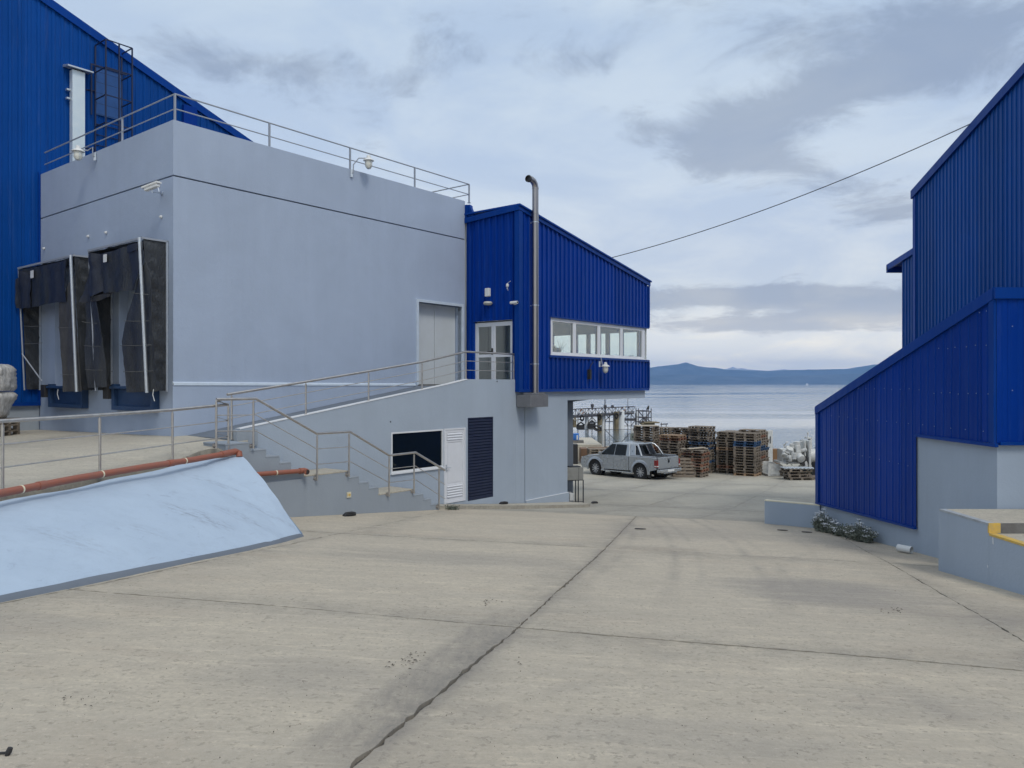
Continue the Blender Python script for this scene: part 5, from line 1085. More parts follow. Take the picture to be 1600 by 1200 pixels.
def blob_load(z0, h, w0, w1, lab, seed):
    n = 40; rings = 14; vs = []
    for j in range(rings + 1):
        t = j / rings; z = z0 + h * t; rr = lerp(w0, w1, t) * (1 - .22 * max(0, (t - .78) / .22) ** 2 - .10 * max(0, (.12 - t) / .12))
        for i in range(n):
            a = 2 * math.pi * i / n; c_, s_ = math.cos(a), math.sin(a); k = (abs(c_) ** 5 + abs(s_) ** 5) ** (-1 / 5)
            r = rr * k * (1 + .09 * nz(c_ * 2, s_ * 2, z * 2 + seed) + .03 * nz(a * 5, z * 12, seed) + .014 * math.sin(a * 23 + 5 * z) + .012 * math.sin(z * 70 + 3 * math.sin(a * 2))); vs.append(loadfr(r * c_ * 1.08, r * s_ * .95, z))
    top = len(vs); vs.append(loadfr(0, 0, z0 + h)); fs = [(j * n + i, j * n + (i + 1) % n, (j + 1) * n + (i + 1) % n, (j + 1) * n + i) for j in range(rings) for i in range(n)]
    fs += [(rings * n + i, rings * n + (i + 1) % n, top) for i in range(n)] + [tuple(range(n))[::-1]]
    mb = MB(); mb.add(vs, fs); return tag(mb.build('wrapped_load', M_wrap, smooth=True), lab, 'wrapped load', 'shrink-wrapped loads stacked at the left edge')
blob_load(bz + .435, .66, .42, .60, 'lower shrink-wrapped load standing on pallets by the blue wall', 1)
blob_load(bz + 1.11, .66, .56, .54, 'upper shrink-wrapped load at the left edge by the blue wall', 8)

# ------------------------------------------------------------------ white pipe offcut, flowering weeds, litter
pf = thing('white_pipe_offcut', 'short white plastic pipe offcut lying by the grey wall', 'pipe', (7.35, 14.2, zg(7.35, 14.2)))
c_ = Vector((7.31, 14.35, 0)); c_.z = zg(7.31, 14.35) + .075; ax_ = Vector((.55, -.83, 0)).normalized()
mb = MB(); mb.lathe([(.068, -.13), (.068, .13), (.060, .13), (.060, -.13), (.068, -.13)], c_, ax_, 20); mb.build('pipe_wall', M_plastic, pf, smooth=True)

M_leaf = mat('grey_green_leaves', (.25, .27, .22), .6, var=.95, vscale=11, vcol=(.05, .065, .045))
M_flower = mat('white_petals', (.72, .74, .76), .6)
def weed(label, x, y, sx, sy, h, n, nf, seed, group='flowering weeds at the foot of the blue lean-to'):
    r = random.Random(seed); z0 = zg(x, y); th = thing('flowering_weed', label, 'plant', (x, y, z0), group)
    lb = MB(); sb = MB(); fb = MB()
    for k in range(n // 16):
        a = r.uniform(0, 6.28); q = math.sqrt(r.random()); bx_, by_ = x + sx * q * math.cos(a), y + sy * q * math.sin(a); hh = h * (1 - .45 * q) * r.uniform(.45, 1.05)
        lean = Vector((r.uniform(-.09, .05), r.uniform(-.1, .1), 0)); base = Vector((bx_ * .6 + x * .4, by_ * .6 + y * .4, z0)); tip = Vector((bx_, by_, z0 + hh)) + lean
        sb.tube([base, (base + tip) / 2 + Vector((r.uniform(-.02, .02), 0, .02)), tip], .004, 4)
        for j in range(16):
            t = r.uniform(.1, 1.0); c = lerp(base, tip, t) + Vector((r.gauss(0, .03), r.gauss(0, .03), r.gauss(0, .02))); s = r.uniform(.018, .042) * (1.2 - .5 * t)
            d = Vector((r.gauss(0, 1), r.gauss(0, 1), r.gauss(.3, .7))).normalized(); e = d.cross(Vector((r.gauss(0, 1), r.gauss(0, 1), r.gauss(0, 1)))).normalized()
            lb.add([c, c + d * s + e * s * .45, c + d * s * 2.1, c + d * s - e * s * .45], [(0, 1, 2, 3)])
        if r.random() < nf:
            f = tip + Vector((0, 0, .015))
            for j in range(12):
                c = f + Vector((r.gauss(0, .024), r.gauss(0, .024), r.gauss(0, .010))); fb.lathe([(0, -.004), (.014, 0), (0, .006)], c, (r.gauss(0, .3), r.gauss(0, .3), 1), 5)
    tag(lb.build('leaves', M_leaf, th, recalc=False), kind='stuff'); tag(sb.build('stems', M_leaf, th), kind='stuff')
    if fb.v: tag(fb.build('blossoms', M_flower, th), kind='stuff')
weed('tall leftmost clump of grey-green weeds with white blossoms', 7.33, 18.1, 0.20, .48, .50, 1700, .32, 3)
weed('low middle clump of weeds with a few white blossoms', 7.36, 17.2, 0.17, .70, .30, 1600, .20, 5)
weed('large right clump of weeds with white blossoms nearest the white pipe', 7.33, 16.2, 0.20, .58, .44, 2000, .24, 8)
q = uv(14.6, 13.45, 0); weed('tiny green weed growing at the kerb below the white door', q.x, q.y, .12, .10, .13, 400, 0, 11, group=None)

gr = random.Random(4); mb = MB()      # dead leaves and grit
def fleck(x, y, s):
    a = gr.uniform(0, 6.28); c, d = math.cos(a), math.sin(a); z = zgn(x, y) + .008
    mb.add([(x - s * c, y - s * d, z), (x + s * d * .35, y - s * c * .35, z + .006), (x + s * c, y + s * d, z + .001), (x - s * d * .35, y + s * c * .35, z + .004)], [(0, 1, 2, 3)])
def gpt(px, py):
    a = (px - 800) / F; b = (py - 600) / F; Y = 1.6 / (b - .0856 - .043 * a); return a * Y, Y
for cx, cy, sx, sy, n in ((640, 1032, 20, 12, 34), (605, 1045, 12, 10, 8), (120, 1098, 35, 14, 16), (1400, 955, 18, 5, 14), (765, 942, 14, 4, 16), (815, 1040, 5, 9, 6), (445, 1135, 25, 20, 7)):
    for k in range(n): x, y = gpt(gr.gauss(cx, sx * .6), gr.gauss(cy, sy * .6)); fleck(x, y, gr.uniform(.005, .014) * y / 5)
for k in range(260):
    x, y = gpt(gr.uniform(0, 1600), gr.uniform(900, 1200)); fleck(x, y, gr.uniform(.003, .009) * max(1, y / 6))
for k in range(90):
    i = gr.random(); y = gr.uniform(2, 18); fleck(jx(0, y) + gr.gauss(0, .03), y, gr.uniform(.004, .011))
tag(mb.build('dead_leaves', mat('dead_leaf_brown', (.035, .028, .022), .9), recalc=False), 'scattered dark dead leaves and grit on the concrete', 'leaf litter', kind='stuff')
x, y = gpt(12, 1180); pl = thing('cable_plug', 'small black plug with a stub of cord on the ground at the bottom left', 'plug', (x, y, zg(x, y)))
mb = MB(); mb.lathe([(.010, -.02), (.014, .0), (.012, .02)], (x + .005, y, zg(x, y) + .017), (.3, .2, .9), 8); mb.build('plug_body', M_black, pl); mb = MB(); mb.tube([(x, y, zg(x, y) + .012), (x - .03, y + .006, zg(x, y) + .008), (x - .09, y, zg(x, y) + .008)], .006, 6); mb.build('cord', M_black, pl)
for k, (px, py, lab) in enumerate(((1000, 827, 'flat dark scrap on the ramp straight ahead near the crest'), (1260, 832, 'flat dark scrap on the concrete near the leftmost weeds'), (1222, 829, 'small dark scrap on the concrete below the low wall'))):
    x, y = gpt(px, py); mb = MB(); mb.prism([(-.12, -.02), (0, -.05), (.13, -.01), (.06, .05), (-.07, .04)], lambda a, b: Vector((x + a, y + b, zg(x + a, y + b) + .006)), lambda a, b: Vector((x + a, y + b, zg(x + a, y + b) + .02))); tag(mb.build('ground_scrap', M_black), lab, 'scrap', 'flat scraps on the concrete')

# ------------------------------------------------------------------ basin on a stand by the pier
bs = thing('sink_stand', 'grey metal basin cabinet on thin dark legs beside the pier', 'sink', uv(21.9, 13.9, -4.1))
o_ = Vector((1.98, 25.95, 0))
bf = lambda a, b, z: Vector((o_.x + a * .95 + b * -.3, o_.y + a * .3 + b * .95, z))
mb = MB(); mb.box(-.15, .46, 0, .5, -3.24, -2.82, bf); mb.build('basin', mat('grey_basin', (.27, .27, .25), .6, var=.6, vscale=6), bs, bevel=.01)
mb = MB(); mb.box(.28, .29, -.004, 0, -3.23, -2.83, bf); mb.box(.0, .4, .1, .4, -2.82, -2.79, bf); mb.build('basin_lid', M_dark, bs)
for a, b in ((.18, .02), (.46, .02), (.46, .46), (-.1, .46)): mb = MB(); mb.box(a - .015, a + .015, b - .015, b + .015, -4.08, -3.262, bf); mb.build('leg', M_dark, bs)
mb = MB(); mb.box(-.15, .47, -.005, .025, -3.26, -3.242, bf); mb.box(-.15, .46, 0, .02, -3.98, -3.96, bf); mb.build('frame_rail', M_dark, bs)
mb = MB(); mb.box(.0, .17, .1, .35, -3.95, -3.70, bf); mb.box(.05, .09, .2, .26, -3.70, -3.66, bf); tag(mb.build('white_canister', M_plastic, bevel=.02), 'white plastic canister under the grey basin', 'canister')

# ------------------------------------------------------------------ pickup truck
M_silver = mat('silver_car_paint', (.36, .385, .41), .25, .45, var=.25, vscale=1.0, spec=.6)
M_silver2 = mat('bright_silver_trim', (.42, .44, .46), .25, .6)
M_cglass = mat('tinted_car_glass', (.006, .008, .010), .10, 0, spec=.25)
M_tyre = mat('tyre_rubber', (.016, .016, .017), .75, var=.4, vscale=20)
M_rim = mat('alloy_rim', (.50, .51, .53), .3, .7)
M_tail = mat('red_tail_lamp', (.22, .012, .014), .2, spec=.6)
tk = thing('pickup_truck', 'silver double-cab pickup truck parked in front of the pallet stacks', 'pickup truck', (0, 0, 0))
HW = .94
def arch(cx, r, z0, n=10, cz=.40): return [(cx + r * math.cos(math.pi - math.pi * k / n) , cz + r * math.sin(math.pi - math.pi * k / n)) for k in range(n + 1) if cz + r * math.sin(math.pi * k / n) >= z0 - .001]
# outline of the side from the rear, along the sill, up the nose and back over the bonnet
side = [(-2.55, .52), (-2.05, .46)] + arch(-1.56, .47, .46) + [(-1.05, .40), (1.05, .40)] + arch(1.54, .50, .40) + [(2.05, .36), (2.52, .38), (2.62, .55), (2.62, .80), (2.52, .98), (2.2, 1.06), (1.30, 1.165), (-.74, 1.19), (-.74, .9), (-2.55, .9)]
def lofty(mb, pts, ws):      # slices across the car with narrowing towards the outer edge
    n = len(pts); vs = []
    for y, k in ws:
        for x, z in pts: vs.append(Vector((lerp(.0, x, 1 - k * .02) if False else x, y, lerp(z, z - k * max(0, z - .9), 1)) ))
    fs = [tuple(range(n))[::-1], tuple(range((len(ws) - 1) * n, len(ws) * n))]
    for j in range(len(ws) - 1):
        for i in range(n): fs.append((j * n + i, j * n + (i + 1) % n, (j + 1) * n + (i + 1) % n, (j + 1) * n + i))
    mb.add(vs, fs)
cabp = [(-.74, .46), (-.74, .46)] ; cabp = [(-.78, .42)] + [(1.05, .40)] + arch(1.54, .50, .40) + [(2.05, .36), (2.50, .36), (2.62, .55), (2.62, .80), (2.50, .97), (2.15, 1.06), (1.32, 1.16), (-.78, 1.19)]
mb = MB(); lofty(mb, cabp, [(-HW, .12), (-HW + .12, .0), (HW - .12, .0), (HW, .12)]); mb.build('front_body', M_silver, tk, bevel=.035, seg=3)
bedp = [(-2.58, .56), (-2.05, .44)] + arch(-1.56, .50, .44) + [(-1.05, .42), (-.80, .42), (-.80, 1.20), (-2.58, 1.18)]
for y0, y1 in ((-HW, -HW + .10), (HW - .10, HW)):
    mb = MB(); lofty(mb, bedp, [(y0, .06 if y0 < 0 else 0), (y1, 0 if y0 < 0 else .06)]); mb.build('bed_side', M_silver, tk, bevel=.02, seg=2)
mb = MB(); mb.box(-2.55, -.80, -HW + .1, HW - .1, .60, .66); mb.box(-.86, -.80, -HW + .1, HW - .1, .66, 1.17); mb.build('bed_floor', M_black, tk)
mb = MB(); mb.box(-2.5, -.85, -HW + .1, HW - .1, 1.06, 1.11); mb.build('bed_cover', M_black, tk)
mb = MB(); mb.box(-2.66, -2.58, -HW + .10, HW - .10, .58, 1.18); tg = mb.build('tailgate', M_silver, tk, bevel=.02, seg=2)
mb = MB(); mb.lathe([(.075, 0), (.075, .01), (.062, .01), (.062, 0)], (-2.662, 0, .95), (-1, 0, 0), 20)
for s in (-1, 1):
    mb.tube([(-2.672, s * .040, .995), (-2.672, s * .018, .955), (-2.672, 0, .985)], .006, 5); mb.tube([(-2.672, s * .052, .975), (-2.672, s * .028, .905), (-2.672, 0, .94)], .006, 5)
mb.build('round_emblem', M_dark, tg)
mb = MB(); mb.box(-2.70, -2.66, -.10, .10, 1.06, 1.09); mb.build('tailgate_handle', M_dark, tg)
for s in (-1, 1):
    y = s * (HW - .085)
    y = s * (HW - .045)
    mb = MB(); mb.box(-2.67, -2.46, y - .052, y + .052, .68, 1.05); mb.build('tail_lamp', M_tail, tk, bevel=.015)
    mb = MB(); mb.box(-2.68, -2.48, y - .055, y + .055, .72, .77); mb.build('reverse_lamp', M_plastic, tk)
mb = MB(); mb.box(-2.80, -2.60, -.90, .90, .42, .58); mb.box(-2.78, -2.55, -.55, .55, .36, .42); rb = mb.build('rear_bumper', M_silver2, tk, bevel=.03)
mb = MB(); mb.box(-2.78, -2.66, -.88, .88, .581, .605); mb.build('bumper_step', M_black, rb)
mb = MB(); mb.box(-2.815, -2.802, -.26, .26, .44, .55); mb.build('number_plate', M_plastic, rb)
mb = MB(); mb.box(-2.82, -2.80, .62, .86, .44, .54); mb.box(-2.82, -2.80, -.86, -.62, .44, .54); mb.build('bumper_corner', M_silver2, rb)
mb = MB(); mb.tube([(-2.75, -.2, .33), (-2.90, -.2, .36)], .03, 8); mb.box(-2.3, 2.2, -.45, .45, .26, .42); mb.build('chassis', M_black, tk)
mb = MB(); mb.tube([(-2.3, -.55, .33), (-2.72, -.55, .33)], .035, 10); mb.build('exhaust', M_flue, tk)
# cab
def house(y, k): return None
roofz = 1.83
base = [(1.36, 1.14), (-.76, 1.17)]; rf = [(.42, roofz - .02), (.05, roofz), (-.40, roofz), (-.66, roofz - .05)]
cp = [(1.38, 1.12), (.52, 1.76), (.30, 1.81), (-.05, 1.83), (-.45, 1.82), (-.66, 1.77), (-.82, 1.14)]
mb = MB(); n = len(cp); vs = []
for y, f in ((-.90, 0), (-.70, 1), (.70, 1), (.90, 0)):
    for x, z in cp: vs.append(Vector((x, y if z < 1.3 else math.copysign(.66 if f == 0 else .60, y), z - (.03 if (f == 0 and z > 1.3) else 0))))
fs = [tuple(range(n))[::-1], tuple(range(3 * n, 4 * n))] + [(j * n + i, j * n + (i + 1) % n, (j + 1) * n + (i + 1) % n, (j + 1) * n + i) for j in range(3) for i in range(n)]
mb.add(vs, fs); mb.build('cab', M_silver, tk, bevel=.03, seg=2)
def yside(z): return lerp(.90, .66, (z - 1.13) / (1.78 - 1.13)) + .012
for s in (-1, 1):
    for nm, pl_ in (('front_window', [(1.20, 1.165), (.26, 1.175), (.26, 1.735), (.48, 1.735), (.60, 1.66)]), ('rear_window', [(.20, 1.175), (-.56, 1.185), (-.50, 1.72), (.20, 1.735)])):
        mb = MB(); mb.prism(pl_, lambda a, b: Vector((a, s * yside(b), b)), lambda a, b: Vector((a, s * (yside(b) + .006), b))); mb.build(nm, M_cglass, tk)
    for x in (.60, -.42):
        mb = MB(); mb.box(x - .10, x + .10, s * HW - .012 * 1, s * HW + .03, 1.00, 1.035); mb.build('door_handle', M_silver2, tk, bevel=.008)
    for x0, z1 in ((.25, 1.18), (-.62, 1.18), (1.15, 1.10)):
        mb = MB(); mb.box(x0 - .004, x0 + .004, s * HW * 1.0 - .008, s * HW + .0015, .44, z1 - .15); mb.build('door_seam', M_black, tk)
    mb = MB(); mb.box(-1.05, 1.05, s * (HW + .02) - .08, s * (HW + .02) + .08, .30, .35); mb.build('side_step', M_silver2, tk, bevel=.01)
    mb = MB(); mb.box(-1.0, 1.0, s * HW - .006, s * HW + .004, .60, .615); mb.build('body_crease', M_silver2, tk)
    mb = MB(); mb.box(1.02, 1.16, s * .96 - .0, s * .96 + s * .16, 1.15, 1.30) if s > 0 else mb.box(1.02, 1.16, -1.12, -.96, 1.15, 1.30); mb.build('door_mirror', M_silver, tk, bevel=.03)
    for cx in (-1.56, 1.54):     # flared arches
        mb = MB(); N_ = 14; vs = []
        for k in range(N_ + 1):
            a = math.pi * (k / N_) * 1.12 - .19; c, d = math.cos(a), math.sin(a)
            for r, yy in ((.485, HW - .02), (.49, HW + .045), (.57, HW + .04), (.63, HW - .002)): vs.append(Vector((cx + r * c, s * yy, .40 + r * d)))
        mb.add(vs, [(k * 4 + j, k * 4 + j + 1, (k + 1) * 4 + j + 1, (k + 1) * 4 + j) for k in range(N_) for j in range(3)]); mb.build('wheel_arch', M_silver, tk, smooth=True)
        mb = MB(); mb.lathe([(.48, -.30), (.48, -.02)], (cx, s * (HW - .03), .40), (0, s, 0), 20); mb.build('arch_liner', M_black, tk)
        # wheel
        mb = MB(); mb.lathe([(.24, -.24), (.36, -.25), (.40, -.21), (.405, -.12), (.40, -.04), (.36, .0), (.27, -.005), (.265, -.03), (.24, -.10)], (cx, s * (HW + .01), .39), (0, s, 0), 36); wh_ = mb.build('wheel', M_tyre, tk, smooth=True)
        mb = MB(); mb.lathe([(.268, -.03), (.262, -.012), (.248, -.012), (.24, -.05), (.235, -.12), (.0, -.125)], (cx, s * (HW + .01), .39), (0, s, 0), 36); mb.build('rim', M_dark, wh_, smooth=True)
        for k in range(10):
            a = 2 * math.pi * k / 10 + .1; c, d = math.cos(a), math.sin(a); e = .03 * (1 if k % 2 else .8)
            O = Vector((cx, s * (HW - .015), .39)); mb = MB()
            mb.hexa([O + Vector((.04 * c - e * .7 * d, s * -.02, .04 * d + e * .7 * c)), O + Vector((.25 * c - e * d, 0, .25 * d + e * c)), O + Vector((.25 * c + e * d * .4, 0, .25 * d - e * c * .4)), O + Vector((.04 * c + e * d * .5, s * -.02, .04 * d - e * c * .5)),
                     O + Vector((.04 * c - e * .7 * d, s * .0, .04 * d + e * .7 * c)), O + Vector((.25 * c - e * d, s * .012, .25 * d + e * c)), O + Vector((.25 * c + e * d * .4, s * .012, .25 * d - e * c * .4)), O + Vector((.04 * c + e * d * .5, s * .0, .04 * d - e * c * .5))]); mb.build('spoke', M_rim, wh_)
        mb = MB(); mb.lathe([(.06, -.03), (.06, -.005), (.03, .004), (0, .004)], (cx, s * (HW - .015), .39), (0, s, 0), 14); mb.build('hub_cap', M_rim, wh_, smooth=True)
    mb = MB(); mb.box(-2.12, -2.08, s * .82 - .12, s * .82 + .12, .14, .50); mb.build('mud_flap', M_black, tk)
    # sports bar: sail panel and hoop
    mb = MB(); mb.prism([(-.84, 1.20), (-1.20, 1.20), (-1.05, 1.74), (-.72, 1.78)], lambda a, b: Vector((a, s * (lerp(.88, .66, (b - 1.2) / .58)), b)), lambda a, b: Vector((a, s * (lerp(.83, .61, (b - 1.2) / .58)), b))); mb.build('sail_panel', M_silver, tk, bevel=.02)
    mb = MB(); mb.lathe([(.03, 0), (.03, .006)], (-.95, s * .80, 1.42), (0, s, .35), 10); mb.build('sail_badge', M_dark, tk)
    mb = MB(); mb.tube([(-1.62, s * .87, 1.20), (-1.38, s * .76, 1.58), (-1.24, s * .68, 1.72), (-1.12, s * .58, 1.78)], .048, 10); mb.build('sports_bar', M_silver2, tk, smooth=True)
    mb = MB(); mb.tube([(-.9, s * .86, 1.215), (-2.5, s * .86, 1.205)], .02, 8); mb.build('bed_rail', M_silver2, tk)
mb = MB(); mb.tube([(-1.12, -.58, 1.78), (-1.12, .58, 1.78)], .046, 8); mb.build('sports_bar_cross', M_silver2, tk, smooth=True)
mb = MB(); mb.prism([(-.72, 1.0), (.72, 1.0), (.56, 1.68), (-.56, 1.68)], lambda a, b: Vector((lerp(-.815, -.70, (b - 1.15) / .6) - .005 if b > 1.2 else -.84, a, max(b, 1.2))), lambda a, b: Vector((lerp(-.815, -.70, (b - 1.15) / .6) - .015 if b > 1.2 else -.85, a, max(b, 1.2)))); mb.build('back_window', M_cglass, tk)
mb = MB(); mb.add([(1.345, -.80, 1.165), (1.345, .80, 1.165), (.575, .58, 1.735), (.575, -.58, 1.735), (1.365, -.80, 1.165), (1.365, .80, 1.165), (.595, .58, 1.745), (.595, -.58, 1.745)], [(0, 3, 2, 1), (4, 5, 6, 7), (0, 1, 5, 4), (2, 3, 7, 6), (1, 2, 6, 5), (3, 0, 4, 7)]); mb.build('windscreen', M_cglass, tk)
mb = MB(); mb.box(2.60, 2.66, -.65, .65, .62, .90); mb.build('grille', M_black, tk)
for s in (-1, 1): mb = MB(); mb.box(2.42, 2.60, s * .78 - .13, s * .78 + .13, .80, .95); mb.build('headlight', M_jar, tk, bevel=.02)
rw = Vector((6.56 + .02, 39.6, 0)); hd = Vector((-.66, .75, 0)).normalized(); lft = Vector((-hd.y, hd.x, 0))
ctr = rw + hd * 1.56 - lft * .94
slope = (zg(*(ctr + hd * 1.5).xy) - zg(*(ctr - hd * 1.5).xy)) / 3
tk.location = (ctr.x, ctr.y, zg(ctr.x, ctr.y) - .0); tk.rotation_euler = (0, -math.atan(slope), math.atan2(hd.y, hd.x))

# ------------------------------------------------------------------ pallet stacks
def pal_mesh(name, m, W=1.0):
    mb = MB(); pallet_mb(mb, -.6, -W / 2, 0, 1.2, W); return mb.mesh(name, m)
PM = {'w': pal_mesh('pallet_weathered', M_wood), 'f': pal_mesh('pallet_fresh', M_wood2), 'r': pal_mesh('pallet_red', M_woodred), 'b': pal_mesh('pallet_blue', M_woodblue)}
CN = {'w': 'weathered grey', 'f': 'fresh tan', 'r': 'red-stained', 'b': 'blue painted'}
ORD = ['bottom', 'second', 'third', 'fourth', 'fifth', 'sixth', 'seventh', 'eighth', 'ninth', 'tenth', 'eleventh', 'twelfth', 'thirteenth', 'fourteenth', 'fifteenth', 'sixteenth', 'seventeenth', 'eighteenth', 'nineteenth']
def stack(desc, cx, cy, n, ang, jit=.02, special=None, lean=(0, 0), z0=None, first=0):
    special = special or {}; z = zg(cx, cy) if z0 is None else z0
    for k in range(n):
        key = special.get(k, 'w'); r = RND
        o = bpy.data.objects.new('pallet', PM[key]); COL.objects.link(o)
        o.location = (cx + r.gauss(0, jit) + lean[0] * k, cy + r.gauss(0, jit) + lean[1] * k, z + k * .1435); o.rotation_euler = (0, 0, ang + r.gauss(0, .012) + (math.pi if r.random() < .5 else 0))
        tag(o, f'{CN[key]} pallet, {"topmost" if k == n - 1 else ORD[k] + (" from bottom" if k else "")} in {desc}', 'pallet', 'wooden pallets stacked on the quay')
EA = math.atan2(-.53, .845); e1 = Vector((.845, -.53, 0)); e2_ = Vector((.53, .845, 0))
c0 = Vector((12.97, 41.0, 0)) - e1 * .6 + e2_ * .5
sp_ = {0: 'f', 11: 'b', 12: 'b'}
stack('the tall front right stack', c0.x, c0.y, 16, EA, special=sp_)
q = c0 + e2_ * 1.06; stack('the stack behind the front right one', q.x, q.y, 17, EA, special={10: 'b', 9: 'b', 14: 'r', 6: 'r', 3: 'f'})
q = c0 + e2_ * 2.12; stack('the third stack back at the right', q.x, q.y, 16, EA, special={9: 'b'})
q = c0 - e1 * 1.24 + e2_ * .95; stack('the tall stack left of the front right one', q.x, q.y, 16, EA, special={2: 'r', 9: 'f'})
q = c0 - e1 * 1.24 + e2_ * 2.0; stack('the stack hidden behind the second tall one', q.x, q.y, 16, EA)
def place(px, Y): return (px - 800) / F * Y, Y
x, y = place(1102, 43.6); stack('the leaning stack with blue ones inside', x, y, 18, EA - .06, .035, {9: 'b', 11: 'b', 4: 'b'}, lean=(-.012, .004))
x, y = place(1071, 45.0); stack('the rear stack left of the leaning one', x, y, 17, EA, .035, {13: 'b', 6: 'f'})
x, y = place(1041, 45.6); stack('the rear stack behind the orange-topped one', x, y, 17, EA - .1, .03)
x, y = place(1010, 44.0); stack('the plywood-topped stack behind the pickup', x, y, 18, EA + .1, .02, {9: 'r', 8: 'r', 6: 'r', 5: 'r', 10: 'f'})
ptz = zg(x, y) + 18 * .1435; mb = MB(); mb.box(-.62, .62, -.52, .52, 0, .03, lambda a, b, c: Vector((x + a, y + b, ptz + c + .01 * a))); tag(mb.build('plywood_sheet', M_ply), 'pale plywood sheet lying on the pallet stack behind the pickup', 'plywood')
x, y = place(1050, 42.6); stack('the orange-topped stack by the pickup', x, y, 15, EA, .03, {14: 'f', 13: 'r', 7: 'f'})
x, y = place(1086, 41.2); stack('the short stack by the upright pallets', x, y, 10, EA, .03, {4: 'r', 6: 'r', 8: 'r', 2: 'r'})
mb = MB(); tz_ = zg(x, y) + 10 * .1435
for k, (a, b, w_, r_) in enumerate(((-.25, 0, .3, .1), (.2, .1, .25, -.25), (.0, -.2, .35, .35))):
    mb = MB(); c__, s__ = math.cos(r_), math.sin(r_); mb.box(-.5, .5, -w_ / 2, w_ / 2, 0, .03, lambda p_, q_, c: Vector((x + a + p_ * c__ - q_ * s__, y + b + p_ * s__ + q_ * c__, tz_ + .035 * k + c + .05 * p_ * (k - 1))))
    tag(mb.build('loose_board', M_ply), ('lowest', 'middle', 'topmost')[k] + ' loose board lying on the short pallet stack', 'board', 'loose boards on the short pallet stack')
for k, (px, Y, lab) in enumerate(((1069, 40.9, 'brown pallet standing on edge just right of the truck tailgate'), (1066, 41.25, 'brown pallet standing on edge behind the one beside the truck tailgate'))):
    x, y = place(px, Y); o = bpy.data.objects.new('pallet', PM['w']); COL.objects.link(o); o.location = (x, y, zg(x, y) + .5); o.rotation_euler = (math.radians(84), 0, EA + .5 + .1 * k); tag(o, lab, 'pallet', 'pallets standing on edge')
# pallet pile before the engine
x, y = place(1248, 39.4)
stack('the wide base of the engine pile', x, y, 1, .0, .0, z0=zg(x, y))
x2, y2 = place(1243, 39.5); stack('the low pile before the white engine', x2, y2, 3, .12, .05, z0=zg(x, y) + .145)
o = bpy.data.objects.new('pallet', PM['w']); COL.objects.link(o); xx, yy = place(1262, 39.8); o.location = (xx, yy, zg(xx, yy)); o.rotation_euler = (0, 0, -.1); tag(o, 'flat weathered pallet sticking out at the right of the low pile', 'pallet', 'wooden pallets stacked on the quay')
mb = MB()
for k in range(7): mb.tube([(x2 - .65 + k * .2, y2 - .5, zg(x, y) + .60), (x2 - .55 + k * .2, y2 - .52, zg(x, y) + .66), (x2 - .47 + k * .2, y2 - .5, zg(x, y) + .60)], .035, 6)
mb.box(x2 - .7, x2 + .75, y2 - .5, y2 + .4, zg(x, y) + .575, zg(x, y) + .61); tag(mb.build('wavy_sheet', M_galv), 'scalloped pale sheet lying on the low pallet pile', 'metal sheet')

# ------------------------------------------------------------------ white machinery
M_wm = mat('white_machine_paint', (.66, .67, .65), .42, var=.9, vscale=7, vcol=(.42, .42, .40), bump=.2)
tb = thing('white_tub', 'low white boat-shaped tub on the ground beside the tall pallets', 'tub', (13.8, 41.3, zg(13.8, 41.3)))
x0, y0 = place(1200, 41.2); x1_, _ = place(1229, 41.2); z0 = zg(x0, y0)
n = 18; vs = []
for k in range(n + 1):
    t = k / n; X = lerp(x0, x1_, t); hw = .55 * (1 - max(0, t - .62) ** 2 * 4.5); top = .70 - .05 * t - (max(0, t - .60) ** 1.6) * 1.35
    for s, f, h in ((-1, 1, top), (-1, .93, .02), (1, .93, .02), (1, 1, top), (1, .93, top - .02), (1, .87, .10), (-1, .87, .10), (-1, .93, top - .02)): vs.append(Vector((X, y0 + .5 + s * hw * f, z0 + max(h, .02))))
mb = MB(); mb.add(vs, [(k * 8 + j, k * 8 + (j + 1) % 8, (k + 1) * 8 + (j + 1) % 8, (k + 1) * 8 + j) for k in range(n) for j in range(8)] + [tuple(range(8))[::-1], tuple(n * 8 + j for j in range(8))]); mb.build('tub_shell', M_wm, tb, smooth=True)
mb = MB(); mb.box(x0 + .15, x0 + .75, y0 - .07, y0 - .05, z0 + .12, z0 + .14); mb.box(x0 + .72, x0 + .74, y0 - .07, y0 - .05, z0 + .3, z0 + .62); mb.build('tub_strap', M_galv, tb)
fp = thing('white_door_panel', 'tall white insulated panel standing behind the tall pallet stack', 'panel', (14.6, 43.2, zg(14, 43)))
mb = MB(); a0, b0_ = place(1199, 43.2); a1, b1_ = place(1207.5, 43.7); mb.hexa([Vector((a0, b0_, z)) if s else Vector((a0 - .06, b0_ + .10, z)) for z, s in ((-5, 1),)] * 0 + [Vector((a0, b0_, -4.96)), Vector((a1, b1_, -4.96)), Vector((a1 - .08, b1_ + .12, -4.96)), Vector((a0 - .08, b0_ + .12, -4.96)), Vector((a0, b0_, -2.60)), Vector((a1, b1_, -2.62)), Vector((a1 - .08, b1_ + .12, -2.62)), Vector((a0 - .08, b0_ + .12, -2.60))]); mb.build('panel_body', M_wm, fp, bevel=.01)
mb = MB(); q_ = lerp(Vector((a0, b0_, 0)), Vector((a1, b1_, 0)), .5); mb.box(q_.x - .02, q_.x + .02, q_.y - .05, q_.y - .01, -3.35, -2.95); mb.build('latch', M_dark, fp)
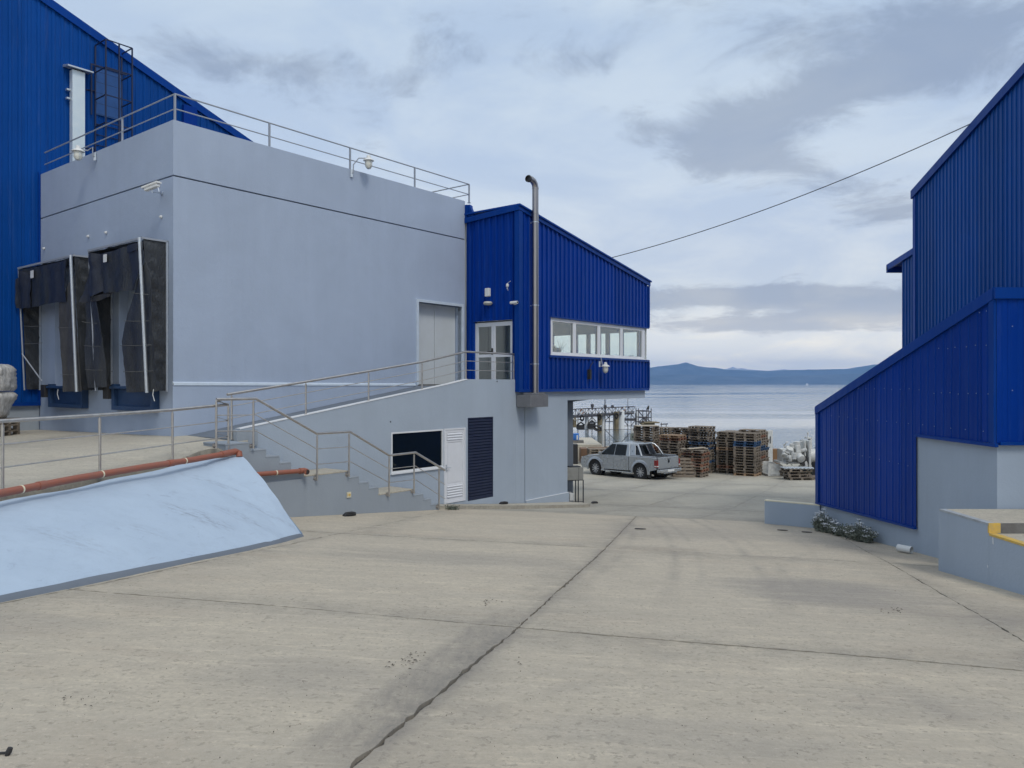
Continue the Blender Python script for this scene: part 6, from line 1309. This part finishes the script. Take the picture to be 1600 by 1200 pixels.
xb, yb = place(1212.5, 44.5); mb = MB(); mb.box(xb - .24, xb + .24, yb, yb + .5, zg(xb, yb), zg(xb, yb) + 1.22); pb = mb.build('plywood_box', mat('brown_plywood', (.26, .15, .075), .8, var=.7, vscale=4, stretch=(1, 1, .3)), bevel=.01); tag(pb, 'brown plywood box behind the white engine', 'box')
mb = MB(); [mb.box(xb - .25 + k * .235, xb - .22 + k * .235, yb - .02, yb, zg(xb, yb), zg(xb, yb) + 1.22) for k in range(3)]; mb.build('batten', MATS['brown_plywood'], pb) if False else None
en = thing('ship_engine', 'white painted marine engine with many pipes and a round flange', 'engine', (15, 41, zg(15, 41)))
YE = 41.0
def ep(px, py, dy=0): q = atY(px, py, YE); return Vector((q.x, YE + dy, q.z))
er = random.Random(21)
mb = MB(); mb.box(ep(1222, 0).x, ep(1258, 0).x, YE - .1, YE + .8, ep(0, 722).z, ep(0, 702).z); mb.build('engine_block', M_wm, en, bevel=.04)
mb = MB(); mb.box(ep(1217, 0).x, ep(1262, 0).x, YE - .2, YE + .9, ep(0, 724).z, ep(0, 721).z); mb.build('bed_plate', M_wm, en)
for px, py, r, h, dy in ((1224, 707, .14, .42, -.2), (1230, 703, .17, .30, -.25), (1236, 697, .13, .25, -.15), (1238, 712, .16, .35, -.3), (1231, 716, .12, .3, -.3), (1227, 713, .10, .35, -.3), (1243, 696, .16, .45, -.2), (1245, 712, .19, .55, -.35), (1249, 704, .10, .6, -.2), (1234, 708, .09, .35, -.35)):
    mb = MB(); c = ep(px, py, dy); ax_ = Vector((er.gauss(0, .5), -.6, er.gauss(0, .5))) if er.random() < .5 else Vector((0, 0, 1))
    mb.lathe([(r * .8, -h / 2), (r, -h / 2 + .03), (r, h / 2 - .05), (r * 1.1, h / 2 - .05), (r * 1.1, h / 2), (r * .4, h / 2 + .02), (0, h / 2 + .02)], c, ax_, 14); mb.build('cylinder_cover', M_wm, en, smooth=True)
for k in range(14):
    a = ep(er.uniform(1218, 1256), er.uniform(694, 722), er.uniform(-.35, 0)); b = a + Vector((er.uniform(-.35, .35), er.uniform(-.15, .05), er.uniform(-.3, .3)))
    mb = MB(); mb.tube([a, lerp(a, b, .4) + Vector((0, -.1, .08)), b], er.uniform(.025, .05), 8); mb.build('pipe', M_wm, en, smooth=True)
for px, py in ((1225.5, 694), (1238, 692), (1248.5, 690)): mb = MB(); mb.tube([ep(px, py + 6), ep(px, py)], .025, 6); mb.box(ep(px - 2, 0).x, ep(px + 2, 0).x, YE - .03, YE + .03, ep(0, py + 1).z, ep(0, py).z); mb.build('valve', M_wm, en)
mb = MB(); mb.lathe([(.22, 0), (.26, .06), (.26, .1), (.0, .1)], ep(1252, 719, -.3), (0, -1, .1), 16); mb.build('pulley', M_black, en, smooth=True)
mb = MB(); mb.lathe([(.12, 0), (.14, .3), (.07, .5), (.03, .7)], ep(1255, 731, -.3), (0, 0, 1), 10); mb.build('strut', M_wm, en, smooth=True)
mb = MB(); mb.box(ep(1240, 0).x, ep(1247, 0).x, YE - .4, YE - .1, ep(0, 707).z, ep(0, 695).z); mb.build('filter_housing', M_wm, en, bevel=.03)
mb = MB(); mb.box(ep(1259, 0).x, ep(1262.5, 0).x, YE - .45, YE + .7, ep(0, 731).z, ep(0, 687.5).z); mb.build('flange_plate', M_wm, en, bevel=.03)
mb = MB(); mb.box(ep(1254, 0).x, ep(1256, 0).x, YE - .3, YE + .4, ep(0, 728).z, ep(0, 688.5).z); mb.tube([ep(1246, 691), ep(1260, 689)], .03, 6); mb.build('flange_plate', M_wm, en)
mb = MB(); mb.box(ep(1262.6, 0).x, ep(1270, 0).x, YE + .1, YE + .5, ep(0, 686).z, ep(0, 683.5).z); mb.box(ep(1267.5, 0).x, ep(1270, 0).x, YE + .1, YE + .5, ep(0, 704).z, ep(0, 686).z); mb.tube([ep(1265.5, 684, .3), ep(1265.5, 677, .3)], .03, 6); mb.lathe([(.05, 0), (.05, .08), (0, .08)], ep(1265.5, 678.5, .3), n=10); mb.build('bracket_arm', M_wm, en)
tn = thing('white_tank', 'white horizontal cylindrical tank beside the blue lean-to', 'tank', (16, 41.5, zg(16, 41)))
mb = MB(); c = ep(1263, 712, .1); mb.lathe([(0, 0), (.30, .0), (.345, .05), (.345, 2.2), (.2, 2.3), (0, 2.3)], c, (1, 0, 0), 28); mb.build('tank_shell', M_wm, tn, smooth=True)
mb = MB(); mb.box(c.x + .3, c.x + .38, YE - .1, YE + .3, zg(16, 41), c.z - .3); mb.box(c.x + 1.5, c.x + 1.58, YE - .1, YE + .3, zg(16, 41), c.z - .3); mb.build('support', M_dark, tn)
x, y = place(1270, 42.5); bu = random.Random(3); lb = MB()
for k in range(900):
    c = Vector((x + bu.gauss(0, .45), y + bu.gauss(0, .3), zg(x, y) + abs(bu.gauss(0, .5)))); d = Vector((bu.gauss(0, 1), bu.gauss(0, 1), bu.gauss(.5, .6))).normalized(); e = d.cross(Vector((bu.gauss(0, 1), 1, 0))).normalized(); s = .06
    lb.add([c, c + d * s + e * s * .5, c + d * s * 2, c + d * s - e * s * .5], [(0, 1, 2, 3)])
bs_ = thing('bush', 'low dark green bush growing under the white tank', 'plant', (x, y, zg(x, y))); tag(lb.build('foliage', mat('dark_bush_leaves', (.035, .06, .025), .7, var=.8, vscale=6), bs_, recalc=False), kind='stuff')
x, y = place(1217, 50.5); lb = MB()
for k in range(260):
    c = Vector((x + bu.gauss(0, 1.6), y + bu.gauss(0, .4), zg(x, y))); t = c + Vector((bu.gauss(0, .12), bu.gauss(0, .1), bu.uniform(.4, 1.35))); lb.add([c, c + Vector((.012, 0, 0)), t], [(0, 1, 2)])
tag(lb.build('dry_grass', mat('dry_grass', (.26, .21, .13), .9), recalc=False), 'thin dry grass stalks at the quay edge behind the engine', 'grass', kind='stuff')

# ------------------------------------------------------------------ clutter on the quay left of the truck
def pbox(name, label, cat, x0, x1, yb, yt, Y, dep, m, grp=None, bev=.02):
    a = atY(x0, yb, Y); b = atY(x1, yt, Y); mb = MB(); mb.box(a.x, b.x, Y, Y + dep, a.z, b.z); return tag(mb.build(name, m, bevel=bev), label, cat, grp)
Yq = 50.5
M_brown = mat('brown_crate_wood', (.20, .12, .075), .8, var=.7, vscale=3)
def atg(px, Y): return 600 - zg((px - 800) / F * Y, Y) / Y * F
pbox('wooden_crate', 'brown wooden crate on the quay in front of the pickup bonnet', 'crate', 907.5, 918.5, atg(912, 49.2), 701, 49.2, 1.2, M_brown)
pbox('battery_box', 'dark box on the quay just right of the pier', 'box', 896, 903, atg(900, 48.6), 694.5, 48.6, .8, M_black)
dc = thing('concrete_platform', 'pale concrete platform at the quay edge beyond the pickup bonnet', 'platform', (5, 51, -5.1)); a = atY(893, 0, 51); b = atY(948, 0, 51)
mb = MB(); mb.box(a.x - 6, b.x, 51.0, 58, -5.3, atY(0, 701, 51.0).z); mb.box(a.x - 6, b.x - .3, 51.2, 58, atY(0, 701, 51).z + .002, atY(0, 695, 51).z); mb.build('deck', M_terr, dc)
x, y = place(934, 48.3)
for k in range(7):
    o = bpy.data.objects.new('pallet', PM['w']); COL.objects.link(o); o.location = (x, y, zg(x, y) + k * .1435); o.rotation_euler = (0, 0, -.1 + .03 * k); tag(o, f'weathered grey pallet, {"topmost" if k == 6 else ORD[k] + (" from bottom" if k else "")} in the low stack beyond the bonnet', 'pallet', 'pallets in the low stack by the bonnet')
for (px, top) in ((934, 698.5), (960, 699)):
    mb = MB(); q = atY(px, top, 50.6); mb.box(q.x - .55, q.x + .75, 50.6, 51.4, q.z - .12, q.z - .05) if px < 950 else mb.box(q.x - .5, q.x + .6, 50.6, 51.2, q.z - .1, q.z + .05); tag(mb.build('timber_baulk', M_brown if px < 950 else M_ply), 'dark timber baulk on the pale platform' if px < 950 else 'pale timber baulk partly hidden by the pickup roof', 'timber')
bd = atY(900, 682, 52.8); cr_ = thing('blue_drum', 'bright blue plastic drum standing beside the pier wall', 'drum', (bd.x, 52.8, -5.0)); mb = MB(); mb.lathe([(.19, -.25), (.21, -.22), (.21, .1), (.20, .12), (.20, .16), (.21, .18), (.21, .20), (.17, .22), (0, .22)], bd, n=18); mb.build('drum_shell', mat('blue_drum_plastic', (.03, .16, .50), .4), cr_, smooth=True)
mb = MB(); mb.lathe([(.21, 0), (.212, .001)], bd, n=6); mb = MB(); mb.box(bd.x + .02, bd.x + .12, bd.y - .225, bd.y - .205, bd.z - .2, bd.z + .1); mb.build('paper_label', M_plastic, cr_)
mb = MB(); mb.box(bd.x - .3, bd.x + .5, bd.y - .3, bd.y + .4, -5.05, bd.z - .251); tag(mb.build('drum_plinth', M_dockconc), 'rough block under the blue drum', 'block')
cab_ = thing('electric_cabinet', 'grey-green electrical cabinet on a post behind the pickup roof', 'cabinet', (8, 47, -5.1))
q = atY(990, 0, 47.5); mb = MB(); mb.box(q.x - .17, q.x + .17, 47.5, 47.8, atY(0, 688, 47.5).z, atY(0, 677.5, 47.5).z); mb.build('cabinet_body', mat('grey_green_paint', (.17, .20, .18), .5), cab_, bevel=.01)
mb = MB(); mb.box(q.x - .12, q.x + .16, 47.5, 47.75, atY(0, 677, 47.5).z, atY(0, 668.5, 47.5).z); mb.build('upper_box', M_wm, cab_, bevel=.01)
mb = MB(); mb.tube([(q.x, 47.65, -5.1), (q.x, 47.65, -2.5)], .04, 8); mb.build('post', M_galv, cab_)
mb = MB(); [mb.box(q.x + a, q.x + a + .05, 47.49, 47.5, atY(0, 684, 47.5).z, atY(0, 681, 47.5).z) for a in (-.09, .03)]; mb.build('switch', M_dark, cab_)
# slender steel mast and its stays near the quay edge
ms = thing('steel_frame_mast', 'tall thin dark steel frame with crossed stays standing at the quay edge', 'frame', (6.2, 51.5, -5.2)); Ym = 51.4
A_ = lambda px, py: atY(px, py, Ym)
for nm, pts_, r_ in (('mast', [A_(945.3, 698), A_(945.3, 606)], .035), ('mast', [A_(981, 690), A_(981, 606)], .018), ('cross_bar', [A_(902, 671.5), A_(988, 671)], .02), ('top_bar', [A_(945.3, 606), A_(981, 606)], .025), ('stay', [A_(945.3, 671.5), A_(967, 693)], .022), ('stay', [A_(984, 677), A_(969, 693)], .022)):
    mb = MB(); mb.tube(pts_, r_, 6); mb.build(nm, M_dark, ms)
wp = thing('white_post', 'pale post standing just left of the thin dark mast', 'post', tuple(A_(942.5, 697))); mb = MB(); mb.tube([A_(942.5, 697) + Vector((0, -.1, 0)), A_(941.5, 664) + Vector((0, -.1, 0))], .075, 8); mb.build('post_shaft', M_wm, wp); mb = MB(); mb.tube([A_(942, 672), A_(939.5, 665), A_(936, 668)], .05, 6); mb.build('post_arm', M_galv, wp)
for (px, py, r_, lab) in ((934, 669, .2, 'dark coiled heap on the rail left of the pale post'),):
    mb = MB(); c = A_(px, py)
    for k in range(4): mb.tube([c + Vector((.25 * math.cos(t_ / 8 * 6.283 + k), .1 * math.sin(t_ / 8 * 6.283), .17 * math.sin(t_ / 8 * 6.283 + k * .7))) for t_ in range(9)], .045, 6)
    tag(mb.build('hose_coil', M_black), lab, 'hose')

# ------------------------------------------------------------------ jetty
M_jet = mat('dark_jetty_steel', (.045, .05, .065), .7, var=.6, vscale=3, vcol=(.09, .07, .07))
M_pile = mat('pale_concrete_pile', (.80, .82, .83), .7, var=.4, vscale=1.5)
M_fend = mat('tan_fender_timber', (.26, .21, .12), .85, var=.9, vscale=2, vcol=(.12, .10, .07))
jt = thing('jetty', 'pale-legged jetty with a dark lattice deck beyond the pickup', 'jetty', (11, 95, -6))
def jp(px, py, dy=0): t_ = (px - 895) / 95; Y = lerp(91, 103, t_) + dy; return atY(px, py, Y)
def jt_y(px, top): return lerp(639.5, 635.2, (px - 895) / 95) if top else lerp(649, 643, (px - 895) / 95)
for top in (1, 0):
    for dy in (0, 3.2):
        mb = MB(); mb.tube([jp(840, jt_y(840, top), dy), jp(991, jt_y(991, top), dy)], .065, 6); mb.build('chord', M_jet, jt)
jr = random.Random(5); px = 842; k = 0
dia = MB()
while px < 990:
    for dy in (0, 3.2):
        dia.tube([jp(px, jt_y(px, 1), dy), jp(px, jt_y(px, 0), dy)], .035, 5); dia.tube([jp(px, jt_y(px, k % 2), dy), jp(px + 5.2, jt_y(px + 5.2, 1 - k % 2), dy)], .035, 5)
    px += 5.2; k += 1
tag(dia.build('lattice', M_jet, jt), kind='stuff')
mb = MB(); mb.box(0, 1, 0, 1, 0, 1, lambda a, b, c: jp(lerp(840, 991, a), lerp(jt_y(840, 0), jt_y(991, 0), a) + 1, lerp(0, 3.2, b)) + Vector((0, 0, -.25 * c))); mb.build('deck', M_jet, jt)
for x0, x1 in ((913.8, 918.2), (940.0, 944.8), (966, 974), (994, 997.2)):
    a = jp(x0, 646, .6); b = jp(x1, 646, .6); mb = MB(); mb.lathe([((b.x - a.x) / 2, -8.0), ((b.x - a.x) / 2, -3.5)], ((a.x + b.x) / 2, a.y, 0), n=16); mb.build('pile', M_pile, jt, smooth=True)
for x0, x1, yt in ((933.2, 939.6, 647), (959.2, 965.6, 643)):
    a = jp(x0, yt, -.8); b = jp(x1, yt, -.8); mb = MB(); mb.lathe([((b.x - a.x) / 2, -7.5), ((b.x - a.x) / 2, a.z)], ((a.x + b.x) / 2, a.y, 0), n=10); mb.build('fender_pile', M_fend, jt)
for px in (903, 919, 925, 945.5, 952, 958.5, 974.5, 981, 986, 993):
    mb = MB(); mb.tube([Vector((*jp(px, 650, .2).xy, -7)), jp(px, 645, .2)], .05, 5); mb.build('leg', M_jet, jt)
for (x0, y0_, x1_2, y1_) in ((919, 659, 930, 646), (931, 658, 921, 648), (946, 657, 957, 646), (947, 648, 953, 655), (975, 655, 986, 645), (993, 655, 984, 645), (919, 660, 933, 660), (946, 658.5, 958, 658.5), (975, 657, 993, 657), (976, 665.5, 992, 665.5), (976, 658, 981, 665), (992, 658, 986, 665), (903, 655.5, 910, 655.5)):
    mb = MB(); mb.tube([jp(x0, y0_, .1), jp(x1_2, y1_, .1)], .05, 5); mb.build('brace', M_jet, jt)
mb = MB(); mb.box(0, 1, 0, 1, 0, 1, lambda a, b, c: jp(lerp(975, 993, a), 656.5, b) + Vector((0, 0, .25 * c))); mb.build('catwalk', M_jet, jt)
for (x0, x1, y0_, y1_, lab) in ((901.5, 912, 671, 663.5, 'dark engine-like lump hanging under the left end of the jetty'), (919, 929, 670.5, 661, 'dark box under the jetty between two pale piles'), (896, 900, 668, 657, 'tan post base at the left end of the jetty')):
    a = jp(x0, y0_, -1.0); b = jp(x1, y1_, -1.0); mb = MB(); mb.box(a.x, b.x, a.y, a.y + 1.0, a.z, b.z); mb.tube([Vector((a.x, a.y, b.z)), Vector((lerp(a.x, b.x, .5), a.y, b.z + .35)), Vector((b.x, a.y, b.z))], .12, 6); tag(mb.build('hanging_gear', M_fend if x0 < 900 else M_black, bevel=.08), lab, 'machinery')
for (px, py, lab) in ((909.6, 653.3, 'leftmost tyre fender hanging under the jetty'), (937, 651.5, 'middle tyre fender hung on a tan pile'), (963.4, 649.3, 'rightmost tyre fender hung on a tan pile')):
    c = jp(px, py, -1.7); mb = MB(); vs = []; N1, N2 = 20, 8
    for i in range(N1):
        a = 2 * math.pi * i / N1
        for j in range(N2): b = 2 * math.pi * j / N2; r_ = .26 + .11 * math.cos(b); vs.append(c + Vector((r_ * math.cos(a) * .75, .12 * math.sin(b) + r_ * math.cos(a) * .2, r_ * math.sin(a) * 1.1)))
    mb.add(vs, [(i * N2 + j, i * N2 + (j + 1) % N2, ((i + 1) % N1) * N2 + (j + 1) % N2, ((i + 1) % N1) * N2 + j) for i in range(N1) for j in range(N2)]); tag(mb.build('tyre_fender', M_tyre, smooth=True), lab, 'tyre', 'tyre fenders on the jetty')
for (px, py, lab) in ((909.5, 643, 'left red and white lifebuoy on the jetty lattice'), (974, 639, 'right red and white lifebuoy on the jetty lattice')):
    c = jp(px, py, -.4); th = thing('lifebuoy', lab, 'lifebuoy', tuple(c), 'lifebuoys on the jetty')
    for q4 in range(4):
        mb = MB(); mb.tube([c + Vector((.24 * math.cos(q4 * 1.5708 + t_ * 1.5708 / 5), 0, .24 * math.sin(q4 * 1.5708 + t_ * 1.5708 / 5))) for t_ in range(6)], .07, 6); mb.build('ring_quarter', M_woodred if q4 % 2 else M_plastic, th)
for (px, py, h) in ((925.5, 640, 7), (945.6, 640, 5), (957, 638, 1)):
    mb = MB(); a = jp(px, py, .5); mb.tube([a, jp(px, py - h, .5)], .14, 6); mb.lathe([(.2, 0), (.2, .3), (0, .4)], jp(px, py - h * .6, .5), n=8); tag(mb.build('bollard_post', M_jet), ('tall dark bollard post on the jetty left of its middle', 'dark bollard post in the middle of the jetty', 'short dark bollard post right of the jetty middle')[[925.5, 945.6, 957].index(px)], 'bollard', 'posts on the jetty deck')
sf = thing('scaffold_tower', 'open dark scaffold tower standing in the water right of the jetty', 'scaffold', (16, 100, -6))
Ys = 100; S_ = lambda px, py, dy=0: atY(px, py, Ys) + Vector((0, dy, 0))
for px in (997.6, 1004.5, 1010.5, 1017.5):
    for dy in ((0, 2.0) if px in (997.6, 1017.5) else (0,)): mb = MB(); mb.tube([Vector((*S_(px, 0, dy).xy, -7)), S_(px, 638 if px != 1004.5 else 640, dy)], .055, 5); mb.build('upright', M_jet, sf)
for py in (642.5, 652.5, 660): mb = MB(); mb.tube([S_(997.6, py), S_(1017.5, py)], .06, 5); mb.tube([S_(997.6, py, 2), S_(1017.5, py, 2)], .06, 5); mb.build('ledger', M_jet, sf)
for a, b in (((997.6, 642.5), (1011, 658)), ((1017.5, 642.5), (1003, 658)), ((997.6, 660), (1006, 652)), ((1017.5, 660), (1009, 652)), ((1004.5, 652), (1010.5, 660)), ((1010.5, 652), (1004.5, 660))): mb = MB(); mb.tube([S_(*a), S_(*b)], .06, 5); mb.build('brace', M_jet, sf)
mb = MB(); c = S_(1012.5, 637.5); mb.lathe([(0, -.25), (.14, -.12), (.16, .05), (.08, .2), (.08, .3), (0, .36)], c, (.35, 0, 1), 8); tag(mb.build('perched_bird', M_black, smooth=True), 'small dark bird perched on top of the scaffold tower', 'bird')
mb = MB(); a = S_(1001, 663.5); b = S_(1021, 659.5); mb.box(a.x, b.x, 99, 101, a.z, b.z - .1); mb.box(a.x + .3, b.x + .6, 98.8, 101, b.z - .099, b.z + .05); tag(mb.build('moored_float', M_fend, bevel=.05), 'brown float moored at the foot of the scaffold tower', 'float')
a = atY(1032, 663, 95); mb = MB(); mb.tube([a, a + Vector((.9, 0, .06))], .07, 5); mb.tube([a + Vector((.1, 0, -.4)), a + Vector((.1, 0, .2))], .05, 5); mb.tube([a + Vector((.7, 0, -.3)), a + Vector((.7, 0, .1))], .05, 5); tag(mb.build('low_handrail', M_jet), 'short dark handrail sticking up from the water behind the pallets', 'handrail')

for o in bpy.data.objects:
    if o.type == 'MESH' and o.parent is None and not o.get('label') and not o.get('kind'): print('UNLABELLED', o.name)
